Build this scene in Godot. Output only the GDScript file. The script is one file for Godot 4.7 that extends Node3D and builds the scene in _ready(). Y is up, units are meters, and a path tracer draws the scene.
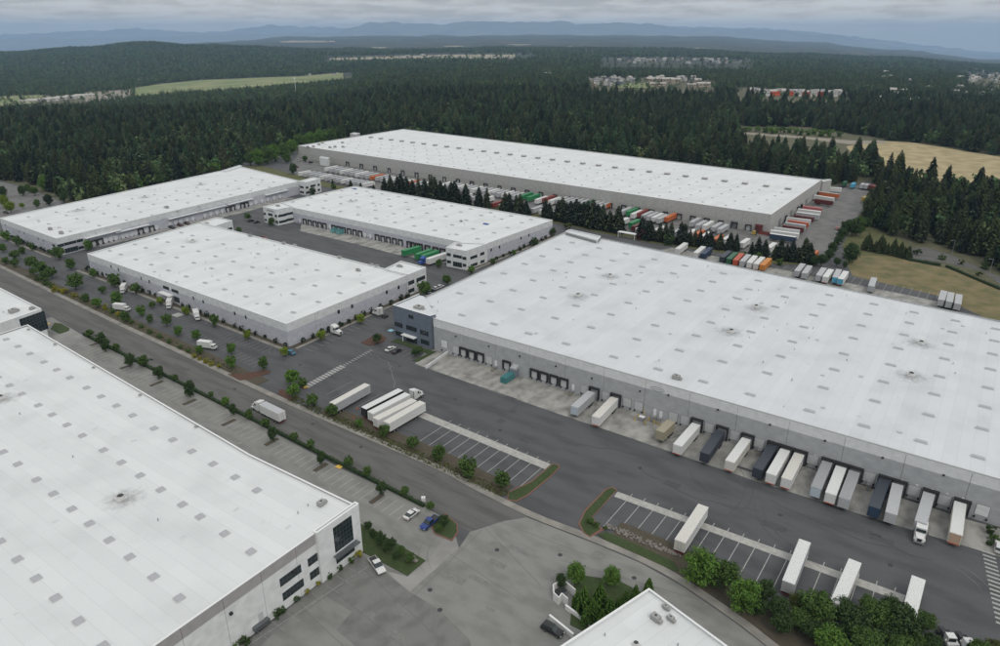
extends Node3D
# An industrial park of white-roofed warehouses seen from the air, forest and hills behind.
const F := 700.0
const H := 113.0
const PITCH := 0.3915408
var cp := cos(PITCH)
var sp := sin(PITCH)
var used := {}
var M := {}
var TX := {}
var SH := {}
var rng := RandomNumberGenerator.new()
var E1 := Vector3(cos(deg_to_rad(35.6)), 0, sin(deg_to_rad(35.6)))    # along the dock fronts
var N1 := Vector3(sin(deg_to_rad(35.6)), 0, -cos(deg_to_rad(35.6)))   # from the dock fronts into the warehouses

# ------------------------------------------------------------------ projection helpers
func ray(px: float, py: float) -> Vector3:
	var dx := (px - 500.0) / F
	var dy := -(py - 323.0) / F
	return Vector3(dx, dy * cp - sp, -cp - dy * sp)
func P(px: float, py: float, h := 0.0) -> Vector3:
	var r := ray(px, py)
	return Vector3(0, H, 0) + r * ((h - H) / r.y)
func to_px(p: Vector3) -> Vector2:
	var yc := (p.y - H) * cp - p.z * sp
	var zc := -p.z * cp - (p.y - H) * sp
	return Vector2(500.0 + F * p.x / zc, 323.0 - F * yc / zc)
func zdepth(p: Vector3) -> float:
	return -p.z * cp - (p.y - H) * sp
func XZ(p: Vector3) -> Vector2:
	return Vector2(p.x, p.z)
func V3(p: Vector2, y := 0.0) -> Vector3:
	return Vector3(p.x, y, p.y)
func poly(a: Array, h := 0.0) -> PackedVector2Array:
	var out := PackedVector2Array()
	for i in range(0, a.size(), 2):
		out.append(XZ(P(a[i], a[i + 1], h)))
	return out
func pxpoly(a: Array) -> PackedVector2Array:
	var out := PackedVector2Array()
	for i in range(0, a.size(), 2):
		out.append(Vector2(a[i], a[i + 1]))
	return out

# ------------------------------------------------------------------ terrain
const TCOL := [-150.0, 0.0, 75.0, 145.0, 200.0, 300.0, 400.0, 500.0, 600.0, 700.0, 800.0, 900.0, 1000.0, 1150.0]
const TD := [750.0, 1050.0, 1500.0, 2500.0, 3500.0, 4500.0, 5500.0, 8000.0, 12000.0, 16000.0]
const TH0 := [[0, 0, 0, 0, 0, 0, 0, 0, 0, 0, 0, 0, 0, 0],
	[-8, -8, -6, -4, -2, 0, 2, 3, 2, 0, 0, -2, -4, -6],
	[-42, -42, -40, -38, -34, -20, 0, 4, 2, 0, -3, -8, -15, -20]]
const TY := [[90, 88, 87, 86, 85, 82, 73, 70, 71, 72, 74, 77, 80, 84],
	[74, 73, 72, 71, 71, 70, 64, 60.5, 61, 63, 66, 71, 77, 82],
	[62, 60, 57, 53.5, 55.5, 57, 56, 55, 55, 57, 60, 65, 71, 75],
	[58, 54, 49.5, 43.0, 47.0, 52, 52, 51, 51, 53, 57, 61.5, 68, 72],
	[60, 58, 55, 52, 48.5, 46, 45.5, 45, 44, 46, 51, 56.5, 64, 67],
	[60, 58, 55, 50, 44, 40.5, 39.5, 39, 38.5, 40, 45.5, 52.5, 61, 63],
	[62, 60, 57, 51, 42.5, 37, 36, 35.5, 35.3, 36.3, 41.5, 50, 60, 62]]
var tH := []
var fine := FastNoiseLite.new()
func h_from_y(y: float, D: float) -> float:
	var t := -(y - 323.0) / F      # yc = t * zc
	# (h-H)cp + D sp = t (D cp - (h-H) sp)
	return H + D * (t * cp - sp) / (cp + t * sp)
func hT(x: float, z: float) -> float:
	var D := -z
	if D <= 750.0:
		return 0.0
	var u := x / D * F / 0.924 + 500.0
	u = clampf(u, TCOL[0], TCOL[13] - 0.01)
	D = minf(D, 15999.0)
	var c := 0
	while TCOL[c + 1] <= u:
		c += 1
	var fc: float = smoothstep(0.0, 1.0, (u - TCOL[c]) / (TCOL[c + 1] - TCOL[c]))
	var r := 0
	while TD[r + 1] <= D:
		r += 1
	var fr: float = (D - TD[r]) / (TD[r + 1] - TD[r])
	fr = lerpf(fr, smoothstep(0.0, 1.0, fr), 0.6)
	var h := lerpf(lerpf(tH[r][c], tH[r][c + 1], fc), lerpf(tH[r + 1][c], tH[r + 1][c + 1], fc), fr)
	var amp := clampf((D - 1400.0) / 9000.0, 0.0, 1.0) * 42.0
	return h + fine.get_noise_2d(x, z) * amp
func PT(px: float, py: float) -> Vector3:
	var r := ray(px, py)
	var o := Vector3(0, H, 0)
	var t := 700.0
	for i in 4000:
		var p := o + r * t
		if p.y <= hT(p.x, p.z):
			return Vector3(p.x, hT(p.x, p.z), p.z)
		t *= 1.004
		if t > 15000.0:
			break
	return o + r * t

# ------------------------------------------------------------------ nodes
func numbered(n: String) -> String:
	var k: int = used.get(n, 0)
	used[n] = k + 1
	return n if k == 0 else "%s_%03d" % [n, k]
func thing(called: String, label: String, category: String, at := Vector3.ZERO, turn := 0.0, group := "") -> Node3D:
	var o := Node3D.new()
	o.name = numbered(called)
	add_child(o, true)
	o.position = at
	o.rotation.y = turn
	o.set_meta("label", label)
	o.set_meta("category", category)
	if group:
		o.set_meta("group", group)
	return o
func struct(called: String, mesh: Mesh, m: Material, label := "", kind := "structure") -> MeshInstance3D:
	var o := MeshInstance3D.new()
	o.name = numbered(called)
	o.mesh = mesh
	o.material_override = m
	add_child(o, true)
	o.set_meta("kind", kind)
	if label:
		o.set_meta("label", label)
		o.set_meta("category", called.replace("_", " "))
	return o
func part(parent: Node3D, called: String, mesh: Mesh, m: Material, xf := Transform3D()) -> MeshInstance3D:
	var o := MeshInstance3D.new()
	o.name = called
	o.mesh = mesh
	o.material_override = m
	parent.add_child(o, true)
	o.transform = xf
	return o
func rel(parent: Node3D, xf: Transform3D) -> Transform3D:
	return parent.transform.affine_inverse() * xf
func pbox(parent: Node3D, called: String, m: Material, c: Vector3, s: Vector3, b := Basis()) -> MeshInstance3D:
	return part(parent, called, SH.box, m, Transform3D(b * Basis.from_scale(s), c))
func copy_of(o: Node3D, label := "", group := "") -> Node3D:
	var c: Node3D = o.duplicate()
	var base: String = o.get_meta("stem")
	c.name = numbered(base)
	add_child(c, true)
	if label:
		c.set_meta("label", label)
	if group:
		c.set_meta("group", group)
	return c

# ------------------------------------------------------------------ materials
func lin(r: float, g: float, b: float, a := 1.0) -> Color:
	var c := Color(r, g, b).linear_to_srgb()
	c.a = a
	return c
func noise_tex(key: String, sd: int, freq: float, lo: Color, hi: Color, size := 512, octaves := 5, stops := [], type := FastNoiseLite.TYPE_SIMPLEX_SMOOTH) -> NoiseTexture2D:
	if TX.has(key):
		return TX[key]
	var n := FastNoiseLite.new()
	n.seed = sd
	n.noise_type = type
	n.frequency = freq
	n.fractal_octaves = octaves
	var t := NoiseTexture2D.new()
	t.width = size
	t.height = size
	t.seamless = true
	t.noise = n
	var g := Gradient.new()
	g.set_color(0, lo)
	g.set_color(1, hi)
	for s in stops:
		g.add_point(s[0], s[1])
	t.color_ramp = g
	TX[key] = t
	return t
func mat(key: String, c: Color, rough := 0.8, tex: Texture2D = null, scale := 0.05, metal := 0.0) -> StandardMaterial3D:
	if M.has(key):
		return M[key]
	var m := StandardMaterial3D.new()
	m.resource_name = key
	m.albedo_color = c
	m.roughness = rough
	m.metallic = metal
	if tex:
		m.albedo_texture = tex
		m.uv1_triplanar = true
		m.uv1_world_triplanar = true
		m.uv1_scale = Vector3.ONE * scale
	M[key] = m
	return m
func detail(m: StandardMaterial3D, tex: Texture2D, scale: float) -> StandardMaterial3D:
	m.detail_enabled = true
	m.detail_blend_mode = BaseMaterial3D.BLEND_MODE_MUL
	m.detail_albedo = tex
	m.detail_uv_layer = BaseMaterial3D.DETAIL_UV_2
	m.uv2_triplanar = true
	m.uv2_world_triplanar = true
	m.uv2_scale = Vector3.ONE * scale
	return m
func streaked(key: String, sd: int, lo: float, along: float, across: float) -> void:
	# wear drawn out along the way the trucks drive
	var m: StandardMaterial3D = M[key]
	m.albedo_texture = noise_tex("wear%d" % sd, sd, 0.011, g1(lo), g1(1.0), 512, 7, [[0.4, g1(lerpf(lo, 1.0, 0.55))], [0.6, g1(lerpf(lo, 1.0, 0.85))]])
	m.uv1_triplanar = false
	m.uv1_world_triplanar = false
	m.uv1_scale = Vector3(1.0 / along, 1.0 / across, 1)
func g1(v: float) -> Color:
	return Color(v, v, v)
func make_materials() -> void:
	var soft := noise_tex("soft", 3, 0.006, g1(0.80), g1(1.0), 512, 5)
	var mott := noise_tex("mott", 7, 0.009, g1(0.84), g1(1.0), 512, 7)
	var fin := noise_tex("fin", 11, 0.05, g1(0.84), g1(1.0), 512, 4)
	var streak := noise_tex("streak", 5, 0.02, g1(0.70), g1(1.0), 512, 5, [], FastNoiseLite.TYPE_CELLULAR)
	detail(mat("asphalt", lin(0.102, 0.106, 0.111), 0.9, mott, 1.0 / 75.0), fin, 1.0 / 9.0)
	detail(mat("street", lin(0.142, 0.140, 0.133), 0.9, mott, 1.0 / 60.0), fin, 1.0 / 7.0)
	detail(mat("yard", lin(0.195, 0.193, 0.187), 0.9, mott, 1.0 / 80.0), fin, 1.0 / 11.0)
	detail(mat("lot", lin(0.265, 0.265, 0.25), 0.9, mott, 1.0 / 45.0), fin, 1.0 / 6.0)
	detail(mat("lot_dark", lin(0.21, 0.21, 0.20), 0.9, mott, 1.0 / 33.0), fin, 1.0 / 6.0)
	detail(mat("lot_light", lin(0.35, 0.345, 0.33), 0.9, mott, 1.0 / 40.0), fin, 1.0 / 6.0)
	detail(mat("concrete", lin(0.36, 0.355, 0.33), 0.9, mott, 1.0 / 22.0), noise_tex("oil", 21, 0.012, g1(0.76), g1(1.0), 512, 5, [[0.40, g1(0.93)], [0.55, g1(0.98)]]), 1.0 / 45.0)
	detail(mat("walk", lin(0.34, 0.325, 0.29), 0.9, soft, 1.0 / 20.0), fin, 1.0 / 4.0)
	streaked("asphalt", 101, 0.80, 140.0, 42.0)
	streaked("street", 102, 0.80, 150.0, 22.0)
	streaked("lot", 103, 0.83, 60.0, 30.0)
	streaked("lot_dark", 104, 0.84, 30.0, 40.0)
	streaked("concrete", 105, 0.76, 30.0, 60.0)
	streaked("yard", 106, 0.8, 60.0, 60.0)
	mat("pad", lin(0.42, 0.415, 0.39), 0.9, mott, 1.0 / 9.0)
	mat("paint", lin(0.6, 0.6, 0.58), 0.8, noise_tex("worn", 31, 0.05, g1(0.55), g1(1.0), 256, 4), 1.0 / 3.0)
	mat("paint_faint", lin(0.42, 0.42, 0.41), 0.85, noise_tex("worn", 31, 0.05, g1(0.55), g1(1.0), 256, 4), 1.0 / 3.0)
	mat("joint", lin(0.12, 0.12, 0.115), 0.9)
	mat("tar", lin(0.055, 0.055, 0.057), 0.8)
	mat("patch", lin(0.074, 0.077, 0.082), 0.9, mott, 1.0 / 6.0)
	mat("patch_street", lin(0.105, 0.104, 0.10), 0.9, mott, 1.0 / 6.0)
	mat("patch_lot", lin(0.205, 0.205, 0.195), 0.9, mott, 1.0 / 6.0)
	mat("skid", lin(0.066, 0.068, 0.072), 0.85)
	mat("skid_lot", lin(0.15, 0.15, 0.142), 0.85)
	mat("yellow_paint", lin(0.62, 0.40, 0.08), 0.8)
	mat("blue_paint", lin(0.25, 0.5, 0.6), 0.8)
	mat("kerb_red", lin(0.20, 0.105, 0.08), 0.9, fin, 0.5)
	detail(mat("mulch", lin(0.105, 0.09, 0.062), 1.0, mott, 1.0 / 6.0), fin, 1.0 / 2.0)
	detail(mat("redmulch", lin(0.125, 0.065, 0.045), 1.0, mott, 1.0 / 5.0), fin, 1.0 / 2.0)
	detail(mat("lawn", lin(0.055, 0.085, 0.025), 1.0, mott, 1.0 / 8.0), fin, 1.0 / 2.0)
	detail(mat("rough_grass", lin(0.13, 0.135, 0.05), 1.0, mott, 1.0 / 25.0), fin, 1.0 / 5.0)
	var dry := noise_tex("dry", 17, 0.012, lin(0.095, 0.115, 0.04), lin(0.27, 0.205, 0.11), 512, 6, [[0.42, lin(0.175, 0.15, 0.068)]])
	detail(mat("dry_grass", Color(1, 1, 1), 1.0, dry, 1.0 / 70.0), fin, 1.0 / 6.0)
	var tan_f := noise_tex("tanf", 19, 0.015, lin(0.24, 0.2, 0.105), lin(0.44, 0.36, 0.21), 512, 5)
	mat("tan_field", Color(1, 1, 1), 1.0, tan_f, 1.0 / 160.0)
	mat("farm_field", Color(1, 1, 1), 1.0, noise_tex("farm", 23, 0.01, lin(0.11, 0.16, 0.055), lin(0.27, 0.26, 0.13), 512, 4), 1.0 / 900.0)
	mat("pale_field", lin(0.36, 0.33, 0.24), 1.0, mott, 1.0 / 300.0)
	mat("dirt_road", lin(0.30, 0.27, 0.22), 1.0, mott, 1.0 / 30.0)
	var floor_t := noise_tex("floor", 41, 0.02, lin(0.062, 0.068, 0.036), lin(0.12, 0.11, 0.062), 512, 5)
	mat("forest_floor", Color(1, 1, 1), 1.0, floor_t, 1.0 / 90.0)
	var far_t := noise_tex("far", 43, 0.016, lin(0.030, 0.044, 0.030), lin(0.07, 0.085, 0.05), 1024, 6, [[0.42, lin(0.034, 0.050, 0.033)], [0.60, lin(0.040, 0.056, 0.036)], [0.72, lin(0.060, 0.075, 0.045)], [0.80, lin(0.12, 0.115, 0.08)]])
	detail(mat("far_woods", Color(1, 1, 1), 1.0, far_t, 1.0 / 9000.0), noise_tex("farfin", 47, 0.03, g1(0.75), g1(1.0), 512, 5), 1.0 / 1500.0)
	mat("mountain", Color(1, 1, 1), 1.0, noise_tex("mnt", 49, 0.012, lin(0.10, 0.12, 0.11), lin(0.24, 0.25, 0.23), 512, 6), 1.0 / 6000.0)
	# roofs, walls
	for k in [["roof_white", lin(0.66, 0.685, 0.685)], ["roof_cool", lin(0.605, 0.63, 0.65)]]:
		var m := mat(k[0], k[1], 0.75)
		m.albedo_texture = roof_texture(k[0])
		m.uv1_scale = Vector3(1.0 / 62.0, 1.0 / 62.0, 1)
		detail(m, noise_tex("roofdirt", 53, 0.008, g1(0.95), g1(1.0), 512, 7, [[0.35, g1(0.98)], [0.5, g1(0.995)]]), 1.0 / 90.0)
	mat("cap", lin(0.70, 0.715, 0.715), 0.6)
	mat("cap_grey", lin(0.30, 0.31, 0.30), 0.6)
	mat("core", lin(0.22, 0.22, 0.22), 0.9)
	var ws := noise_tex("wallst", 59, 0.02, g1(0.86), g1(1.0), 512, 5)
	for k in [["wall_light", lin(0.74, 0.755, 0.765)], ["wall_grey", lin(0.42, 0.435, 0.45)], ["wall_lav", lin(0.52, 0.535, 0.595)], ["wall_pale", lin(0.72, 0.74, 0.745)], ["wall_white", lin(0.78, 0.80, 0.80)], ["wall_concrete", lin(0.48, 0.48, 0.465)], ["wall_concrete_base", lin(0.45, 0.45, 0.43)], ["wall_blue", lin(0.145, 0.178, 0.225)], ["wall_blue2", lin(0.20, 0.235, 0.285)], ["wall_taupe", lin(0.40, 0.385, 0.385)]]:
		mat(k[0], k[1], 0.85, ws, 1.0 / 24.0)
	mat("dark", lin(0.02, 0.02, 0.022), 0.85)
	mat("seal", lin(0.022, 0.022, 0.024), 0.9)
	mat("door", lin(0.47, 0.48, 0.49), 0.6)
	mat("door_white", lin(0.68, 0.69, 0.69), 0.6)
	mat("door_pale", lin(0.60, 0.615, 0.65), 0.6)
	mat("doorway_shade", lin(0.20, 0.205, 0.215), 0.7)  # dark tone painted for the shade inside open doorways
	var gl := mat("glass", lin(0.020, 0.030, 0.034), 0.1)
	gl.metallic_specular = 0.6
	mat("frame", lin(0.16, 0.17, 0.18), 0.4, null, 0.05, 0.6)
	mat("steel", lin(0.4, 0.41, 0.42), 0.45, null, 0.05, 0.7)
	mat("unit", lin(0.36, 0.36, 0.35), 0.6, fin, 0.7)
	mat("skylight", lin(0.48, 0.485, 0.49), 0.4)
	mat("skylight_pane", lin(0.37, 0.375, 0.395), 0.4)
	mat("sooty", lin(0.06, 0.06, 0.06), 0.9)
	mat("yellow", lin(0.55, 0.36, 0.03), 0.6)
	mat("teal", lin(0.05, 0.20, 0.21), 0.6, fin, 0.4)
	mat("teal_light", lin(0.16, 0.38, 0.39), 0.6, fin, 0.4)
	mat("slate", lin(0.17, 0.20, 0.23), 0.6)
	mat("white_wall", lin(0.74, 0.74, 0.72), 0.85, ws, 0.1)
	mat("rubber", lin(0.018, 0.018, 0.018), 0.9)
	mat("rim", lin(0.35, 0.35, 0.36), 0.4, null, 0.05, 0.6)
	mat("chassis", lin(0.035, 0.035, 0.038), 0.7)
	mat("lamp_red", lin(0.35, 0.03, 0.02), 0.4)
	mat("lamp_clear", lin(0.6, 0.6, 0.58), 0.2)
	mat("bark", lin(0.075, 0.058, 0.043), 1.0, fin, 0.8)
	mat("rock", lin(0.24, 0.22, 0.20), 1.0, mott, 0.5)
	var grime := noise_tex("grime", 61, 0.025, g1(0.72), g1(1.0), 512, 5, [[0.45, g1(0.95)]])
	for k in [["white", 0.70, 0.71, 0.70], ["cream", 0.66, 0.645, 0.595], ["lightgrey", 0.46, 0.475, 0.49], ["grey", 0.33, 0.34, 0.35], ["charcoal", 0.045, 0.053, 0.07], ["navy", 0.03, 0.055, 0.10], ["green", 0.03, 0.235, 0.085], ["darkgreen", 0.03, 0.125, 0.06], ["orange", 0.55, 0.15, 0.045], ["redorange", 0.48, 0.095, 0.045], ["amber", 0.60, 0.235, 0.045], ["red", 0.25, 0.055, 0.045], ["maroon", 0.115, 0.022, 0.02], ["blue", 0.03, 0.09, 0.36], ["sky_blue", 0.10, 0.42, 0.62], ["yellow_b", 0.50, 0.36, 0.09], ["tan", 0.36, 0.33, 0.24], ["icy", 0.50, 0.58, 0.64], ["rusty", 0.50, 0.36, 0.26], ["black", 0.022, 0.022, 0.024], ["carblue", 0.02, 0.05, 0.22], ["carteal", 0.06, 0.22, 0.36], ["darkred", 0.08, 0.02, 0.025], ["pinkred", 0.5, 0.16, 0.16], ["house_white", 0.68, 0.67, 0.64], ["house_grey", 0.32, 0.33, 0.34], ["house_tan", 0.44, 0.37, 0.29], ["house_orange", 0.75, 0.13, 0.05], ["house_blue", 0.16, 0.21, 0.30], ["roof_dark", 0.10, 0.10, 0.105], ["roof_mid", 0.24, 0.235, 0.225], ["roof_pale", 0.42, 0.40, 0.36]]:
		mat("c_" + k[0], lin(k[1], k[2], k[3]), 0.5, grime, 1.0 / 5.0)
	# foliage
	for k in [["fir", 0.090, 0.116, 0.062], ["fir_dark", 0.052, 0.074, 0.048], ["fir_light", 0.11, 0.145, 0.06], ["leaf", 0.074, 0.128, 0.032], ["leaf_bright", 0.098, 0.185, 0.034], ["leaf_dark", 0.048, 0.082, 0.028], ["leaf_lime", 0.17, 0.235, 0.03], ["leaf_olive", 0.085, 0.10, 0.03], ["leaf_red", 0.075, 0.025, 0.025], ["leaf_gold", 0.27, 0.26, 0.03], ["leaf_deep", 0.030, 0.048, 0.024]]:
		var m := mat("f_" + k[0], lin(k[1], k[2], k[3]), 0.9)
		m.vertex_color_use_as_albedo = true
		m.metallic_specular = 0.3
		if not k[0].begins_with("fir"):
			m.backlight_enabled = true
			m.backlight = lin(k[1] * 1.2, k[2] * 1.2, k[3] * 0.8)
	var wm := mat("f_wood", Color(1, 1, 1), 0.95)
	wm.vertex_color_use_as_albedo = true
	wm.metallic_specular = 0.25

func roof_texture(key: String) -> ImageTexture:
	# membrane seams, patches and footprints of grime, 62 m a tile
	var n := 1024
	var im := Image.create(n, n, false, Image.FORMAT_RGB8)
	im.fill(g1(0.985))
	var r := RandomNumberGenerator.new()
	r.seed = key.hash()
	for i in 20:   # 3.1 m sheets, each a slightly different white
		var x0 := int(i * n / 20.0)
		var v := r.randf_range(0.972, 0.996)
		im.fill_rect(Rect2i(x0, 0, int(n / 20.0) + 1, n), g1(v))
		var y := 0
		while y < n:
			var hh := r.randi_range(90, 330)
			if r.randf() < 0.35:
				im.fill_rect(Rect2i(x0, y, int(n / 20.0) + 1, hh), g1(v - r.randf_range(0.004, 0.014)))
			y += hh
	for i in 20:
		im.fill_rect(Rect2i(int(i * n / 20.0), 0, 2, n), g1(0.935))
	for i in 34:
		var s := r.randi_range(4, 26)
		im.fill_rect(Rect2i(r.randi_range(0, n), r.randi_range(0, n), s, r.randi_range(3, 20)), g1(r.randf_range(0.91, 1.0)))
	return ImageTexture.create_from_image(im)

# ------------------------------------------------------------------ mesh helpers
func tri(st: SurfaceTool, a: Vector3, b: Vector3, c: Vector3, n: Vector3) -> void:
	var flip := (c - a).cross(b - a).dot(n) < 0.0
	for v in ([a, c, b] if flip else [a, b, c]):
		st.set_normal(n)
		st.set_uv(Vector2(v.x, v.z))
		st.add_vertex(v)
func quad(st: SurfaceTool, a: Vector3, b: Vector3, c: Vector3, d: Vector3) -> void:
	var n := (c - a).cross(b - a)
	n = n.normalized() if n.length() > 1e-9 else Vector3.UP
	tri(st, a, b, c, n)
	tri(st, a, c, d, n)
func sbox(st: SurfaceTool, c: Vector3, s: Vector3, b := Basis()) -> void:
	var v := []
	for i in 8:
		v.append(c + b * (Vector3((i & 1) - 0.5, ((i >> 1) & 1) - 0.5, ((i >> 2) & 1) - 0.5) * s))
	for f in [[0, 2, 3, 1], [4, 5, 7, 6], [0, 4, 6, 2], [1, 3, 7, 5], [0, 1, 5, 4], [2, 6, 7, 3]]:
		quad(st, v[f[0]], v[f[1]], v[f[2]], v[f[3]])
func begin() -> SurfaceTool:
	var st := SurfaceTool.new()
	st.begin(Mesh.PRIMITIVE_TRIANGLES)
	return st
func sheet(pts: PackedVector2Array, y: float, y0 := -99.0, uo := Vector2.ZERO, ux := Vector2(0.813, 0.582)) -> ArrayMesh:
	var st := begin()
	var ix := Geometry2D.triangulate_polygon(pts)
	var uy := Vector2(-ux.y, ux.x)
	for k in range(0, ix.size(), 3):
		var q0 := pts[ix[k]]
		var flip := (pts[ix[k + 1]] - q0).cross(pts[ix[k + 2]] - q0) < 0.0
		for j in ([0, 2, 1] if flip else [0, 1, 2]):
			var p: Vector2 = pts[ix[k + j]]
			st.set_normal(Vector3.UP)
			st.set_uv(Vector2((p - uo).dot(ux), (p - uo).dot(uy)))
			st.add_vertex(V3(p, y))
	if y0 > -90.0:
		for i in pts.size():
			var a := pts[i]
			var b := pts[(i + 1) % pts.size()]
			quad(st, V3(a, y0), V3(b, y0), V3(b, y), V3(a, y))
	return st.commit()
func ribbon(line: PackedVector2Array, w0: float, w1: float, y: float, y0 := -99.0) -> PackedVector2Array:
	# polygon between offsets w0 and w1 to the left of the line
	var a := PackedVector2Array()
	var b := PackedVector2Array()
	for i in line.size():
		var d := (line[mini(i + 1, line.size() - 1)] - line[maxi(i - 1, 0)]).normalized()
		var n := Vector2(d.y, -d.x)
		a.append(line[i] + n * w0)
		b.append(line[i] + n * w1)
	b.reverse()
	a.append_array(b)
	return a
func smooth_line(a: PackedVector2Array, n := 4) -> PackedVector2Array:
	var out := PackedVector2Array()
	for i in a.size() - 1:
		var p0 := a[maxi(i - 1, 0)]
		var p3 := a[mini(i + 2, a.size() - 1)]
		for k in n:
			out.append(a[i].cubic_interpolate(a[i + 1], p0, p3, float(k) / n))
	out.append(a[a.size() - 1])
	return out
func cyl(r0: float, r1: float, h: float, n := 12) -> CylinderMesh:
	var c := CylinderMesh.new()
	c.bottom_radius = r0
	c.top_radius = r1
	c.height = h
	c.radial_segments = n
	c.rings = 0
	return c
func heading(d: Vector3) -> Basis:   # +z along d
	var z := Vector3(d.x, 0, d.z).normalized()
	return Basis(Vector3.UP.cross(z), Vector3.UP, z)

# ------------------------------------------------------------------ plants
func fir_mesh(sd: int, rows: int, per: int, rad := 0.2, ragged := 0.25) -> ArrayMesh:
	# a unit-high crown of drooping sprays round a tapering axis
	var r := RandomNumberGenerator.new()
	r.seed = sd
	var st := begin()
	for k in rows:
		var t := (k + r.randf_range(-0.3, 0.3)) / rows
		var y := 0.09 + 0.9 * t
		var R := rad * pow(1.0 - clampf(t, 0.0, 1.0), 0.68) * (1.0 - 0.35 * exp(-t * 14.0)) + 0.008
		var m := maxi(3, int(per * (1.0 - 0.55 * t)))
		var off := r.randf() * TAU
		for j in m:
			var a := off + TAU * j / m + r.randf_range(-0.3, 0.3)
			var l := R * r.randf_range(1.0 - ragged, 1.0 + ragged * 0.8)
			var d := Vector3(cos(a), 0, sin(a))
			var s := Vector3(-d.z, 0, d.x)
			var w := l * r.randf_range(0.22, 0.36) + 0.006
			var base := Vector3(0, y + 0.015, 0)
			var mid := d * l * 0.6 + Vector3(0, y + r.randf_range(-0.004, 0.012), 0)
			var tip := d * l + Vector3(0, y - l * r.randf_range(0.22, 0.5), 0)
			var v := r.randf_range(0.62, 1.25)
			st.set_color(Color(v, v * r.randf_range(0.95, 1.05), v))
			quad(st, base, mid + s * w - Vector3(0, w * 0.3, 0), tip, mid + Vector3(0, 0.012, 0))
			quad(st, base, mid + Vector3(0, 0.012, 0), tip, mid - s * w - Vector3(0, w * 0.3, 0))
	return st.commit()
func leaf_mesh(sd: int, clumps: int, leaves: int, size: float, shape := Vector3(0.5, 0.46, 0.5), lumpy := 0.3) -> ArrayMesh:
	# a crown one unit wide centred at the origin: clumps of leaf-sized faces through the volume
	var r := RandomNumberGenerator.new()
	r.seed = sd
	var st := begin()
	for c in clumps:
		var d := Vector3(r.randfn(), r.randfn(), r.randfn()).normalized()
		var rr := pow(r.randf(), 0.4) * r.randf_range(1.0 - lumpy, 1.0)
		var q := Vector3(d.x * shape.x, d.y * shape.y, d.z * shape.z) * rr * 0.86
		q.y = maxf(q.y, -shape.y * 0.8)
		var cr := r.randf_range(0.09, 0.17)
		var tone := r.randf_range(0.68, 1.3)
		for k in leaves:
			var o := Vector3(r.randfn(), r.randfn(), r.randfn()).normalized() * cr * pow(r.randf(), 0.4)
			o.y *= 0.75
			var n := (o.normalized() + Vector3(r.randfn(), r.randfn() + 0.5, r.randfn()) * 0.55).normalized()
			var a := n.cross(Vector3(r.randfn(), r.randfn(), r.randfn())).normalized()
			var b := n.cross(a)
			var s := size * r.randf_range(0.6, 1.25)
			var v := tone * r.randf_range(0.75, 1.25)
			st.set_color(Color(v, v, v))
			var p := q + o
			quad(st, p - a * s, p + b * s * 0.6, p + a * s, p - b * s * 0.6)
	return st.commit()
func trunk_mesh(h: float, r0: float, limbs: int, sd: int, spread := 0.3) -> ArrayMesh:
	var r := RandomNumberGenerator.new()
	r.seed = sd
	var st := begin()
	var tube := func(a: Vector3, b: Vector3, ra: float, rb: float):
		var d := (b - a).normalized()
		var x := d.cross(Vector3(0.3, 0.1, 0.9)).normalized()
		var y := d.cross(x)
		for k in 6:
			var u := x * cos(TAU * k / 6) + y * sin(TAU * k / 6)
			var v := x * cos(TAU * (k + 1) / 6) + y * sin(TAU * (k + 1) / 6)
			quad(st, a + u * ra, a + v * ra, b + v * rb, b + u * rb)
	tube.call(Vector3.ZERO, Vector3(0.01, h, 0), r0, r0 * 0.55)
	for k in limbs:
		var a := TAU * k / limbs + r.randf()
		var y0 := h * r.randf_range(0.7, 1.0)
		tube.call(Vector3(0, y0, 0), Vector3(cos(a) * spread, y0 + h * r.randf_range(0.3, 0.8), sin(a) * spread), r0 * 0.45, r0 * 0.15)
	return st.commit()
func make_plant_shapes() -> void:
	SH.fir = []
	for k in 4:
		SH.fir.append(fir_mesh(100 + k, 34, 10, [0.17, 0.2, 0.15, 0.22][k], 0.32))
	SH.fir_far = []
	for k in 3:
		SH.fir_far.append(fir_mesh(120 + k, 8, 7, [0.19, 0.23, 0.21][k], 0.4))
	SH.fir_trunk = trunk_mesh(0.94, 0.013, 0, 5)
	SH.crown = []
	for k in 4:
		SH.crown.append(leaf_mesh(200 + k, 60, 30, 0.055, Vector3(0.5, [0.5, 0.44, 0.56, 0.47][k], 0.5)))
	SH.big_crown = []
	for k in 3:
		SH.big_crown.append(leaf_mesh(230 + k, 120, 40, 0.034, Vector3(0.5, [0.5, 0.56, 0.44][k], 0.5), 0.4))
	SH.crown_far = []
	for k in 3:
		SH.crown_far.append(leaf_mesh(240 + k, 16, 9, 0.10, Vector3(0.5, [0.55, 0.5, 0.62][k], 0.5)))
	SH.shrub = []
	for k in 3:
		SH.shrub.append(leaf_mesh(260 + k, 22, 20, 0.075, Vector3(0.5, [0.48, 0.42, 0.6][k], 0.5), 0.15))
	SH.cone = []
	for k in 3:
		SH.cone.append(fir_mesh(280 + k, 22, 12, [0.26, 0.23, 0.29][k], 0.2))
	SH.trunk = trunk_mesh(0.55, 0.035, 5, 9)
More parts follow.
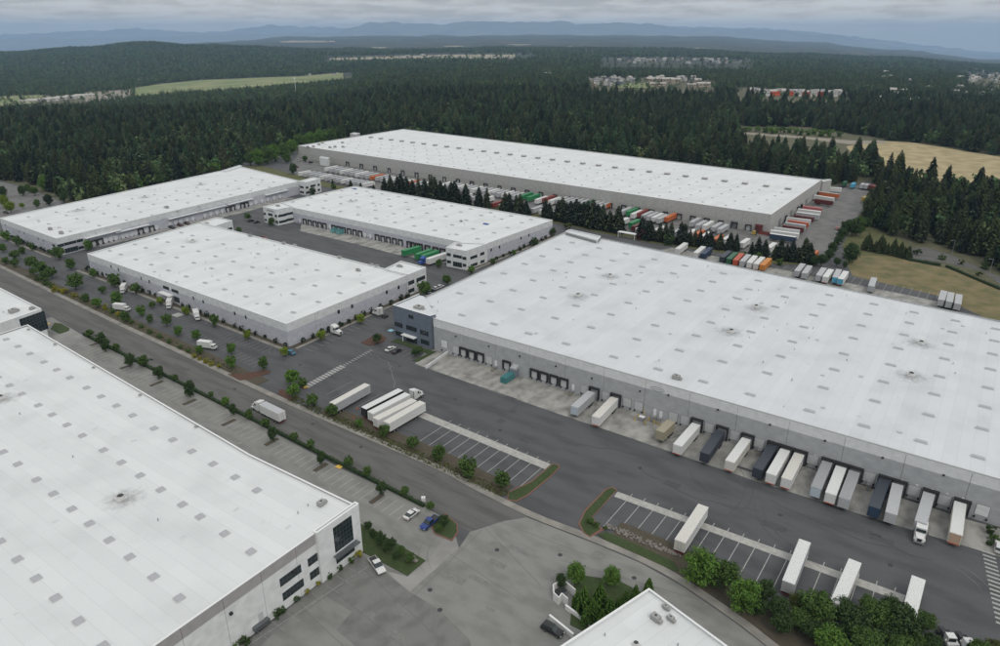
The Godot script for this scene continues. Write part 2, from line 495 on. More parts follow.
func leafy(px: float, py: float, w_px: float, m: String, label: String, group: String, called := "broadleaf_tree", tall := 1.0, big := false, y0 := 0.1) -> void:
	# px, py is the middle of the crown as seen; w_px its width
	var g := P(px, py, 3.0)
	var w := w_px * zdepth(g) / F * (1.12 if called != "shrub" else 1.15) * rng.randf_range(0.86, 1.14)
	var hc := w * 0.46 * tall + minf(0.7, w * 0.12)
	if called == "shrub":
		hc = w * 0.38 * tall
	var base := P(px, py, hc + y0)
	base.y = y0
	var t := thing(called, label, "shrub" if called == "shrub" else "tree", base, rng.randf() * TAU, group)
	var set_of: Array = SH.shrub if called == "shrub" else (SH.big_crown if big else SH.crown)
	var me: Mesh = set_of[rng.randi() % set_of.size()]
	part(t, "trunk" if called != "shrub" else "stem", SH.trunk, M.bark, Transform3D(Basis.from_scale(Vector3(w * 0.8, hc * 1.5, w * 0.8)), Vector3.ZERO))
	part(t, "crown" if called != "shrub" else "foliage", me, M["f_" + m], Transform3D(Basis.from_scale(Vector3(w, w * tall, w)), Vector3(0, hc, 0)))
func fir(base: Vector3, h: float, label: String, group: String, m := "fir", called := "fir_tree", set_name := "fir", fat := 1.0) -> void:
	var t := thing(called, label, "tree", base, rng.randf() * TAU, group)
	var s := Vector3(h * fat, h, h * fat)
	part(t, "trunk", SH.fir_trunk, M.bark, Transform3D(Basis.from_scale(s)))
	var list: Array = SH[set_name]
	part(t, "crown", list[rng.randi() % list.size()], M["f_" + m], Transform3D(Basis.from_scale(s)))

# ------------------------------------------------------------------ buildings
class House:
	var node: Node3D
	var c: Array      # corners, Vector3 at y = 0: front-left, front-right, back-right, back-left
	var h: float
	var u: Vector3
	var n: Vector3
	func wall(i: int) -> Array:
		var a: Vector3 = c[i]
		var b: Vector3 = c[(i + 1) % c.size()]
		return [a, b]
func wall_run(b: House, a: Vector3, e: Vector3, h: float, split: float, pitch: float, low: String, high: String) -> void:
	var L := a.distance_to(e)
	var d := (e - a) / L
	var o := d.cross(Vector3.UP)          # outward when corners run counter-clockwise seen from above
	var cnt := maxi(1, int(round(L / pitch)))
	var w := L / cnt
	var bs := Basis(-d, Vector3.UP, -o)
	var mid := (a + e) / 2
	pbox(b.node, "wall_core", M.core, mid - o * 0.29 + Vector3(0, (h - 0.6) / 2, 0) - b.node.position, Vector3(L - 0.5, h - 0.6, 0.2), bs)
	for k in cnt:
		var m := a + d * (w * (k + 0.5))
		if split > 0.0:
			pbox(b.node, "wall_panel", M[low], m - o * 0.1 + Vector3(0, split / 2, 0) - b.node.position, Vector3(w - 0.09, split, 0.2), bs)
			pbox(b.node, "parapet_panel", M[high], m - o * 0.09 + Vector3(0, (split + h) / 2 + 0.015, 0) - b.node.position, Vector3(w - 0.09, h - split - 0.03, 0.22), bs)
		else:
			pbox(b.node, "wall_panel", M[high], m - o * 0.1 + Vector3(0, h / 2, 0) - b.node.position, Vector3(w - 0.09, h, 0.2), bs)
func make_building(called: String, label: String, roof_px: Array, h: float, low: String, high: String, split: float, pitch: float, roofm: String, group := "", extra := []) -> House:
	var b := House.new()
	b.h = h
	b.c = []
	for i in range(0, roof_px.size(), 2):
		var p := P(roof_px[i], roof_px[i + 1], h)
		b.c.append(Vector3(p.x, 0, p.z))
	for p in extra:
		b.c.append(p)
	return finish_building(b, called, label, low, high, split, pitch, roofm, group)
func finish_building(b: House, called: String, label: String, low: String, high: String, split: float, pitch: float, roofm: String, group := "") -> House:
	var h := b.h
	var mid := Vector3.ZERO
	for p in b.c:
		mid += p / b.c.size()
	b.u = (b.c[1] - b.c[0]).normalized()
	b.n = b.u.cross(Vector3.UP) * -1.0
	b.node = thing(called, label, "warehouse", mid, 0.0, group)
	building_shell(b, b.c, h, low, high, split, pitch, roofm, "roof")
	return b
func building_shell(b: House, c: Array, h: float, low: String, high: String, split: float, pitch: float, roofm: String, roofname: String, skip := []) -> void:
	var pts := PackedVector2Array()
	var cc := Vector3.ZERO
	for p in c:
		cc += p / c.size()
	for p in c:
		pts.append(XZ(p + (cc - p).normalized() * 0.25))
	var u2 := XZ(b.u)
	part(b.node, roofname, sheet(pts, h - 0.45, -99, XZ(c[0]), u2), M[roofm], Transform3D(Basis(), -b.node.position))
	for i in c.size():
		if i in skip:
			continue
		var a: Vector3 = c[i]
		var e: Vector3 = c[(i + 1) % c.size()]
		# corners run front-left, front-right, back-right, back-left: counter-clockwise seen from above
		wall_run(b, a, e, h, split, pitch, low, high)
		var d := (e - a).normalized()
		var o := d.cross(Vector3.UP)
		var bs := Basis(-d, Vector3.UP, -o)
		pbox(b.node, "parapet_cap", M.cap_grey if low == "wall_grey" else M.cap, (a + e) / 2 - o * 0.17 + Vector3(0, h + 0.05, 0) - b.node.position, Vector3(a.distance_to(e) - 0.02 * i, 0.1 + 0.004 * i, 0.44), bs)
func wing(b: House, roof_px: Array, h: float, low: String, high: String, split: float, roofm: String, pitch := 7.0, skip := []) -> Array:
	var c := []
	for i in range(0, roof_px.size(), 2):
		var p := P(roof_px[i], roof_px[i + 1], h)
		c.append(Vector3(p.x, 0, p.z))
	building_shell(b, c, h, low, high, split, pitch, roofm, "wing_roof", skip)
	return c
func on_wall(a: Vector3, e: Vector3, px: float, py: float) -> Vector3:
	# the point of the wall a-e that lies on the sight line of a pixel
	var r := ray(px, py)
	var d := (e - a).normalized()
	var o := d.cross(Vector3.UP)
	var t := (a - Vector3(0, H, 0)).dot(o) / r.dot(o)
	return Vector3(0, H, 0) + r * t
func wall_basis(a: Vector3, e: Vector3) -> Basis:
	var d := (e - a).normalized()
	return Basis(-d, Vector3.UP, d.cross(Vector3.UP) * -1.0)   # z into the wall
func dock_door(b: House, a: Vector3, e: Vector3, px: float, style: String, y := 1.2, py := -1.0) -> void:
	var p := on_wall(a, e, px, 0.0)
	# slide along the wall to the pixel column at door height
	for it in 4:
		var q := on_wall(a, e, px, to_px(Vector3(p.x, y + 1.5, p.z)).y)
		p = q
	var bs := wall_basis(a, e)
	var o := -bs.z
	var dn := Node3D.new()
	dn.name = "dock_door"
	b.node.add_child(dn, true)
	dn.transform = Transform3D(bs, Vector3(p.x, 0, p.z) - b.node.position)
	if style == "seal":
		pbox(dn, "door_leaf", M.door, Vector3(0, y + 1.45, -0.06), Vector3(2.5, 2.8, 0.1))
		pbox(dn, "dock_seal", M.seal, Vector3(-1.5, y + 1.55, -0.25), Vector3(0.55, 3.3, 0.5))
		pbox(dn, "dock_seal", M.seal, Vector3(1.5, y + 1.55, -0.25), Vector3(0.55, 3.3, 0.5))
		pbox(dn, "dock_seal", M.seal, Vector3(0, y + 3.1, -0.27), Vector3(3.56, 0.75, 0.54))
		pbox(dn, "bumper", M.rubber, Vector3(-1.0, 0.95, -0.2), Vector3(0.3, 0.5, 0.35))
		pbox(dn, "bumper", M.rubber, Vector3(1.0, 0.95, -0.2), Vector3(0.3, 0.5, 0.35))
	elif style == "hood":
		pbox(dn, "door_leaf", M.door, Vector3(0, y + 1.5, -0.05), Vector3(2.8, 3.0, 0.1))
		pbox(dn, "dock_seal", M.seal, Vector3(-1.7, y + 1.2, -0.45), Vector3(0.34, 3.8, 0.9))
		pbox(dn, "dock_seal", M.seal, Vector3(1.7, y + 1.2, -0.45), Vector3(0.34, 3.8, 0.9))
		pbox(dn, "dock_seal", M.seal, Vector3(0, y + 3.3, -0.47), Vector3(3.8, 0.5, 0.94))
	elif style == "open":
		pbox(dn, "door_leaf", M.doorway_shade, Vector3(0, 2.3, -0.05), Vector3(4.0, 4.6, 0.1))  # flat dark leaf in place of a recess: doorway shade put into its colour
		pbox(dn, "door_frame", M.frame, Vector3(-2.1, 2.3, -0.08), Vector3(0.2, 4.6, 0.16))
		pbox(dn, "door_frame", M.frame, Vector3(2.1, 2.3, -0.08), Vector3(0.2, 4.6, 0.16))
	else:
		pbox(dn, "door_frame", M.frame, Vector3(0, y + 1.5, -0.03), Vector3(3.0, 3.1, 0.06))
		pbox(dn, "door_leaf", M[style], Vector3(0, y + 1.5, -0.06), Vector3(2.8, 2.95, 0.1))
		pbox(dn, "bumper", M.rubber, Vector3(-1.3, 0.95, -0.2), Vector3(0.4, 0.5, 0.35))
		pbox(dn, "bumper", M.rubber, Vector3(1.3, 0.95, -0.2), Vector3(0.4, 0.5, 0.35))
func window(b: House, a: Vector3, e: Vector3, px: float, py: float, w: float, h: float, cols := 1, rows := 1) -> void:
	var p := on_wall(a, e, px, py)
	var bs := wall_basis(a, e)
	var g := part(b.node, "window", SH.box, M.glass, Transform3D(bs * Basis.from_scale(Vector3(w, h, 0.12)), p + bs.z * 0.03 - b.node.position))
	for k in range(1, cols):
		part(g, "mullion", SH.box, M.frame, Transform3D(Basis.from_scale(Vector3(0.07 / w, 1.0, 1.5)), Vector3(-0.5 + float(k) / cols, 0, 0)))
	for k in range(1, rows):
		part(g, "transom", SH.box, M.frame, Transform3D(Basis.from_scale(Vector3(0.998, 0.07 / h, 1.4)), Vector3(0, -0.5 + float(k) / rows, 0)))
func wall_box(b: House, called: String, m: String, a: Vector3, e: Vector3, px: float, py: float, s: Vector3, out := 0.0) -> void:
	var p := on_wall(a, e, px, py)
	var bs := wall_basis(a, e)
	pbox(b.node, called, M[m], p - bs.z * (out + s.z / 2) - b.node.position, s, bs)
func skylight(b: House, p: Vector3, w := 2.6, d := 1.35) -> void:
	var bs := Basis(b.u, Vector3.UP, -b.n)
	var k := part(b.node, "skylight", SH.sky_kerb, M.skylight, Transform3D(bs * Basis.from_scale(Vector3(w, 1, d)), Vector3(p.x, b.h - 0.45, p.z) - b.node.position))
	part(k, "skylight_dome", SH.sky_dome, M.skylight_pane, Transform3D())
func roof_unit(b: House, px: float, py: float, s := 1.0) -> void:
	var p := P(px, py, b.h)
	var bs := Basis(b.u, Vector3.UP, -b.n)
	var k := pbox(b.node, "roof_unit", M.unit, Vector3(p.x, b.h + 0.25 * s, p.z) - b.node.position, Vector3(2.2, 1.3, 1.6) * s, bs)
	part(k, "fan_hood", SH.disc, M.sooty, Transform3D(Basis.from_scale(Vector3(0.3, 0.08, 0.38)), Vector3(0, 0.54, 0)))
	part(k, "duct", SH.box, M.unit, Transform3D(Basis.from_scale(Vector3(0.35, 0.6, 0.7)), Vector3(0.66, -0.2, 0)))
func roof_fan(b: House, px: float, py: float, stain := 9.0, s := 1.0) -> void:
	var p := P(px, py, b.h)
	var q := Vector3(p.x, b.h - 0.45, p.z) - b.node.position
	var bs := Basis(b.u, Vector3.UP, -b.n)
	var k := part(b.node, "exhaust_fan", SH.fan, M.roof_unit_pale, Transform3D(bs * Basis.from_scale(Vector3.ONE * s), q))
	part(k, "fan_cap", SH.disc, M.sooty, Transform3D(Basis.from_scale(Vector3(1.0, 0.25, 1.0)), Vector3(0, 1.1, 0)))
	if stain > 0.0:
		part(b.node, "soot_stain", SH.stain, M.soot, Transform3D(bs.rotated(Vector3.UP, rng.randf() * TAU) * Basis.from_scale(Vector3(stain * 1.15, 1, stain)), q + Vector3(0, 0.012, 0)))
func scatter_pipes(b: House, n: int, sd: int) -> void:
	var r := RandomNumberGenerator.new()
	r.seed = sd
	var k := b.c.size()
	for i in n:
		var p: Vector3 = (b.c[0] as Vector3).lerp(b.c[1], r.randf_range(0.04, 0.96)).lerp((b.c[k - 1] as Vector3).lerp(b.c[k - 2], r.randf_range(0.04, 0.96)), r.randf_range(0.04, 0.96))
		if r.randf() < 0.6:
			part(b.node, "vent_pipe", SH.pipe, M.unit, Transform3D(Basis.from_scale(Vector3.ONE * r.randf_range(0.7, 1.3)), Vector3(p.x, b.h - 0.45, p.z) - b.node.position))
		else:
			pbox(b.node, "roof_hatch", M.skylight, Vector3(p.x, b.h - 0.3, p.z) - b.node.position, Vector3(r.randf_range(0.7, 1.3), 0.4, r.randf_range(0.7, 1.3)), Basis(b.u, Vector3.UP, -b.n))
func roof_pipe(b: House, px: float, py: float) -> void:
	var p := P(px, py, b.h)
	part(b.node, "vent_pipe", SH.pipe, M.unit, Transform3D(Basis(), Vector3(p.x, b.h - 0.45, p.z) - b.node.position))
func skylight_grid(b: House, ss: Array, ts: Array, w := 2.6, d := 1.35, taper := 0.0, shear := 0.0) -> void:
	for s in ss:
		for t in ts:
			var tt: float = t * (1.0 - taper * s)
			skylight(b, b.c[0] + b.u * (s + shear * t) + b.n * tt, w, d)

# ------------------------------------------------------------------ vehicles
func wheel_part(o: Node3D, called: String, x: float, y: float, z: float, r: float, w: float) -> void:
	var k := part(o, called, SH.disc, M.rubber, Transform3D(Basis(Vector3(0, r * 2, 0), Vector3(w, 0, 0), Vector3(0, 0, r * 2)), Vector3(x, y, z)))
	part(k, "rim", SH.disc, M.rim, Transform3D(Basis.from_scale(Vector3(0.55, 1.06, 0.55)), Vector3.ZERO))
func ribbed_body(L: float, w: float, y0: float, y1: float, ribs: int) -> ArrayMesh:
	var st := begin()
	sbox(st, Vector3(0, (y0 + y1) / 2, 0), Vector3(w, y1 - y0, L))
	for s in [-1, 1]:
		for k in ribs:
			sbox(st, Vector3(s * (w / 2 + 0.012), (y0 + y1) / 2, -L / 2 + L * (k + 0.5) / ribs), Vector3(0.05, y1 - y0 - 0.12, 0.09))
		sbox(st, Vector3(s * w / 2, y1 - 0.06, 0), Vector3(0.12, 0.14, L + 0.02))
		sbox(st, Vector3(s * w / 2, y0 + 0.06, 0), Vector3(0.1, 0.14, L + 0.015))
	return st.commit()
func trailer(nose: Vector2, tail: Vector2, body: String, roof: String, label: String, group: String, L := 16.15, hgt := 4.1, called := "semi_trailer", doors := "", full := true) -> Node3D:
	# nose and tail: pixels of the middle of the roof's two ends
	var a := P(nose.x, nose.y, hgt)
	var b := P(tail.x, tail.y, hgt)
	var mid := (a + b) / 2
	mid.y = 0.05
	return trailer_at(mid, a - b, body, roof, label, group, L, hgt, called, doors, full)
func trailer_at(mid: Vector3, d: Vector3, body: String, roof: String, label: String, group: String, L := 16.15, hgt := 4.1, called := "semi_trailer", doors := "", full := true) -> Node3D:
	var t := thing(called, label, "trailer", mid, 0.0, group)
	t.basis = heading(d)
	var key := "body%d" % int(L * 10)
	var y0 := 1.2
	if not SH.has(key):
		SH[key] = ribbed_body(L, 2.55, y0, 4.02, int(L / 0.8))
	part(t, "box_body", SH[key], M["c_" + body])
	pbox(t, "roof", M["c_" + roof], Vector3(0, 4.05, 0), Vector3(2.44, 0.06, L - 0.06))
	var dm: Material = M["c_" + (doors if doors else body)]
	for s in [-1, 1]:
		var dr := pbox(t, "rear_door", dm, Vector3(s * 0.63, 2.6, -L / 2 - 0.025), Vector3(1.2, 2.68, 0.07))
		if full:
			part(dr, "lock_rod", SH.box, M.steel, Transform3D(Basis.from_scale(Vector3(0.04, 1.0, 2.0)), Vector3(s * -0.25, 0, 0)))
	pbox(t, "chassis_rail", M.chassis, Vector3(0, 1.05, -0.5), Vector3(1.1, 0.28, L - 2.0))
	pbox(t, "underride_guard", M.c_red if full else M.chassis, Vector3(0, 0.62, -L / 2 + 0.1), Vector3(2.3, 0.16, 0.12))
	for z in [-L / 2 + 1.9, -L / 2 + 3.2]:
		for s in [-1, 1]:
			wheel_part(t, "wheel", s * 0.98, 0.5, z, 0.5, 0.6)
	for s in [-1, 1]:
		pbox(t, "landing_leg", M.steel, Vector3(s * 0.75, 0.6, L / 2 - 3.0), Vector3(0.16, 1.2, 0.16))
	if full:
		pbox(t, "nose_panel", M["c_" + (doors if doors else body)], Vector3(0, 2.6, L / 2 + 0.03), Vector3(2.3, 2.6, 0.06))
		if body in ["white", "cream"]:
			pbox(t, "nose_marker", M.c_redorange, Vector3(0, 1.18, L / 2 + 0.08), Vector3(2.3, 0.22, 0.1))
		pbox(t, "mud_flap", M.rubber, Vector3(0, 0.55, -L / 2 + 0.75), Vector3(2.3, 0.6, 0.04))
	return t
func tractor(at: Vector3, d: Vector3, c: String, label: String, group := "", called := "semi_tractor") -> Node3D:
	# the middle of the cab stands over at; +z is forward
	var t := thing(called, label, "truck", Vector3(at.x, 0.05, at.z), 0.0, group)
	t.basis = heading(d)
	var m: Material = M["c_" + c]
	if not SH.has("cab"):
		var st := begin()
		sbox(st, Vector3(0, 2.15, -0.5), Vector3(2.4, 2.5, 2.6))
		var y := 3.4      # roof fairing rising to the back
		quad(st, Vector3(-1.15, y, 0.7), Vector3(1.15, y, 0.7), Vector3(1.15, y + 0.55, -1.0), Vector3(-1.15, y + 0.55, -1.0))
		quad(st, Vector3(-1.15, y + 0.55, -1.0), Vector3(1.15, y + 0.55, -1.0), Vector3(1.15, y + 0.55, -1.8), Vector3(-1.15, y + 0.55, -1.8))
		quad(st, Vector3(-1.15, y, -1.8), Vector3(-1.15, y, 0.7), Vector3(-1.15, y + 0.55, -1.0), Vector3(-1.15, y + 0.55, -1.8))
		quad(st, Vector3(1.15, y, -1.8), Vector3(1.15, y, 0.7), Vector3(1.15, y + 0.55, -1.0), Vector3(1.15, y + 0.55, -1.8))
		quad(st, Vector3(-1.15, y, -1.8), Vector3(1.15, y, -1.8), Vector3(1.15, y + 0.55, -1.8), Vector3(-1.15, y + 0.55, -1.8))
		SH.cab = st.commit()
		st = begin()   # hood narrowing forward
		var q := [Vector3(-1.1, 0.75, 0.8), Vector3(1.1, 0.75, 0.8), Vector3(1.1, 2.2, 0.8), Vector3(-1.1, 2.2, 0.8), Vector3(-0.72, 0.75, 2.9), Vector3(0.72, 0.75, 2.9), Vector3(0.72, 1.8, 2.9), Vector3(-0.72, 1.8, 2.9)]
		for f in [[0, 1, 2, 3], [4, 5, 6, 7], [3, 2, 6, 7], [0, 3, 7, 4], [1, 2, 6, 5]]:
			quad(st, q[f[0]], q[f[1]], q[f[2]], q[f[3]])
		SH.hood = st.commit()
	part(t, "cab", SH.cab, m)
	part(t, "hood", SH.hood, m)
	pbox(t, "windshield", M.glass, Vector3(0, 2.75, 0.84), Vector3(2.05, 0.85, 0.1), Basis(Vector3.RIGHT, -0.3))
	for s in [-1, 1]:
		pbox(t, "side_window", M.glass, Vector3(s * 1.19, 2.7, 0.25), Vector3(0.06, 0.75, 0.8))
		pbox(t, "mirror", M.dark, Vector3(s * 1.45, 2.5, 0.85), Vector3(0.15, 0.6, 0.25))
		pbox(t, "fender", m, Vector3(s * 0.98, 1.12, 2.05), Vector3(0.42, 0.35, 1.3))
		pbox(t, "headlight", M.lamp_clear, Vector3(s * 0.8, 1.05, 2.86), Vector3(0.3, 0.22, 0.14))
		part(t, "fuel_tank", SH.disc, M.steel, Transform3D(Basis(Vector3(0.62, 0, 0), Vector3(0, 0, 1.3), Vector3(0, 0.62, 0)), Vector3(s * 1.0, 0.75, -0.6)))
		pbox(t, "exhaust_stack", M.steel, Vector3(s * 1.1, 2.6, -1.92), Vector3(0.15, 3.0, 0.15))
		wheel_part(t, "wheel", s * 1.0, 0.5, 2.05, 0.5, 0.34)
		wheel_part(t, "wheel", s * 0.95, 0.5, -2.9, 0.5, 0.6)
		wheel_part(t, "wheel", s * 0.95, 0.5, -4.2, 0.5, 0.6)
	pbox(t, "grille", M.dark, Vector3(0, 1.3, 2.92), Vector3(0.95, 0.8, 0.06))
	pbox(t, "front_bumper", M.steel, Vector3(0, 0.62, 2.98), Vector3(2.3, 0.4, 0.2))
	pbox(t, "chassis_rail", M.chassis, Vector3(0, 0.85, -1.6), Vector3(0.9, 0.3, 6.4))
	pbox(t, "fifth_wheel", M.chassis, Vector3(0, 1.08, -3.4), Vector3(0.95, 0.1, 1.0))
	return t
func yard_tractor(at: Vector3, label: String) -> void:
	# a short cab-over tractor for shunting trailers
	var t := thing("yard_tractor", label, "truck", Vector3(at.x, 0.05, at.z))
	t.basis = heading(N1 * -0.6 + E1 * 0.35)
	pbox(t, "cab", M.c_white, Vector3(-0.25, 1.85, 1.1), Vector3(1.6, 1.7, 1.5))
	pbox(t, "nose", M.c_white, Vector3(0, 1.05, 1.5), Vector3(2.2, 0.7, 1.5))
	pbox(t, "windshield", M.glass, Vector3(-0.25, 2.15, 1.87), Vector3(1.4, 0.8, 0.06))
	pbox(t, "rear_window", M.glass, Vector3(-0.25, 2.15, 0.33), Vector3(1.3, 0.8, 0.06))
	pbox(t, "chassis_rail", M.chassis, Vector3(0, 0.85, -0.8), Vector3(1.0, 0.3, 4.2))
	pbox(t, "fifth_wheel", M.chassis, Vector3(0, 1.1, -1.6), Vector3(0.95, 0.12, 1.0))
	pbox(t, "front_bumper", M.steel, Vector3(0, 0.6, 2.3), Vector3(2.2, 0.35, 0.15))
	for s in [-1, 1]:
		pbox(t, "mirror", M.door_white, Vector3(s * 1.4, 2.0, 1.7), Vector3(0.3, 0.35, 0.1))
		wheel_part(t, "wheel", s * 0.95, 0.48, 1.3, 0.48, 0.32)
		wheel_part(t, "wheel", s * 0.9, 0.48, -1.9, 0.48, 0.58)
func box_truck(px: float, py: float, d: Vector3, label: String) -> void:
	var p := P(px, py, 2.0)
	var t := thing("box_truck", label, "truck", Vector3(p.x, 0.05, p.z), 0.0)
	t.basis = heading(d) * Basis.from_scale(Vector3.ONE * 0.86)
	if not SH.has("tbox"):
		SH.tbox = ribbed_body(6.4, 2.45, 1.05, 3.7, 9)
	part(t, "cargo_box", SH.tbox, M.c_white, Transform3D(Basis(), Vector3(0, 0, -1.0)))
	pbox(t, "roof", M.c_white, Vector3(0, 3.74, -1.0), Vector3(2.4, 0.06, 6.3))
	pbox(t, "rear_door", M.c_lightgrey, Vector3(0, 2.35, -4.22), Vector3(2.2, 2.4, 0.06))
	pbox(t, "cab", M.c_white, Vector3(0, 1.55, 3.15), Vector3(2.1, 1.7, 1.7))
	pbox(t, "hood", M.c_white, Vector3(0, 1.15, 4.3), Vector3(1.9, 0.8, 0.7))
	pbox(t, "windshield", M.glass, Vector3(0, 1.95, 4.0), Vector3(1.9, 0.75, 0.08), Basis(Vector3.RIGHT, -0.25))
	pbox(t, "bumper", M.chassis, Vector3(0, 0.62, 4.68), Vector3(2.0, 0.3, 0.15))
	pbox(t, "chassis_rail", M.chassis, Vector3(0, 0.85, 0), Vector3(1.0, 0.3, 8.2))
	for s in [-1, 1]:
		pbox(t, "side_window", M.glass, Vector3(s * 1.04, 1.95, 3.3), Vector3(0.06, 0.6, 0.9))
		wheel_part(t, "wheel", s * 0.9, 0.45, 3.6, 0.45, 0.3)
		wheel_part(t, "wheel", s * 0.9, 0.45, -2.6, 0.45, 0.5)
func car(px: float, py: float, d: Vector3, c: String, kind: String, label: String, group := "") -> void:
	var p := P(px, py, 0.8)
	var t := thing("parked_" + ("car" if kind != "pickup" else "pickup"), label, "car" if kind != "pickup" else "pickup truck", Vector3(p.x, 0.05, p.z), 0.0, group)
	t.basis = heading(d)
	var m: Material = M["c_" + c]
	var L := 4.7 if kind == "sedan" else (4.8 if kind == "suv" else 5.8)
	var w := 1.85 if kind != "pickup" else 2.0
	var belt := 0.95 if kind == "sedan" else 1.08
	var top := 1.45 if kind == "sedan" else (1.75 if kind == "suv" else 1.9)
	var key := "car_" + kind
	if not SH.has(key):
		var prof := {"sedan": [[-2.35, 0.45], [-2.3, 0.9], [-1.5, 0.98], [0.9, 0.98], [2.1, 0.78], [2.35, 0.5]], "suv": [[-2.4, 0.5], [-2.4, 1.08], [0.95, 1.1], [2.2, 0.95], [2.4, 0.55]], "pickup": [[-2.9, 0.6], [-2.9, 1.12], [1.0, 1.12], [2.6, 1.02], [2.9, 0.65]]}
		SH[key] = extrude_x(prof[kind], [-1, 1], w)
		var cab := {"sedan": [[-1.75, 0.95], [-0.95, 1.42], [0.3, 1.42], [1.15, 0.95]], "suv": [[-2.3, 1.05], [-2.0, 1.7], [0.25, 1.7], [1.05, 1.05]], "pickup": [[-0.7, 1.1], [-0.6, 1.85], [0.6, 1.85], [1.3, 1.1]]}
		SH[key + "_glass"] = extrude_x(cab[kind], [-1, 1], w - 0.12, 0.16)
	part(t, "body", SH[key], m)
	part(t, "windows", SH[key + "_glass"], M.glass)
	var rl: float = {"sedan": 1.3, "suv": 2.3, "pickup": 1.25}[kind]
	var rz: float = {"sedan": -0.32, "suv": -0.88, "pickup": 0.0}[kind]
	pbox(t, "roof", m, Vector3(0, top, rz), Vector3(w - 0.4, 0.06, rl))
	if kind == "pickup":
		pbox(t, "cargo_bed", M.c_black, Vector3(0, 1.13, -1.85), Vector3(w - 0.3, 0.05, 1.9))
	for s in [-1, 1]:
		pbox(t, "headlight", M.lamp_clear, Vector3(s * 0.68, 0.72, L / 2 - 0.1), Vector3(0.35, 0.16, 0.12))
		pbox(t, "tail_lamp", M.lamp_red, Vector3(s * 0.75, 0.8, -L / 2 + 0.04), Vector3(0.25, 0.2, 0.12))
		wheel_part(t, "wheel", s * (w / 2 - 0.12), 0.34, L * 0.31, 0.34, 0.24)
		wheel_part(t, "wheel", s * (w / 2 - 0.12), 0.34, -L * 0.31, 0.34, 0.24)
func extrude_x(prof: Array, sides: Array, w: float, taper := 0.05) -> ArrayMesh:
	# a side profile of [z, y] given from the back over the top to the front, drawn across the width; the top leans in
	var st := begin()
	var lo: float = prof[0][1]
	var hi := lo
	for q in prof:
		hi = maxf(hi, q[1])
	var pt := func(i: int, s: float) -> Vector3:
		var q: Array = prof[i]
		return Vector3(s * (w / 2 - taper * (q[1] - lo) / (hi - lo)), q[1], q[0])
	for i in prof.size():
		var j := (i + 1) % prof.size()
		quad(st, pt.call(i, -1.0), pt.call(j, -1.0), pt.call(j, 1.0), pt.call(i, 1.0))
	for s in sides:
		for i in range(1, prof.size() - 1):
			var a: Vector3 = pt.call(0, s)
			var b: Vector3 = pt.call(i, s)
			var c: Vector3 = pt.call(i + 1, s)
			tri(st, a, b, c, Vector3(s, 0, 0))
	return st.commit()

# ------------------------------------------------------------------ sky
func make_sky() -> ImageTexture:
	var W := 4096
	var low := 150                       # rows of fine detail above the horizon
	var n := FastNoiseLite.new()
	n.seed = 77
	n.frequency = 0.85
	n.fractal_octaves = 5
	n.fractal_gain = 0.6
	var n2 := FastNoiseLite.new()
	n2.seed = 78
	n2.frequency = 0.12
	n2.fractal_octaves = 3
	var shade := func(az: float, el: float) -> Color:
		var s := sin(el)
		var k := cos(el) / (s + 0.055)
		var x := cos(az) * k
		var z := sin(az) * k
		var v := n.get_noise_2d(x, z) * 1.2 + n2.get_noise_2d(x, z) * 0.8
		var up := smoothstep(0.0, 0.9, s)
		var base := Color(0.78, 0.735, 0.67).lerp(Color(0.92, 0.94, 0.96), up)
		base = base.lerp(Color(0.475, 0.50, 0.52), smoothstep(0.005, 0.075, s) * (1.0 - up))
		var m := clampf(0.5 + v, 0.0, 1.0)
		var amt := smoothstep(-0.004, 0.016, s)
		base = base * lerpf(1.0, 0.82 + 0.46 * m, amt)
		var bright := smoothstep(0.55, 0.9, m) * amt
		base = base.lerp(Color(0.74, 0.755, 0.76) * (1.0 + 0.5 * up), bright * 0.6)
		return base
	var co := Image.create(512, 256, false, Image.FORMAT_RGB8)
	for y in 256:
		var el := PI / 2 - (y + 0.5) / 256.0 * PI
		for x in 512:
			var c: Color = shade.call((x + 0.5) / 512.0 * TAU, maxf(el, 0.0))
			co.set_pixel(x, y, c.linear_to_srgb())
	co.resize(W, W / 2, Image.INTERPOLATE_BILINEAR)
	var half := W / 4
	for y in range(half - low, half):
		var el := PI / 2 - (y + 0.5) / (W / 2.0) * PI
		for x in W:
			var c: Color = shade.call((x + 0.5) / float(W) * TAU, el)
			co.set_pixel(x, y, c.linear_to_srgb())
	return ImageTexture.create_from_image(co)

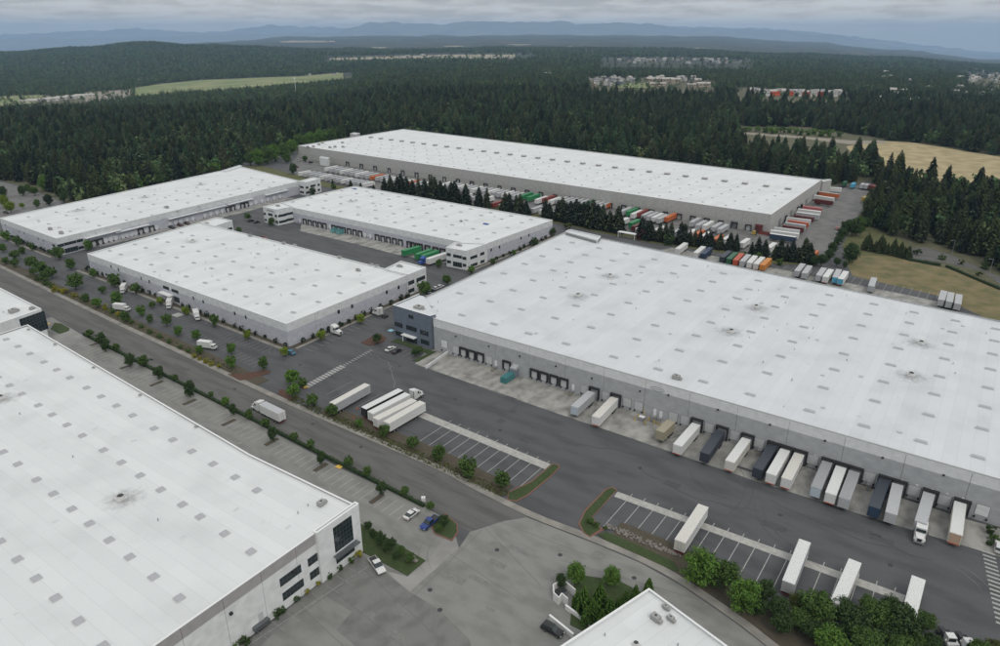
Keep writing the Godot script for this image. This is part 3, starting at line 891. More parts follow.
# ------------------------------------------------------------------ the scene
func _ready() -> void:
	rng.seed = 20240
	var cam := Camera3D.new()
	cam.name = "camera"
	cam.position = Vector3(0, H, 0)
	cam.rotation.x = -PITCH
	cam.fov = rad_to_deg(2.0 * atan(323.0 / F))
	cam.near = 1.0
	cam.far = 90000.0
	add_child(cam)
	cam.current = true
	var env := Environment.new()
	env.background_mode = Environment.BG_SKY
	var sm := PanoramaSkyMaterial.new()
	sm.panorama = make_sky()
	var sky := Sky.new()
	sky.sky_material = sm
	env.sky = sky
	env.tonemap_mode = Environment.TONE_MAPPER_LINEAR
	env.tonemap_exposure = 1.0
	env.fog_enabled = true
	env.fog_density = 0.000052
	env.fog_light_color = lin(0.46, 0.69, 1.0)
	env.sdfgi_enabled = true
	env.ssao_enabled = true
	env.ssil_enabled = true
	var we := WorldEnvironment.new()
	we.name = "world_environment"
	we.environment = env
	add_child(we)
	var sun := DirectionalLight3D.new()
	sun.name = "sun"
	sun.light_energy = 0.36
	sun.light_color = Color(1.0, 0.97, 0.93)
	sun.light_angular_distance = 24.0
	sun.shadow_enabled = true
	add_child(sun)
	sun.look_at_from_position(Vector3(28, 100, 80), Vector3.ZERO)
	fine.seed = 5
	fine.frequency = 0.0011
	fine.fractal_octaves = 4
	for r in TD.size():
		var row := []
		for c in TCOL.size():
			row.append(float(TH0[r][c]) if r < 3 else h_from_y(TY[r - 3][c], TD[r]))
		tH.append(row)
	make_materials()
	make_shapes()
	make_plant_shapes()
	land()
	surfaces()
	main_warehouse()
	left_warehouses()
	far_warehouse()
	near_buildings()
	trailers()
	cars_and_trucks()
	small_things()
	street_plants()
	forest()
	far_houses()

func make_shapes() -> void:
	SH.box = BoxMesh.new()
	var d := cyl(0.5, 0.5, 1.0, 16)
	SH.disc = d
	SH.pipe = cyl(0.12, 0.12, 1.3, 8)
	var st := begin()
	sbox(st, Vector3(0, 0.16, 0), Vector3(1, 0.32, 1))
	SH.sky_kerb = st.commit()
	st = begin()   # a low bulging dome of facets
	var ring := func(k: float, y: float) -> Array:
		return [Vector3(-k, y, -k), Vector3(k, y, -k), Vector3(k, y, k), Vector3(-k, y, k)]
	var rs := [ring.call(0.45, 0.325), ring.call(0.40, 0.45), ring.call(0.2, 0.52)]
	for i in 2:
		for j in 4:
			quad(st, rs[i][j], rs[i][(j + 1) % 4], rs[i + 1][(j + 1) % 4], rs[i + 1][j])
	quad(st, rs[2][0], rs[2][1], rs[2][2], rs[2][3])
	SH.sky_dome = st.commit()
	st = begin()
	sbox(st, Vector3(0, 0.2, 0), Vector3(2.2, 0.4, 2.2))
	for k in 12:
		var a := TAU * k / 12
		var b := TAU * (k + 1) / 12
		quad(st, Vector3(cos(a) * 0.9, 0.4, sin(a) * 0.9), Vector3(cos(b) * 0.9, 0.4, sin(b) * 0.9), Vector3(cos(b) * 0.75, 1.05, sin(b) * 0.75), Vector3(cos(a) * 0.75, 1.05, sin(a) * 0.75))
	SH.fan = st.commit()
	mat("roof_unit_pale", lin(0.52, 0.52, 0.51), 0.6)
	# soot blown out of the exhaust fans lies on the white membrane as a ragged, grainy spot
	var pm := PlaneMesh.new()
	pm.size = Vector2(2, 2)
	SH.stain = pm
	var n := FastNoiseLite.new()
	n.seed = 9
	n.frequency = 0.035
	n.fractal_octaves = 5
	var im := Image.create(256, 256, false, Image.FORMAT_RGBA8)
	for y in 256:
		for x in 256:
			var p := Vector2(x - 127.5, y - 127.5) / 127.5
			var r := p.length()
			var a := p.angle()
			var ragged := n.get_noise_2d(cos(a) * 9.0 + 50.0, sin(a) * 9.0) * 0.30 + n.get_noise_2d(x * 0.8, y * 0.8) * 0.35
			var v := clampf((0.80 + ragged - r) * 1.0, 0.0, 1.0) * (0.75 + 0.6 * n.get_noise_2d(x * 5.0, y * 5.0))
			v = pow(v, 1.5) * 0.8
			if r > 0.98:
				v = 0.0
			im.set_pixel(x, y, Color(0.27, 0.26, 0.25, clampf(v, 0.0, 0.32)))
	var so := StandardMaterial3D.new()
	so.resource_name = "soot"
	so.albedo_texture = ImageTexture.create_from_image(im)
	so.transparency = BaseMaterial3D.TRANSPARENCY_ALPHA
	so.roughness = 0.95
	M.soot = so

func land() -> void:
	# the ground as one sheet out to the far plateau: near field and far woods are two surfaces of it
	var us := []
	for k in 141:
		us.append(-1.5 + 3.0 * k / 140.0)
	var near := [-140.0, -60.0, 40.0, 150.0, 300.0, 450.0, 600.0, 750.0]
	var d := 750.0
	while d < 2600.0:
		d *= 1.025
		near.append(d)
	var far := [d]
	while d < 16000.0:
		d *= 1.035
		far.append(minf(d, 16000.0))
	far.append(16800.0)
	var me := ArrayMesh.new()
	for rows in [near, far]:
		var st := begin()
		st.set_smooth_group(0)
		var g := []
		for r in rows:
			var line := []
			for u in us:
				var x: float = u * (r + 160.0)
				line.append(Vector3(x, hT(x, -r) - (250.0 if r > 16500.0 else 0.0), -r))
			g.append(line)
		for i in g.size() - 1:
			for j in us.size() - 1:
				for v in [g[i][j], g[i][j + 1], g[i + 1][j + 1], g[i][j], g[i + 1][j + 1], g[i + 1][j]]:
					st.set_uv(Vector2(v.x, v.z))
					st.add_vertex(v)
		st.generate_normals()
		st.commit(me)
	var o := MeshInstance3D.new()
	o.name = "ground"
	o.mesh = me
	me.surface_set_material(0, M.forest_floor)
	me.surface_set_material(1, M.far_woods)
	o.set_meta("kind", "structure")
	add_child(o, true)
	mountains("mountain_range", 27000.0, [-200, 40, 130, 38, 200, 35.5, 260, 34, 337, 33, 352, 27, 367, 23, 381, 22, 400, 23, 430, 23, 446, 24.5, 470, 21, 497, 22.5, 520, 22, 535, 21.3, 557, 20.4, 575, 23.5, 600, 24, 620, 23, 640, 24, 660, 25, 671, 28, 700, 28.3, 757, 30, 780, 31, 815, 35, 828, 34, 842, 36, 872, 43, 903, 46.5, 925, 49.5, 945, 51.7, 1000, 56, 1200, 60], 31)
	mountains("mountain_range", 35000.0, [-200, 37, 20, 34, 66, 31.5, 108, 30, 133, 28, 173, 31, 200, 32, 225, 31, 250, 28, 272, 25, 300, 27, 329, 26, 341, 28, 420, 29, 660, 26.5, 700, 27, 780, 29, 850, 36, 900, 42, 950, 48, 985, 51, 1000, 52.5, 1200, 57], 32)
func mountains(called: String, D: float, ridge: Array, sd: int) -> void:
	var n := FastNoiseLite.new()
	n.seed = sd
	n.frequency = 0.00045
	n.fractal_octaves = 5
	var cols := 260
	var rows := 9
	var g := []
	for j in rows:
		var f := float(j) / (rows - 1)
		var line := []
		for i in cols + 1:
			var px := -200.0 + 1400.0 * i / cols
			var k := 0
			while k < ridge.size() - 4 and ridge[k + 2] < px:
				k += 2
			var y := lerpf(ridge[k + 1], ridge[k + 3], clampf((px - ridge[k]) / (ridge[k + 2] - ridge[k]), 0.0, 1.0))
			var dd := D - (1.0 - f) * 4200.0
			var top := h_from_y(y, D)
			var x := (px - 500.0) / F * 0.924 * dd
			var h := lerpf(-1600.0, top, pow(f, 0.35)) + n.get_noise_2d(x, dd) * 190.0 * f * (1.0 - f) * 2.0 + n.get_noise_2d(x * 3.0, dd * 3.0) * 75.0 * f + n.get_noise_2d(x * 9.0, dd * 9.0) * 30.0 * f
			line.append(Vector3(x, h, -dd))
		g.append(line)
	var st := begin()
	st.set_smooth_group(0)
	for j in rows - 1:
		for i in cols:
			for v in [g[j][i], g[j][i + 1], g[j + 1][i + 1], g[j][i], g[j + 1][i + 1], g[j + 1][i]]:
				st.add_vertex(v)
	st.generate_normals()
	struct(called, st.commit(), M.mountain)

func lines_row(o: Node3D, a: Vector3, b: Vector3, spacing: float, off: float, length: float, dir: Vector3, m: String, w := 0.14, skip := []) -> void:
	var L := a.distance_to(b)
	var n := int(L / spacing)
	var d := (b - a).normalized()
	var bs := heading(dir)
	for k in n + 1:
		if k in skip:
			continue
		var p := a + d * (k * spacing) + dir * (off + length / 2)
		part(o, "stall_line", SH.plane, M[m], Transform3D(bs * Basis.from_scale(Vector3(w, 1, length)), Vector3(p.x, 0.075, p.z)))
func markings(called: String, label: String) -> Node3D:
	var o := Node3D.new()
	o.name = numbered(called)
	add_child(o, true)
	o.set_meta("kind", "structure")
	o.set_meta("label", label)
	return o
func far_sheet(called: String, top: Array, bot: Array, m: String, lift := 1.2) -> void:
	# a field draped over the terrain between two pixel lines, given as x, y pairs with the same x
	var st := begin()
	var g := []
	var pts_t := pxpoly(top)
	var pts_b := pxpoly(bot)
	for i in pts_t.size() - 1:
		for k in 6:
			if k == 0 and i > 0:
				pass
			var f := k / 6.0
			var a := pts_t[i].lerp(pts_t[i + 1], f)
			var b := pts_b[i].lerp(pts_b[i + 1], f)
			var line := []
			for j in 7:
				var q := a.lerp(b, j / 6.0)
				line.append(PT(q.x, q.y) + Vector3(0, lift, 0))
			g.append(line)
	for i in g.size() - 1:
		for j in 6:
			quad(st, g[i][j], g[i + 1][j], g[i + 1][j + 1], g[i][j + 1])
	struct(called, st.commit(), M[m])

func surfaces() -> void:
	var pl := PlaneMesh.new()
	pl.size = Vector2(1, 1)
	SH.plane = pl
	struct("asphalt", sheet(poly([-500, 330, -300, 215, -60, 182, 0, 180, 28, 188, 60, 200, 75, 207, 238, 169, 246, 161, 296, 151, 400, 136, 824, 188, 872, 181, 873, 192, 858, 216, 842, 245, 846, 262, 905, 275, 960, 296, 1000, 310, 1200, 360, 1400, 500, 1200, 800, 400, 760, -500, 760]), 0.012), M.asphalt)
	struct("yard", sheet(poly([288, 168, 300, 152, 330, 156, 771, 233, 824, 192, 871, 183, 872, 192, 857, 216, 840, 244, 822, 258, 800, 262, 760, 254, 700, 243, 610, 228, 560, 217, 470, 204, 380, 190, 300, 178]), 0.022), M.yard)
	# the street and its kerbs
	var kerb := smooth_line(poly([-160, 188, 15, 275, 107.5, 320, 180, 354, 280, 401, 430, 466.5, 465.4, 485, 527, 516, 589, 540.5, 640, 562, 680, 584, 734, 621, 766, 646, 850, 712]))
	var south := poly([-160, 206, 0, 288, 52, 316, 86, 335.5, 120, 353, 250, 418.5, 340, 466, 420, 503, 452, 522, 470, 532, 483, 528, 504, 521, 527, 517.5])
	var sp_ := PackedVector2Array()
	for p in kerb:
		if to_px(V3(p)).x > 527.0:
			break
		sp_.append(p)
	south.reverse()
	sp_.append_array(south)
	struct("street", sheet(sp_, 0.03), M.street)
	struct("sidewalk", sheet(ribbon(kerb, 0.0, 2.1, 0.0), 0.14, 0.0), M.walk)
	var k1 := PackedVector2Array()
	var k2 := PackedVector2Array()
	var k3 := PackedVector2Array()
	for p in kerb:
		var x := to_px(V3(p)).x
		if x < 262.0:
			k1.append(p)
		elif x > 285.0 and x < 505.0:
			k2.append(p)
		elif x > 590.0:
			k3.append(p)
	struct("planting_strip", sheet(ribbon(k1, 2.1, 7.2, 0.0), 0.17, 0.0), M.mulch)
	struct("planting_strip", sheet(ribbon(k2, 2.1, 8.0, 0.0), 0.17, 0.0), M.mulch)
	struct("planting_strip", sheet(ribbon(k3, 2.1, 10.5, 0.0), 0.17, 0.0), M.mulch)
	struct("grass_verge", sheet(poly([598, 535, 606, 532.5, 640, 547, 673, 562, 680, 572, 672, 570.5, 640, 556, 606, 541]), 0.24, 0.0), M.lawn)
	struct("kerb_island", sheet(poly([583, 533.5, 578, 524, 584, 511, 605, 489.5, 612, 487, 617.5, 490, 592, 518, 604, 530.5, 590, 538]), 0.15, 0.0), M.kerb_red)
	struct("grass_island", sheet(poly([584, 532.5, 580, 524, 585.5, 512, 606, 490.5, 611.5, 488.2, 616, 490.6, 591, 518, 600, 529.5, 589.5, 536.5]), 0.2, 0.0), M.lawn)
	struct("kerb_island", sheet(poly([507, 500.5, 516, 502, 528, 496, 551, 477, 560, 467.5, 558, 464.5, 552, 464, 530, 482, 508, 492]), 0.15, 0.0), M.kerb_red)
	struct("grass_island", sheet(poly([508, 499.5, 516, 500.8, 527, 495, 550, 476.5, 558.6, 467.6, 557, 465.3, 552.5, 465, 531, 483, 509, 493]), 0.2, 0.0), M.lawn)
	struct("red_mulch_bed", sheet(poly([228, 374.5, 240, 381, 252, 379, 270, 373.5, 270.5, 371, 262, 370.5, 247, 374]), 0.2, 0.0), M.redmulch)
	struct("red_mulch_bed", sheet(poly([278, 394, 279, 390, 284, 390, 292, 396, 300, 398, 290, 401]), 0.2, 0.0), M.redmulch)
	struct("red_mulch_bed", sheet(poly([361, 343, 370, 338, 381, 334, 386, 338, 384, 342, 370, 346]), 0.2, 0.0), M.redmulch)
	struct("red_mulch_bed", sheet(poly([391, 342, 398, 339, 424, 349, 436, 352, 418, 362, 412, 361, 428, 354, 400, 344]), 0.2, 0.0), M.lawn)
	# the concrete lot at the junction
	struct("concrete_lot", sheet(poly([527, 517.5, 589, 541.5, 640, 563, 680, 585, 734, 622, 766, 647, 850, 713, 600, 740, 60, 740, 250, 640, 359, 552, 410, 592, 459, 548, 470, 532, 483, 528, 504, 521]), 0.032), M.lot)
	struct("concrete_lot", sheet(poly([410, 592, 440, 610, 470, 640, 480, 700, 100, 740, 250, 640, 359, 552]), 0.038), M.lot_dark)
	struct("concrete_lot", sheet(poly([298, 612, 322, 594, 352, 612, 336, 630, 360, 650, 352, 700, 230, 700, 262, 645]), 0.043), M.lot)
	struct("car_park", sheet(poly([10, 330, 52, 317, 86, 337, 250, 420, 340, 468, 425, 507, 452, 523, 459, 548, 410, 592, 340, 540, 20, 420]), 0.036), M.lot)
	struct("driveway", sheet(poly([384, 570, 407.6, 577, 427, 561.5, 451, 530, 459, 548, 410, 592]), 0.041), M.lot_light)
	struct("driveway", sheet(poly([54, 337.5, 69, 327, 86, 337, 73, 341, 70, 343, 60, 345]), 0.041), M.lot_light)
	struct("grass_island", sheet(poly([357.5, 523, 374, 530, 425.5, 561, 407.6, 576, 362, 552]), 0.2, 0.0), M.lawn)
	struct("kerb_island", sheet(poly([431, 526, 446, 513.5, 458, 525, 458.5, 533, 452, 541.5, 434, 534]), 0.15, 0.0), M.kerb_red)
	struct("grass_island", sheet(poly([432.5, 526, 446, 515, 456.5, 525, 457, 532.5, 451.5, 540, 435, 533]), 0.2, 0.0), M.lawn)
	struct("grass_island", sheet(poly([51, 329, 55, 323, 62, 324, 70, 328.5, 69, 331, 60, 334]), 0.2, 0.0), M.lawn)
	struct("grass_island", sheet(poly([575, 575, 590, 577, 618, 581, 640, 592, 660, 620, 620, 650, 570, 625]), 0.2, 0.0), M.lawn)
	# joints of the concrete lot
	var jo := markings("slab_joint", "dark joint lines between the slabs of the concrete lot")
	for q in [[485, 528, 540, 585], [482, 530, 400, 610], [450, 554, 520, 600], [330, 590, 430, 560], [300, 615, 370, 565], [360, 566, 440, 640], [330, 588, 420, 660], [300, 606, 380, 680], [500, 522, 600, 560], [560, 560, 700, 600]]:
		var a := P(q[0], q[1])
		var b := P(q[2], q[3])
		var mm := (a + b) / 2
		part(jo, "joint_line", SH.plane, M.joint, Transform3D(heading(b - a) * Basis.from_scale(Vector3(0.12, 1, a.distance_to(b))), Vector3(mm.x, 0.05, mm.z)))
	# crack-seal lines on the asphalt court
	var cr := markings("crack_seal", "thin sealed cracks wandering over the asphalt court")
	var rc := RandomNumberGenerator.new()
	rc.seed = 12
	for q in [[365, 352, 388, 362, 392, 372, 394, 388], [430, 430, 520, 395, 510, 402], [640, 470, 700, 500, 760, 512], [770, 500, 860, 540, 930, 560], [560, 440, 640, 455], [470, 400, 500, 412, 515, 412, 515, 404], [690, 470, 705, 490, 730, 500], [200, 370, 240, 384], [150, 350, 175, 345], [300, 405, 320, 425], [420, 480, 450, 470]]:
		for k in range(0, q.size() - 2, 2):
			var a := P(q[k], q[k + 1])
			var b := P(q[k + 2], q[k + 3])
			var last := a
			for s in 6:
				var e := a.lerp(b, (s + 1) / 6.0) + Vector3(rc.randf_range(-0.8, 0.8), 0, rc.randf_range(-0.8, 0.8)) * (0.0 if s == 5 else 1.0)
				var mm := (last + e) / 2
				part(cr, "crack_line", SH.plane, M.tar if q[0] != 365 else M.paint_faint, Transform3D(heading(e - last) * Basis.from_scale(Vector3(0.13, 1, last.distance_to(e))), Vector3(mm.x, 0.048 + 0.0015 * s, mm.z)))
				last = e
	# curved tyre marks left by turning trucks
	var tm := markings("tyre_marks", "dark curved tyre marks of turning trucks on the pavement")
	var rt := RandomNumberGenerator.new()
	rt.seed = 44
	for k in 12:
		var q: Array = [[560, 430, 300], [700, 480, 300], [840, 530, 250], [480, 410, 250], [470, 590, 200], [560, 560, 160], [900, 580, 200], [420, 620, 160], [520, 545, 140], [330, 345, 120]][k % 10]
		var c := P(q[0] + rt.randf_range(-60, 60), q[1] + rt.randf_range(-14, 14))
		var rad := rt.randf_range(9.0, 26.0)
		var a0 := rt.randf() * TAU
		var da := rt.randf_range(0.5, 1.5)
		for side in 2:
			var st := begin()
			var rr := rad + side * 2.0
			for i in 14:
				var a := a0 + da * i / 14.0
				var b := a0 + da * (i + 1) / 14.0
				var w := 0.07 * sin(PI * (i + 0.5) / 14.0) + 0.03
				quad(st, c + Vector3(cos(a) * (rr - w), 0.052, sin(a) * (rr - w)), c + Vector3(cos(b) * (rr - w), 0.052, sin(b) * (rr - w)), c + Vector3(cos(b) * (rr + w), 0.052, sin(b) * (rr + w)), c + Vector3(cos(a) * (rr + w), 0.052, sin(a) * (rr + w)))
			part(tm, "tyre_mark", st.commit(), M.skid if k % 10 < 4 else M.skid_lot)
	# repaired patches, drain grates and manhole covers
	var pa := markings("pavement_patches", "repaired patches, drain grates and manhole covers in the pavement")
	for k in 46:
		var q: Array = [[560, 425, 0], [700, 480, 0], [840, 530, 0], [470, 410, 0], [330, 345, 0], [350, 455, 1], [200, 380, 1], [500, 575, 2], [430, 625, 2], [560, 560, 2]][k % 10]
		var c := P(q[0] + rt.randf_range(-70, 70), q[1] + rt.randf_range(-16, 16))
		if q[2] == 1:
			c = P(120, 338).lerp(P(440, 482), rt.randf()) - N1 * rt.randf_range(1.0, 9.0)
		part(pa, "pavement_patch", SH.plane, M[["patch", "patch_street", "patch_lot"][q[2]]], Transform3D(heading(E1) * Basis.from_scale(Vector3(rt.randf_range(0.8, 2.6), 1, rt.randf_range(1.5, 7.0))), Vector3(c.x, 0.047, c.z)))
	for q in [[235, 389], [313, 424], [361, 447], [500, 430], [640, 468], [780, 515], [890, 565], [455, 399], [497, 550], [430, 590], [440, 610], [560, 555], [634, 578], [400, 366], [300, 365], [150, 330]]:
		var c := P(q[0], q[1])
		part(pa, "manhole_cover", SH.disc, M.chassis, Transform3D(Basis.from_scale(Vector3(1.1, 0.06, 1.1)), Vector3(c.x, 0.045, c.z)))
	# dock aprons
	struct("dock_apron", sheet(poly([415, 364, 425, 352, 437, 349, 560, 384, 747, 448, 965, 519, 1040, 540, 1030, 566, 985.6, 552.5, 870, 517.5, 755, 481, 630, 438, 560, 414.5]), 0.04), M.concrete)
	struct("dock_apron", sheet(poly([302, 222, 330, 219, 430, 246, 470, 262, 440, 263, 395, 254, 352, 243, 300, 231]), 0.04), M.concrete)
	struct("dock_apron", sheet(poly([100, 247, 175, 229, 250, 211, 295, 198, 270, 197, 176, 222, 96, 242]), 0.04), M.concrete)
	struct("trailer_pad", sheet(poly([424.5, 412.5, 418, 416.5, 545, 469.3, 550.5, 464.3]), 0.045), M.pad)
	struct("trailer_pad", sheet(poly([617.4, 491.7, 614, 496.6, 903, 602.5, 905.5, 595.5]), 0.045), M.pad)
	struct("trailer_pad", sheet(poly([660, 250, 672, 247.5, 860, 285.5, 945, 303, 940, 308, 852, 291]), 0.045), M.concrete)
	var so := markings("stall_markings", "white lines of the trailer stalls beside the street")
	lines_row(so, P(424, 411), P(549, 463.5), 3.72, -17.5, 18.5, N1, "paint", 0.2, [0, 1, 2])
	lines_row(so, P(632.5, 494), P(906, 591.5), 3.66, -17.0, 17.0, N1, "paint", 0.2)
	lines_row(so, P(616, 491.5), P(617, 492), 3.66, -17.0, 16.0, N1, "paint", 0.2)
	var s2 := markings("stall_markings", "white lines of the trailer stalls behind the largest warehouse")
	lines_row(s2, P(700, 256), P(945, 303), 3.66, 0.0, 14.0, N1, "paint_faint", 0.2)
	lines_row(s2, P(632, 240), P(665, 246), 2.9, 0.0, 6.0, N1, "paint_faint", 0.15)
	var s3 := markings("stall_markings", "white lines of the car stalls round the white warehouses")
	var l3a := P(87.3, 268)
	var l3b := P(288, 345)
	lines_row(s3, l3a, l3b, 2.75, -10.5, 5.0, N1, "paint_faint", 0.16, [4, 5, 14, 15, 24, 25, 34, 35, 44, 45])
	lines_row(s3, P(60, 283), P(245, 371), 2.75, 3.5, 5.0, N1, "paint_faint", 0.16, [8, 9, 20, 21, 32, 33, 34])
	lines_row(s3, P(292, 346.5), P(420, 293), 2.75, -0.2, 0.1, N1, "paint_faint", 0.16)
	lines_row(s3, P(298, 346), P(384, 307), 2.9, 3.6, 5.0, E1, "paint_faint", 0.18)
	lines_row(s3, P(20, 263), P(55, 280), 2.75, 8.0, 5.0, N1, "paint_faint", 0.16)
	lines_row(s3, P(395, 352), P(416, 361), 2.75, -1.0, 5.0, N1, "paint_faint", 0.16)
	lines_row(s3, P(322, 397), P(350, 412), 3.7, 2.0, 12.0, N1, "paint_faint", 0.16)
	var s4 := markings("stall_markings", "faint lines of the car stalls along the clipped hedge")
	lines_row(s4, P(92, 343.5), P(418, 509), 2.75, -6.3, 5.6, N1, "paint", 0.2, [9, 10, 20, 21, 31, 32, 42, 43])
	lines_row(s4, P(80, 352), P(400, 522), 2.75, -11.5, 5.6, N1, "paint", 0.18)
	lines_row(s4, P(240, 640), P(362, 556), 3.4, 0.8, 4.5, E1, "paint_faint", 0.14)
	var bar := P(248, 646)
	var bar2 := P(366, 568)
	for k in 18:
		var p := bar.lerp(bar2, k / 17.0)
		part(s4, "stall_line", SH.plane, M.paint_faint, Transform3D(heading(bar2 - bar) * Basis.from_scale(Vector3(0.3, 1, 1.9)), Vector3(p.x, 0.075, p.z)))
	# crossings
	var cw := markings("crosswalk", "white bars of the crosswalks painted on the asphalt")
	for k in 24:
		var f := k / 23.0
		var p := P(307, 386.5).lerp(P(371, 350.5), f)
		part(cw, "crosswalk_bar", SH.plane, M.paint if k < 13 else M.paint_faint, Transform3D(heading(E1) * Basis.from_scale(Vector3(1.0 if k < 13 else 0.7, 1, 2.8 if k < 13 else 1.6)), Vector3(p.x, 0.078, p.z)))
	for k in 17:
		var p := P(988, 553).lerp(P(1003, 625), k / 16.0)
		part(cw, "crosswalk_bar", SH.plane, M.paint, Transform3D(heading(E1) * Basis.from_scale(Vector3(0.6, 1, 2.6)), Vector3(p.x, 0.078, p.z)))
	part(cw, "tactile_pad", SH.plane, M.yellow_paint, Transform3D(heading(E1) * Basis.from_scale(Vector3(1.8, 1, 1.4)), P(305.5, 387.5) + Vector3(0, 0.2, 0)))
	part(cw, "tactile_pad", SH.plane, M.yellow_paint, Transform3D(heading(E1) * Basis.from_scale(Vector3(2.4, 1, 2.0)), P(340.5, 466.5) + Vector3(0, 0.22, 0)))
	part(cw, "tactile_pad", SH.plane, M.yellow_paint, Transform3D(heading(E1) * Basis.from_scale(Vector3(2.6, 1, 1.4)), P(47, 324.5) + Vector3(0, 0.1, 0)))
	part(cw, "stall_emblem", SH.plane, M.blue_paint, Transform3D(heading(E1) * Basis.from_scale(Vector3(2.2, 1, 2.2)), P(391, 330.5) + Vector3(0, 0.08, 0)))
	part(cw, "stall_emblem", SH.plane, M.paint, Transform3D(heading(E1) * Basis.from_scale(Vector3(3.5, 1, 4.5)), P(178, 315) + Vector3(0, 0.08, 0)))
	# walks and beds along the warehouses
	var a3 := P(84, 269)
	var b3 := P(291, 347)
	var line := PackedVector2Array([XZ(a3), XZ(b3)])
	struct("footpath", sheet(ribbon(line, -2.3, -3.9, 0.0), 0.13, 0.0), M.walk)
	struct("planting_bed", sheet(ribbon(line, 0.0, -2.3, 0.0), 0.17, 0.0), M.mulch)
	var line2 := PackedVector2Array([XZ(P(291, 347)), XZ(P(424, 288))])
	struct("footpath", sheet(ribbon(line2, -2.2, -3.6, 0.0), 0.13, 0.0), M.walk)
	struct("planting_bed", sheet(ribbon(line2, 0.0, -2.2, 0.0), 0.17, 0.0), M.mulch)
	var line3 := PackedVector2Array([XZ(P(-10, 230)), XZ(P(57, 256))])
	struct("planting_bed", sheet(ribbon(line3, 0.0, -2.2, 0.0), 0.17, 0.0), M.mulch)
	struct("footpath", sheet(ribbon(line3, -2.2, -3.7, 0.0), 0.13, 0.0), M.walk)
	var line4 := PackedVector2Array([XZ(P(467, 269.5)), XZ(P(553, 235))])
	struct("planting_bed", sheet(ribbon(line4, 0.0, -2.2, 0.0), 0.17, 0.0), M.mulch)
	struct("footpath", sheet(ribbon(line4, -2.2, -3.7, 0.0), 0.13, 0.0), M.walk)
	struct("planting_bed", sheet(poly([383, 190, 470, 204, 560, 217, 612, 229, 650, 238, 700, 246, 770, 257, 818, 259, 816, 265, 770, 264, 735, 255, 700, 250, 650, 243, 600, 233, 560, 224, 470, 210, 383, 197]), 0.17, 0.0), M.rough_grass)
	struct("planting_bed", sheet(poly([245, 166, 262, 166, 300, 176, 320, 181, 350, 188, 360, 191, 340, 190, 300, 182, 252, 172]), 0.17, 0.0), M.rough_grass)
	# open ground on the right
	struct("dry_meadow", sheet(poly([846, 262, 857, 256, 885, 256, 910, 260.5, 930, 265.5, 965, 271.5, 985, 280, 1000, 290, 1060, 315, 1100, 345, 1040, 338, 985, 318, 945, 299, 935, 295, 852, 276]), 0.055), M.dry_grass)
	struct("meadow", sheet(poly([846, 262, 842, 245, 852, 230, 865, 224, 882, 231, 905, 242, 912, 248, 912, 260, 885, 256, 857, 256]), 0.05), M.rough_grass)
	struct("side_road", sheet(poly([906, 251, 912, 248.5, 926, 247.5, 952, 255.5, 1000, 277, 1100, 325, 1100, 336, 1000, 285, 982, 271, 940, 262, 909, 259]), 0.06), M.street)
	struct("forest_clearing", sheet(poly([-120, 200, -60, 184, 0, 181, 26, 188, 60, 201, 74, 208, 40, 217, 0, 224]), 0.03), M.yard)
	struct("grass_verge", sheet(poly([60, 203, 72, 203, 238, 167, 240, 170, 76, 208]), 0.035), M.lawn)
	struct("tan_field", sheet(poly([846, 146.5, 877, 140.5, 915, 143, 1000, 157, 1150, 178, 1150, 213, 1000, 195, 930, 188, 885, 179, 868, 160, 850, 152]), 0.06), M.tan_field)
	struct("dirt_road", sheet(poly([740, 132, 770, 134, 800, 136.2, 850, 140.5, 885, 141, 885, 143.5, 850, 144.5, 800, 138.6, 740, 134]), 0.1), M.dirt_road)
	far_sheet("valley_field", [135, 88.7, 165, 84.5, 200, 81, 260, 78.5, 300, 77, 352, 73], [135, 101, 165, 98, 200, 95, 260, 91, 300, 87, 352, 82], "farm_field", 2.5)
	far_sheet("brown_field", [86, 93.5, 112, 92, 134, 90.3], [86, 103, 112, 101, 134, 99], "dirt_road", 2.5)
	far_sheet("valley_field", [-60, 100, 0, 97.5, 52, 95.5], [-60, 110, 0, 108, 52, 103], "farm_field", 2.5)
	far_sheet("valley_field", [330, 58.5, 390, 57, 440, 55, 530, 54.5], [330, 60.5, 390, 59.5, 440, 59, 530, 58.5], "pale_field")
	far_sheet("valley_field", [280, 41.5, 310, 41, 340, 41.5], [280, 43, 310, 43, 340, 43], "pale_field", 4.0)
	for q in [[455, 46.5, 22], [520, 44.8, 26], [575, 47, 20], [640, 49.5, 22], [700, 48.5, 16], [470, 50.2, 24], [250, 55.5, 26], [300, 54.2, 20], [200, 62, 18], [60, 63, 16], [380, 47.8, 18], [770, 56, 20], [830, 60, 18], [905, 64.5, 22], [880, 69, 20]]:
		far_sheet("pale_clearing", [q[0] - q[2] / 2.0, q[1], q[0], q[1] - 0.25, q[0] + q[2] / 2.0, q[1] + 0.1], [q[0] - q[2] / 2.0, q[1] + 0.5, q[0], q[1] + 0.95, q[0] + q[2] / 2.0, q[1] + 0.6], "pale_field", 3.0)
	far_sheet("pale_clearing", [612, 83.5, 640, 83.5, 660, 84], [612, 88.5, 640, 89, 660, 88.5], "farm_field")

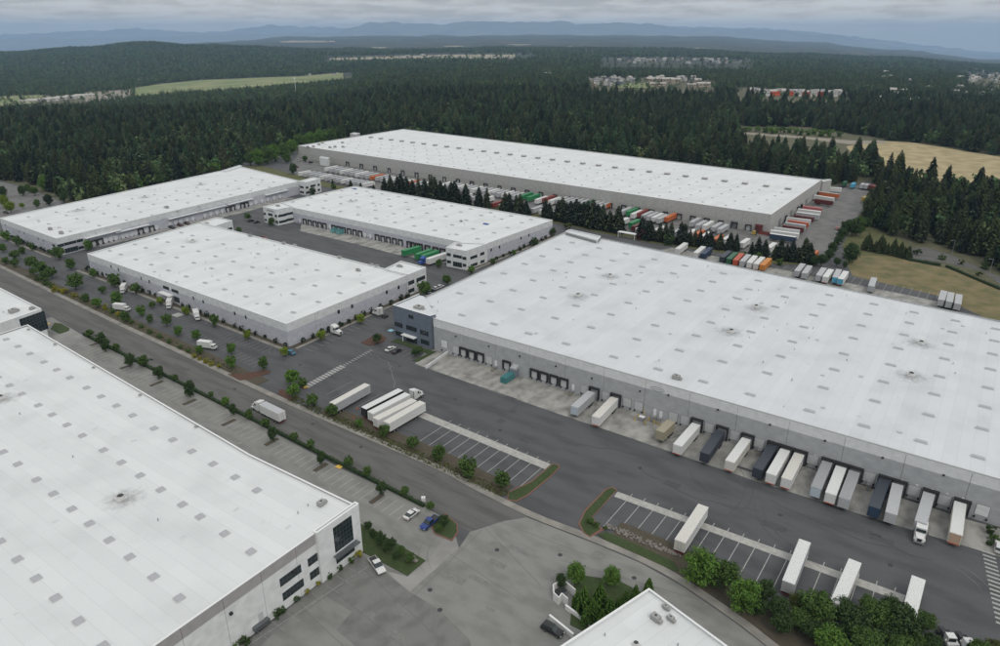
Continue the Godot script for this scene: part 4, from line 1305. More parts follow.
func main_warehouse() -> void:
	var b := House.new()
	b.h = 12.8
	var fl := P(399.7, 309.3, 12.8)
	var bl := P(567, 231, 12.8)
	var fr := P(1000, 480, 12.8)
	var br := P(1000, 321, 12.8)
	fl.y = 0.0
	bl.y = 0.0
	fr.y = 0.0
	br.y = 0.0
	fr = fl + (fr - fl) * 1.045
	br = bl + (br - bl) * 1.19
	var f2 := P(433.5, 318.9, 12.8) * Vector3(1, 0, 1)
	var m2 := P(424, 297.6, 12.8) * Vector3(1, 0, 1)
	b.c = [f2, fr, br, bl, m2]
	finish_building(b, "warehouse", "largest warehouse, white roof, two-tone grey dock wall and blue corner office", "wall_grey", "wall_light", 9.7, 14.2, "roof_cool")
	b.c = [fl, fr, br, bl]
	skylight_grid(b, [7.3, 23.4, 38.7, 54.3, 70.0, 88.5, 104.5, 119.6, 134.2, 151.2, 165.6, 179.5, 192.4], [10.0, 28.8, 45.3, 61.2, 78.6, 94.2, 109.0, 123.5], 3.1, 1.25, 0.00045)
	var a: Vector3 = fl
	var e: Vector3 = fr
	for x in [463.7, 472, 480.5, 507, 534.7, 544, 554, 564]:
		dock_door(b, a, e, x, "seal")
	for x in [594.5, 616, 697, 722, 747.5, 773.5, 786, 800, 828, 842, 855, 885, 898.5, 929.5, 961]:
		dock_door(b, a, e, x, "hood")
	for x in [456, 489, 585, 606, 627, 638.7, 673, 685, 709, 734.7, 759, 812.5, 869, 913.6, 944]:
		dock_door(b, a, e, x, "door")
	dock_door(b, a, e, 444.5, "wall_light", 2.2)
	dock_door(b, a, e, 982, "wall_light", 1.6)
	for q in [[456, 336], [489, 346], [520, 356], [556, 366], [592, 378], [640, 391], [668.5, 394.8], [718, 409.5], [770, 424.5], [825, 440.5], [882.5, 457.5], [943.5, 475]]:
		wall_box(b, "wall_light_fitting", "dark", a, e, q[0], q[1], Vector3(0.5, 0.45, 0.3))
	for x in [594, 615, 635, 655, 674, 686, 698, 711, 723, 735, 748, 760, 774, 788, 802, 815, 829, 844, 858, 887, 902, 917, 932, 947, 963]:
		wall_box(b, "door_number_plate", "wall_white", a, e, x, 309.3 + 26.5 + (x - 399.7) * 0.2883, Vector3(0.5, 0.35, 0.04))
	# an oval maker's plaque on the parapet
	var p := on_wall(a, e, 657.5, 389.3)
	var bs := wall_basis(a, e)
	var pl := part(b.node, "oval_sign", SH.disc, M.frame, Transform3D(Basis(bs.x * 4.6, -bs.z * 0.06, bs.y * 1.5), p - bs.z * 0.03 - b.node.position))
	part(pl, "sign_face", SH.disc, M.wall_light, Transform3D(Basis.from_scale(Vector3(0.93, 1.2, 0.8)), Vector3(0, 0.2, 0)))
	for k in 6:
		part(pl, "sign_letter", SH.box, M.frame, Transform3D(Basis.from_scale(Vector3(0.06, 1.2, 0.26 - 0.07 * (k % 2))), Vector3(-0.28 + 0.112 * k, 0.3, 0)))
	# blue corner office in front of the left end
	var o := wing(b, [393, 305, 430, 316, 436, 314.2, 424, 295, 419, 294], 13.7, "wall_blue", "wall_blue", 0.0, "roof_cool", 9.0, [2, 3])
	for q in [[398.8, 324.8, 4.4], [411.5, 328.6, 5.6], [424.3, 333, 4.4], [399.6, 334, 4.4], [425, 342.2, 4.4]]:
		window(b, o[0], o[1], q[0], q[1], q[2], 1.9, 4)
	window(b, o[0], o[1], 412, 340, 5.6, 3.2, 5, 2)
	window(b, o[0], o[1], 411, 316.8, 2.6, 1.5, 2)
	wall_box(b, "entrance_canopy", "cap", o[0], o[1], 410.5, 335.5, Vector3(7.0, 0.35, 1.8))
	wall_box(b, "porch_column", "cap", o[0], o[1], 405.6, 338.5, Vector3(0.3, 3.6, 0.3), 1.3)
	# second blue office at the right end
	var q1 := fr + b.n * -3.0
	var c2 := [q1, q1 + b.u * 16.0, q1 + b.u * 16.0 + b.n * 22.0, q1 + b.n * 22.0]
	building_shell(b, c2, 13.2, "wall_blue", "wall_blue", 0.0, 8.0, "roof_cool", "wing_roof")
	# raised back-left parapet block
	var bk := wing(b, [566, 231.5, 570, 229.5, 600, 236.2, 597, 240], 14.2, "wall_pale", "wall_pale", 0.0, "roof_cool", 8.0)
	for f in [[610, 275.5], [578, 295], [731, 331], [756, 306.5], [921, 342.7], [911, 374.3]]:
		roof_fan(b, f[0], f[1], 7.5)
	roof_unit(b, 419, 309.3, 1.6)
	roof_unit(b, 676, 377.5, 1.0)
	for q in [[438, 301.5], [437.5, 310.5], [813, 327.5], [809, 337.5], [659, 360], [636, 308], [953, 363], [955, 372.5], [566, 277], [553, 280]]:
		roof_pipe(b, q[0], q[1])
	scatter_pipes(b, 40, 1)
	# ramp wall beside the office
	var rw := P(426, 369)
	var rw2 := P(451, 351.5)
	var mm := (rw + rw2) / 2
	pbox(b.node, "ramp_wall", M.wall_pale, mm + Vector3(0, 0.6, 0) - b.node.position, Vector3(0.4, 1.2, rw.distance_to(rw2)), heading(rw2 - rw))
	# steel dock stairs
	for x in [496, 573, 654.5, 660.5, 760.5, 869.5]:
		stair(b, a, e, x)
func stair(b: House, a: Vector3, e: Vector3, px: float) -> void:
	var p := on_wall(a, e, px, 0.0)
	for it in 4:
		p = on_wall(a, e, px, to_px(Vector3(p.x, 0.8, p.z)).y)
	var bs := wall_basis(a, e)
	var s := Node3D.new()
	s.name = "dock_stair"
	b.node.add_child(s, true)
	s.transform = Transform3D(bs, Vector3(p.x, 0, p.z) - b.node.position)
	pbox(s, "landing", M.steel, Vector3(0, 1.15, -0.7), Vector3(1.3, 0.12, 1.4))
	for k in 5:
		pbox(s, "step", M.steel, Vector3(0, 0.2 + 0.19 * k, -2.6 + 0.3 * k), Vector3(1.2, 0.06, 0.28))
	for sx in [-0.62, 0.62]:
		pbox(s, "handrail", M.steel, Vector3(sx, 2.1, -0.75), Vector3(0.06, 0.06, 1.3))
		pbox(s, "handrail", M.steel, Vector3(sx, 1.6, -2.1), Vector3(0.06, 0.06, 1.9), Basis(Vector3.RIGHT, 0.56))
		pbox(s, "post", M.yellow, Vector3(sx, 1.1, -2.9), Vector3(0.1, 1.0, 0.1))
	pbox(s, "man_door", M.door_white, Vector3(0, 2.25, -0.05), Vector3(1.0, 2.1, 0.08))

func left_warehouses() -> void:
	# L1, behind on the left
	var b := make_building("warehouse", "long white warehouse backing onto the forest, dock doors along its side", [0, 218, 56.7, 238.6, 300, 181, 241, 166.5], 9.7, "wall_lav", "wall_pale", 6.4, 11.0, "roof_white")
	wing(b, [298.9, 180.9, 305.9, 182.3, 320.5, 178.6, 313.9, 177.2], 10.3, "wall_pale", "wall_pale", 0.0, "roof_white")
	wing(b, [222, 170.5, 226, 171, 242, 166, 240, 165], 10.4, "wall_pale", "wall_pale", 0.0, "roof_white")
	var a: Vector3 = b.c[0]
	var e: Vector3 = b.c[1]
	var s: Vector3 = b.c[2]
	for q in [[6, 225], [19.5, 231.5], [24.5, 233.3], [38.5, 239], [44, 241]]:
		window(b, a, e, q[0], q[1], 0.9, 1.1)
	window(b, a, e, 54, 245.5, 3.4, 1.5, 3)
	for q in [[61, 245.5, 3.4], [70.5, 243, 7.0], [80.2, 240.6, 3.6]]:
		window(b, e, s, q[0], q[1], q[2], 1.6, 3)
	window(b, e, s, 72, 249.5, 7.5, 2.6, 5)
	window(b, e, s, 81.5, 247.5, 3.0, 1.6, 3)
	for x in [94, 100.5, 141, 152, 228, 233, 242.5, 246.5]:
		dock_door(b, e, s, x, "seal", 0.6)
	for x in [106, 111, 116, 123, 127.5, 131.5, 135.5, 146.5, 157, 170, 176, 181, 187, 193, 205, 211, 217, 222.5, 238, 251, 256, 262, 268, 274, 280]:
		dock_door(b, e, s, x, "door_pale", 0.6)
	for q in [[103, 234], [132, 228.5], [183, 215.5], [212, 208.5], [240, 201.5], [276, 192.5]]:
		wall_box(b, "dock_canopy", "cap", e, s, q[0], q[1], Vector3(22.0, 0.35, 1.6))
	for q in [[301.8, 187.2], [308, 187.2], [313, 186], [318.8, 184.8], [301.8, 192.2], [308, 192.5], [318.8, 189.8]]:
		pass
	var w := [P(298.9, 180.9, 10.3), P(305.9, 182.3, 10.3), P(320.5, 178.6, 10.3)]
	for k in 3:
		w[k].y = 0.0
	for q in [[301.8, 187.1], [302.2, 192.2]]:
		window(b, w[0], w[1], q[0], q[1], 4.6, 1.6, 3)
	for q in [[307.3, 187.5, 2.6], [313, 185.8, 5.5], [318.8, 184.8, 2.6], [308, 192.5, 4.0], [319, 189.9, 2.8]]:
		window(b, w[1], w[2], q[0], q[1], q[2], 1.6, 3)
	skylight_grid(b, [10.0, 24.0, 38.0, 52.0, 66.0], [12.0, 28.0, 44.0, 60.0, 76.0, 92.0, 108.0, 124.0, 140.0, 156.0, 170.0], 2.4, 1.2)
	roof_fan(b, 145, 196.7, 7.0)
	roof_fan(b, 78, 210, 7.0)
	roof_fan(b, 201, 184, 7.0)
	roof_unit(b, 50.5, 229, 1.0)
	roof_unit(b, 61.5, 233, 1.1)
	roof_unit(b, 167, 207.4, 1.0)
	scatter_pipes(b, 22, 2)
	# L3, nearest of the three
	b = make_building("warehouse", "white warehouse with trimmed round shrubs along its lavender-grey walls", [87.3, 253.7, 286.5, 324, 408.5, 274.6, 200.4, 222.3], 9.7, "wall_lav", "wall_pale", 6.3, 14.0, "roof_white")
	var o := wing(b, [385, 268.7, 408.5, 274.6, 426, 267.5, 401, 261], 10.3, "wall_pale", "wall_pale", 0.0, "roof_white")
	var o2 := wing(b, [200.4, 222.3, 215, 226, 232.5, 220.5, 217.5, 217.3], 10.2, "wall_pale", "wall_pale", 0.0, "roof_white")
	a = b.c[0]
	e = b.c[1]
	s = b.c[2]
	for q in [[111.5, 266.7], [118.8, 269.5], [141.5, 278.5], [149.5, 281.5], [193.7, 298], [203.5, 301.7], [235, 313.3], [246, 317.2]]:
		window(b, a, e, q[0], q[1], 1.1, 1.5)
	window(b, a, e, 166.3, 287.8, 5.2, 1.5, 4)
	window(b, a, e, 175.2, 291.2, 5.6, 1.5, 4)
	wall_box(b, "entrance_canopy", "cap", a, e, 168, 293.3, Vector3(9.0, 0.5, 2.2))
	window(b, a, e, 177, 299.5, 4.5, 2.5, 4)
	for q in [[338.7, 311.8], [352.2, 306.3], [386.8, 292.2], [398.7, 287.5]]:
		window(b, e, s, q[0], q[1], 1.3, 1.7)
	for q in [[411.5, 282.4, 4.2], [420.8, 278.7, 6.5], [411.5, 290.4, 4.2], [421, 285, 4.0]]:
		window(b, o[1], o[2], q[0], q[1], q[2], 1.9, 4)
	window(b, o2[1], o2[2], 230, 229, 4.0, 1.6, 3)
	skylight_grid(b, [1.6 + 2.5, 15.2, 29.8, 44.2, 59.2, 74.2, 89.4, 104.2, 119.4, 134.6, 150.8], [9.9, 23.8, 36.5, 51.8], 2.5, 1.25, 0.0, -0.09)
	roof_fan(b, 193, 241, 6.5)
	roof_unit(b, 207, 224, 1.0)
	roof_unit(b, 399.5, 267, 1.1)
	roof_unit(b, 358, 270, 0.8)
	for q in [[305, 271.5], [318.5, 263.5], [360.5, 274.8], [276, 250], [287, 252.5], [206, 262], [160, 275]]:
		roof_pipe(b, q[0], q[1])
	for q in [[250, 235.5], [284, 243.3], [295, 245.5], [339.5, 257.3], [372, 265], [377, 266.3]]:
		roof_unit(b, q[0], q[1], 0.8)
	scatter_pipes(b, 24, 3)
	# L2, in the middle, docks facing L3
	b = make_building("warehouse", "white warehouse with dock court and green trailers between corner offices", [275, 203.9, 479.8, 246, 552.5, 220, 355, 186], 9.7, "wall_lav", "wall_pale", 6.3, 12.0, "roof_white")
	o = wing(b, [262.9, 206.7, 276.2, 209.7, 293.1, 206.4, 281.7, 202.6], 10.3, "wall_pale", "wall_pale", 0.0, "roof_white")
	o2 = wing(b, [446, 247.5, 466, 251, 487.5, 243.7, 455, 242.3], 10.3, "wall_pale", "wall_pale", 0.0, "roof_white")
	a = b.c[0]
	e = b.c[1]
	s = b.c[2]
	for x in [305.2, 310.2, 315.2, 320.2, 325, 334, 339, 344, 349.5, 355, 360.5, 377.5, 383.2, 388.8, 394.8, 400.8, 412.5, 418]:
		dock_door(b, a, e, x, "seal", 0.5)
	for x in [300, 330.5, 365, 370.5]:
		dock_door(b, a, e, x, "door_pale", 0.5)
	for x in [410, 420.5, 428, 436, 443]:
		dock_door(b, a, e, x, "hood", 0.5)
	for q in [[265, 213.8, 2.2], [270.5, 214.6, 4.6], [276, 216, 2.2], [266, 219.9, 2.0], [277, 222, 2.4]]:
		window(b, o[0], o[1], q[0], q[1], q[2], 1.6, 3)
	for k in 5:
		wall_box(b, "sign_letter", "dark", o[0], o[1], 267.5 + k * 1.5, 210.3 + k * 0.35, Vector3(0.8, 0.7, 0.08))
	for q in [[282.3, 215.5, 5.6], [290, 213.5, 6.0], [283, 221.5, 5.6], [290.5, 219.4, 5.6]]:
		window(b, o[1], o[2], q[0], q[1], q[2], 1.6, 4)
	for q in [[448.8, 254.6, 2.6], [457.5, 256.5, 5.4], [464.3, 258.3, 2.4], [449, 261.8, 2.6], [464.5, 265.3, 2.2]]:
		window(b, o2[0], o2[1], q[0], q[1], q[2], 1.6, 3)
	window(b, o2[0], o2[1], 457.5, 264.5, 5.6, 2.6, 4)
	for q in [[473.8, 257, 5.6], [482.3, 253.7, 3.4], [474, 264.8, 5.6], [482.5, 261.5, 3.4]]:
		window(b, o2[1], o2[2], q[0], q[1], q[2], 1.6, 4)
	for q in [[491.2, 250], [499.5, 247], [521, 238.2], [528.8, 235.2]]:
		window(b, e, s, q[0], q[1], 1.2, 1.6)
	skylight_grid(b, [4.0, 19.0, 34.0, 50.0, 65.8, 81.5, 97.1, 112.6, 128.6, 144.2, 159.0], [11.5, 26.6, 40.2, 54.8, 64.6], 2.5, 1.25)
	roof_fan(b, 351, 200.8, 6.0)
	roof_unit(b, 278, 206.5, 1.1)
	roof_unit(b, 459, 246, 1.1)
	roof_unit(b, 461, 221, 0.6)
	scatter_pipes(b, 22, 4)
	var tp := P(486, 223.8, 9.6)
	pbox(b.node, "blue_tarpaulin", M.c_blue, Vector3(tp.x, 9.55, tp.z) - b.node.position, Vector3(3.4, 0.5, 1.6), heading(N1))
	tp = P(354.5, 188.6, 9.6)
	pbox(b.node, "blue_tarpaulin", M.c_blue, Vector3(tp.x, 9.55, tp.z) - b.node.position, Vector3(3.4, 0.5, 1.6), heading(N1))

func far_warehouse() -> void:
	var b := make_building("warehouse", "very long warehouse behind the fir row, white roof and concrete-grey wall", [298.2, 145.6, 771, 214.5, 821.6, 179.5, 403.5, 129], 12.0, "wall_concrete_base", "wall_concrete", 5.0, 8.5, "roof_white")
	var a: Vector3 = b.c[0]
	var e: Vector3 = b.c[1]
	var s: Vector3 = b.c[2]
	for k in 29:
		var sk := 12.0 + 15.4 * k
		var p: Vector3 = b.c[0] + b.u * sk + b.n * 84.0
		var bs := Basis(b.u, Vector3.UP, -b.n)
		var v := pbox(b.node, "ridge_vent", M.unit, Vector3(p.x, 12.2, p.z) - b.node.position, Vector3(3.4, 1.3, 3.2), bs)
		part(v, "vent_hood", SH.box, M.roof_unit_pale, Transform3D(Basis.from_scale(Vector3(1.2, 0.2, 1.25)), Vector3(0, 0.55, 0)))
	for k in 29:
		for t in [8.0, 24.0, 40.0, 56.0, 70.0]:
			skylight(b, b.c[0] + b.u * (12.0 + 15.4 * k) + b.n * t, 1.5, 0.8)
	for q in [[319, 144.5], [308, 147], [322.5, 143], [330, 147.5], [335, 147], [343, 147], [342.5, 142.7], [313.5, 146.5]]:
		roof_unit(b, q[0], q[1], 1.1)
	scatter_pipes(b, 30, 5)
	# dock doors run along the front below a concrete beam
	for k in 30:
		var x := 348.0 + k * 13.8
		dock_door(b, a, e, x, "hood" if k % 4 != 3 else "seal", 0.3)
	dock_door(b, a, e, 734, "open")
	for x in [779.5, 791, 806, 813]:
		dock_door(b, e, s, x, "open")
	for x in [785, 797, 800.5, 817]:
		dock_door(b, e, s, x, "hood", 0.3)
	# lean-to at the far end and a pump house in front of the left end
	wing(b, [821.6, 179.8, 822.5, 181.5, 831.5, 180.2, 829.5, 179.0], 10.0, "wall_concrete", "wall_concrete", 0.0, "roof_white")
	var w := wing(b, [319.5, 157.3, 327.5, 158.8, 329.5, 157.6, 321.5, 156.2], 7.0, "wall_white", "wall_white", 0.0, "roof_white", 6.0)
	wing(b, [350, 133.7, 356, 134.3, 360, 133, 354, 132.4], 14.0, "wall_concrete", "wall_concrete", 0.0, "roof_white", 9.0)

func near_buildings() -> void:
	# the white building that fills the lower left
	var b := House.new()
	b.h = 13.3
	var pts := []
	for q in [[28, 324.7], [355.5, 505], [155, 646]]:
		var p := P(q[0], q[1], 13.3)
		pts.append(Vector3(p.x, 0, p.z))
	var dn: Vector3 = (pts[2] - pts[1]).normalized()
	var S: Vector3 = pts[1] + dn * 105.0
	var W: Vector3 = pts[0] + (dn + (P(0, 335, 13.3) - P(28, 324.7, 13.3)).normalized() * Vector3(1, 0, 1)).normalized() * 105.0
	# corner order: front runs along the side with the windows
	b.c = [S, pts[1], pts[0], W]
	b.c = [S, pts[1], P(250, 454.5, 13.3) * Vector3(1, 0, 1), pts[0], W]
	finish_building(b, "warehouse", "large white warehouse with corner glass entrance beside the hedge-lined car park", "wall_white", "wall_taupe", 10.6, 9.0, "roof_white")
	var u := ((pts[1] - pts[0]) as Vector3).normalized()
	var nn := Vector3(u.z, 0, -u.x)
	var f := House.new()
	f.node = b.node
	f.h = b.h
	f.u = u
	f.n = nn
	f.c = [pts[0], pts[1]]
	for row in [[-10.0, [-2.0, 8.0, 18.0, 27.9, 38.7, 48.2, 57.5, 68.8, 78.0, 87.3, 96.6, 108.3, 117.9, 127.1, 136.7, 146.2, 155.0]], [-23.6, [8.0, 18.0, 29.0, 39.3, 48.3, 57.4, 68.9, 78.0, 87.3, 96.5, 108.3, 117.7, 127.0, 136.6, 146.0, 153.3, 162.8, 172.3]], [-39.7, [58.0, 68.0, 78.0, 88.5, 97.7, 108.7, 118.0, 127.5, 136.0, 145.0, 153.7, 163.2, 172.6]], [-54.0, [88.0, 97.7, 108.0, 117.7, 127.0, 136.0, 145.0, 153.7, 163.2, 172.6]], [-68.0, [108.0, 117.7, 127.0, 136.0, 145.0, 153.7, 163.2, 172.6]]]:
		for sx in row[1]:
			skylight(f, pts[0] + u * sx + nn * row[0], 1.75, 1.75)
	roof_fan(b, 121, 497.5, 6.5)
	roof_fan(b, 1, 397.5, 6.5)
	roof_unit(b, 321.5, 503.5, 0.8)
	for q in [[298, 512], [308, 504.5], [158, 519], [20, 413], [73, 456]]:
		roof_pipe(b, q[0], q[1])
	for q in [[28.5, 329.5], [55, 344.5], [93.5, 367.5], [140, 395], [196, 426.5], [240, 444]]:
		roof_unit(b, q[0], q[1], 0.32)
	var a: Vector3 = S
	var e: Vector3 = pts[1]
	# corner block with the tall glazed entrance
	var h := 13.7
	var t0: Vector3 = pts[1] - dn * 0.4
	var ou := Vector3(-dn.z, 0, dn.x)   # outward from the window side
	if ou.dot(E1) < 0.0:
		ou = -ou
	var cb := [t0 + dn * 12.5 + ou * 0.7, t0 + ou * 0.7, t0 - ou * 0.5, t0 + dn * 12.5 - ou * 0.5]
	building_shell(b, cb, h, "wall_white", "wall_white", 0.0, 13.0, "roof_white", "wing_roof")
	window(b, cb[0], cb[1], 343.5, 534, 5.6, 6.8, 6, 6)
	window(b, cb[0], cb[1], 345.5, 553, 5.6, 2.4, 6, 2)
	wall_box(b, "entrance_canopy", "frame", cb[0], cb[1], 345, 548, Vector3(7.0, 0.2, 1.5))
	for q in [[318, 556], [290.8, 575.5], [320, 569.5], [293.5, 589.5]]:
		window(b, a, e, q[0], q[1], 5.6, 2.1, 6, 2)
	for q in [[331.5, 542], [293, 571], [230.5, 613]]:
		wall_box(b, "wall_light_fitting", "dark", a, e, q[0], q[1], Vector3(0.6, 0.5, 0.5))
	wall_box(b, "man_door", "door", a, e, 261, 616.5, Vector3(1.1, 2.2, 0.1))
	wall_box(b, "stair_rail", "frame", a, e, 260, 623.5, Vector3(3.6, 1.0, 1.0))
	# the corner of its neighbour further up the street
	b = House.new()
	b.h = 13.3
	var k0 := P(41.7, 309, 13.3)
	var k1 := P(-60, 257, 13.3)
	var k2 := P(0, 323.5, 13.3)
	for q in [0]:
		k0.y = 0.0
		k1.y = 0.0
		k2.y = 0.0
	var dd := (k2 - k0).normalized()
	b.c = [k0 + dd * 70.0, k0, k1, k1 + dd * 70.0]
	finish_building(b, "warehouse", "white flat-roofed building with a dark glazed corner entrance by the street", "wall_white", "wall_white", 0.0, 9.0, "roof_white")
	window(b, b.c[0], b.c[1], 34.5, 324, 10.0, 7.6, 8, 6)
	roof_unit(b, 13.5, 311.5, 1.2)
	roof_unit(b, 32, 308.5, 0.7)
	roof_pipe(b, 31.5, 303)
	roof_pipe(b, 3.5, 311.5)
	# the low building whose roof corner shows at the bottom
	b = House.new()
	b.h = 9.0
	var m0 := P(648.9, 588.4, 9.0)
	var m1 := P(727, 646, 9.0)
	var m2 := P(561, 646, 9.0)
	m0.y = 0.0
	m1.y = 0.0
	m2.y = 0.0
	var r1 := (m1 - m0).normalized()
	var r2 := (m2 - m0).normalized()
	b.c = [m0 + r2 * 45.0, m0 + r1 * 45.0 + r2 * 45.0, m0 + r1 * 45.0, m0]
	finish_building(b, "warehouse", "small white building with roof units beside the clipped conifers", "wall_white", "wall_white", 0.0, 8.0, "roof_white")
	roof_unit(b, 655.5, 618, 0.8)
	roof_unit(b, 670.5, 618.5, 0.6)
	roof_unit(b, 665.5, 607, 0.55)
	roof_fan(b, 636, 643, 0.0, 0.6)
	roof_pipe(b, 605, 634)
	roof_pipe(b, 678, 644)

func meas(nose: Vector2, tail: Vector2) -> float:
	var d := P(nose.x, nose.y, 4.1).distance_to(P(tail.x, tail.y, 4.1))
	for L in [8.0, 12.2, 14.6]:
		if d < L + 1.0:
			return L
	return 16.15
func trailers() -> void:
	var V := func(x: float, y: float) -> Vector2: return Vector2(x, y)
	# at the docks of the largest warehouse, nose outwards
	for q in [[573.7, 407.5, 592, 391, "lightgrey", "lightgrey", "ribbed pale grey trailer docked next to the empty black-framed doors", "icy"],
		[595, 417.5, 615, 397, "white", "cream", "white trailer docked beside the ribbed pale grey trailer", ""],
		[659, 432, 672, 420, "tan", "tan", "short tan container on a chassis by the yellow dock posts", ""],
		[677.5, 445, 696, 424, "white", "white", "white trailer docked between the short tan container and a charcoal trailer", ""],
		[704, 454, 721, 430, "charcoal", "charcoal", "charcoal trailer docked alone between two white trailers", ""],
		[730, 461, 746, 439, "cream", "white", "white trailer with blotchy stained roof at the grey dock wall", ""],
		[757.8, 468.6, 772.5, 445.5, "charcoal", "charcoal", "charcoal trailer with two white trailers docked at one side", ""],
		[771, 474, 785, 449.7, "white", "white", "white trailer docked directly beside the charcoal trailer of three in a row", ""],
		[786.5, 478.4, 799, 454, "white", "cream", "cream-roofed white trailer docked last in a row of three", ""],
		[816, 487.5, 827, 462, "grey", "grey", "dull grey trailer docked beside a bright white one", "icy"],
		[830.5, 494, 841, 466.5, "white", "white", "bright white trailer docked between two grey trailers", ""],
		[844, 499, 854.4, 471, "lightgrey", "grey", "light grey trailer docked beside yellow-posted dock stairs", ""],
		[874.4, 507, 884, 480, "navy", "charcoal", "navy trailer docked beside a pale trailer with yellow legs", ""],
		[891, 513.6, 897.6, 484, "lightgrey", "lightgrey", "pale grey trailer docked beside the navy trailer", ""],
		[920.8, 521.6, 928.8, 493.6, "lightgrey", "lightgrey", "pale grey trailer hitched to a white tractor at the dock", ""],
		[956, 533, 960, 503, "cream", "white", "rust-streaked white trailer docked nearest the blue end office", "rusty"]]:
		var n: Vector2 = V.call(q[0], q[1])
		var t: Vector2 = V.call(q[2], q[3])
		trailer(n, t, q[4], q[5], q[6], "", meas(n, t), 4.1, "semi_trailer", q[7])
	# in the stalls beside the street
	for q in [[703, 505.9, 680.3, 540.5, "white", "cream", "white trailer with yellow marks on its doors, alone in the stalls", "cream"],
		[804.9, 540.5, 788.3, 582.5, "lightgrey", "white", "white trailer with framed grey doors parked among empty stalls", "lightgrey"],
		[855.5, 559.5, 836, 605, "white", "white", "white trailer half hidden behind the big green trees", ""],
		[918, 579.4, 907, 622, "white", "white", "white trailer in the last stall by the open asphalt", ""],
		[366.8, 384.4, 333, 403, "lightgrey", "cream", "cream-roofed white trailer standing apart beside the crosswalk", ""],
		[399.6, 390, 365, 407.6, "black", "white", "white-roofed trailer with black sides, first of four side by side", "black"],
		[406.5, 394, 371.6, 412, "white", "white", "white trailer beside the black-sided one in a row of four", ""],
		[413, 400, 377, 418, "white", "cream", "white trailer third in the row of four by the street", ""],
		[422, 402, 387, 422, "white", "cream", "white trailer at the open end of the row of four", ""]]:
		var n: Vector2 = V.call(q[0], q[1])
		var t: Vector2 = V.call(q[2], q[3])
		trailer(n, t, q[4], q[5], q[6], "", 16.15, 4.1, "semi_trailer", q[7])
	# behind the largest warehouse
	var gb := "trailers behind the largest warehouse"
	for q in [[677, 249, 686, 242.5, "white", "white", "white trailer parked alone behind the largest warehouse near the white shelter"],
		[694.8, 253.4, 704.4, 245.5, "white", "white", "white trailer paired with a dark blue one behind the largest warehouse"],
		[702.6, 254, 710.5, 247, "navy", "navy", "dark blue trailer paired with a white one before the firs"],
		[722, 257, 729.6, 250.7, "charcoal", "charcoal", "dark grey trailer first of seven colourful trailers in a row"],
		[728.4, 259, 736, 252, "darkgreen", "darkgreen", "dark green trailer between a grey and a red-orange one"],
		[735, 260.4, 742, 253, "redorange", "redorange", "red-orange trailer next to the dark green one"],
		[741.6, 261.6, 749, 254, "lightgrey", "lightgrey", "light grey trailer next to the red-orange one"],
		[749, 262.8, 755.5, 255.3, "white", "white", "white trailer in the middle of the seven, beside the grey one"],
		[755.5, 264, 762.8, 256.7, "cream", "white", "cream-sided white trailer beside the amber one"],
		[762, 265, 769.4, 258, "amber", "amber", "amber orange trailer closing the row of seven"],
		[796.6, 271, 803, 263.4, "lightgrey", "lightgrey", "light grey trailer of a pair between the firs and the meadow"],
		[803.8, 273.6, 810, 265, "lightgrey", "lightgrey", "light grey trailer of a pair between the firs and the meadow"],
		[818.7, 275, 823.7, 268, "lightgrey", "lightgrey", "light grey trailer beside the two blue-fronted trailers"],
		[825, 277, 831, 269, "white", "white", "white trailer touching the blue-fronted trailers"],
		[835, 277.5, 839, 269, "lightgrey", "lightgrey", "blue-fronted grey trailer at the meadow edge", "sky_blue"],
		[840.5, 279, 846, 271, "white", "white", "blue-fronted white trailer at the meadow corner", "sky_blue"],
		[871, 286, 874, 277.5, "lightgrey", "lightgrey", "single light grey trailer in the empty stalls by the dry meadow"],
		[941, 300, 944, 290.5, "lightgrey", "lightgrey", "light grey trailer of three standing out on the dry meadow edge"],
		[949, 302, 951, 292, "lightgrey", "lightgrey", "light grey trailer of three standing out on the dry meadow edge"],
		[957.5, 304, 959, 294, "lightgrey", "lightgrey", "light grey trailer of three standing out on the dry meadow edge"]]:
		var n: Vector2 = V.call(q[0], q[1])
		var t: Vector2 = V.call(q[2], q[3])
		trailer(n, t, q[4], q[5], q[6], gb, 14.6, 4.1, "semi_trailer", q[7] if q.size() > 7 else "")
	# at the front docks of the far warehouse; nose pixels
	var gf := "trailers docked along the far warehouse"
	var far := []
	for k in 22:
		far.append([325.0 + k * 5.1, 168.0 + k * 0.93, "orange" if k in [9, 16] else ("lightgrey" if k % 3 else "white")])
	for k in 15:
		far.append([440.0 + k * 5.2, 184.5 + k * 0.8, "lightgrey" if k % 3 else "white"])
	far.append_array([[521, 195.5, "green"], [528, 197, "green"], [536, 199.5, "white"], [543.5, 198.5, "red"], [549.5, 200.5, "white"]])
	for k in 9:
		far.append([557.0 + k * 5.4, 200.0 + k * 0.72, "darkgreen" if k == 5 else "lightgrey"])
	far.append_array([[605, 204, "orange"], [621, 211, "lightgrey"], [627.5, 211.5, "green"], [632, 214, "white"], [637.5, 213, "red"], [643, 215, "lightgrey"], [648, 216.2, "lightgrey"], [653, 217.4, "white"], [658, 218.8, "lightgrey"], [666, 217.5, "orange"], [691, 222, "lightgrey"], [697, 225, "lightgrey"], [704, 225.5, "white"], [713, 227, "lightgrey"], [719, 229, "lightgrey"]])
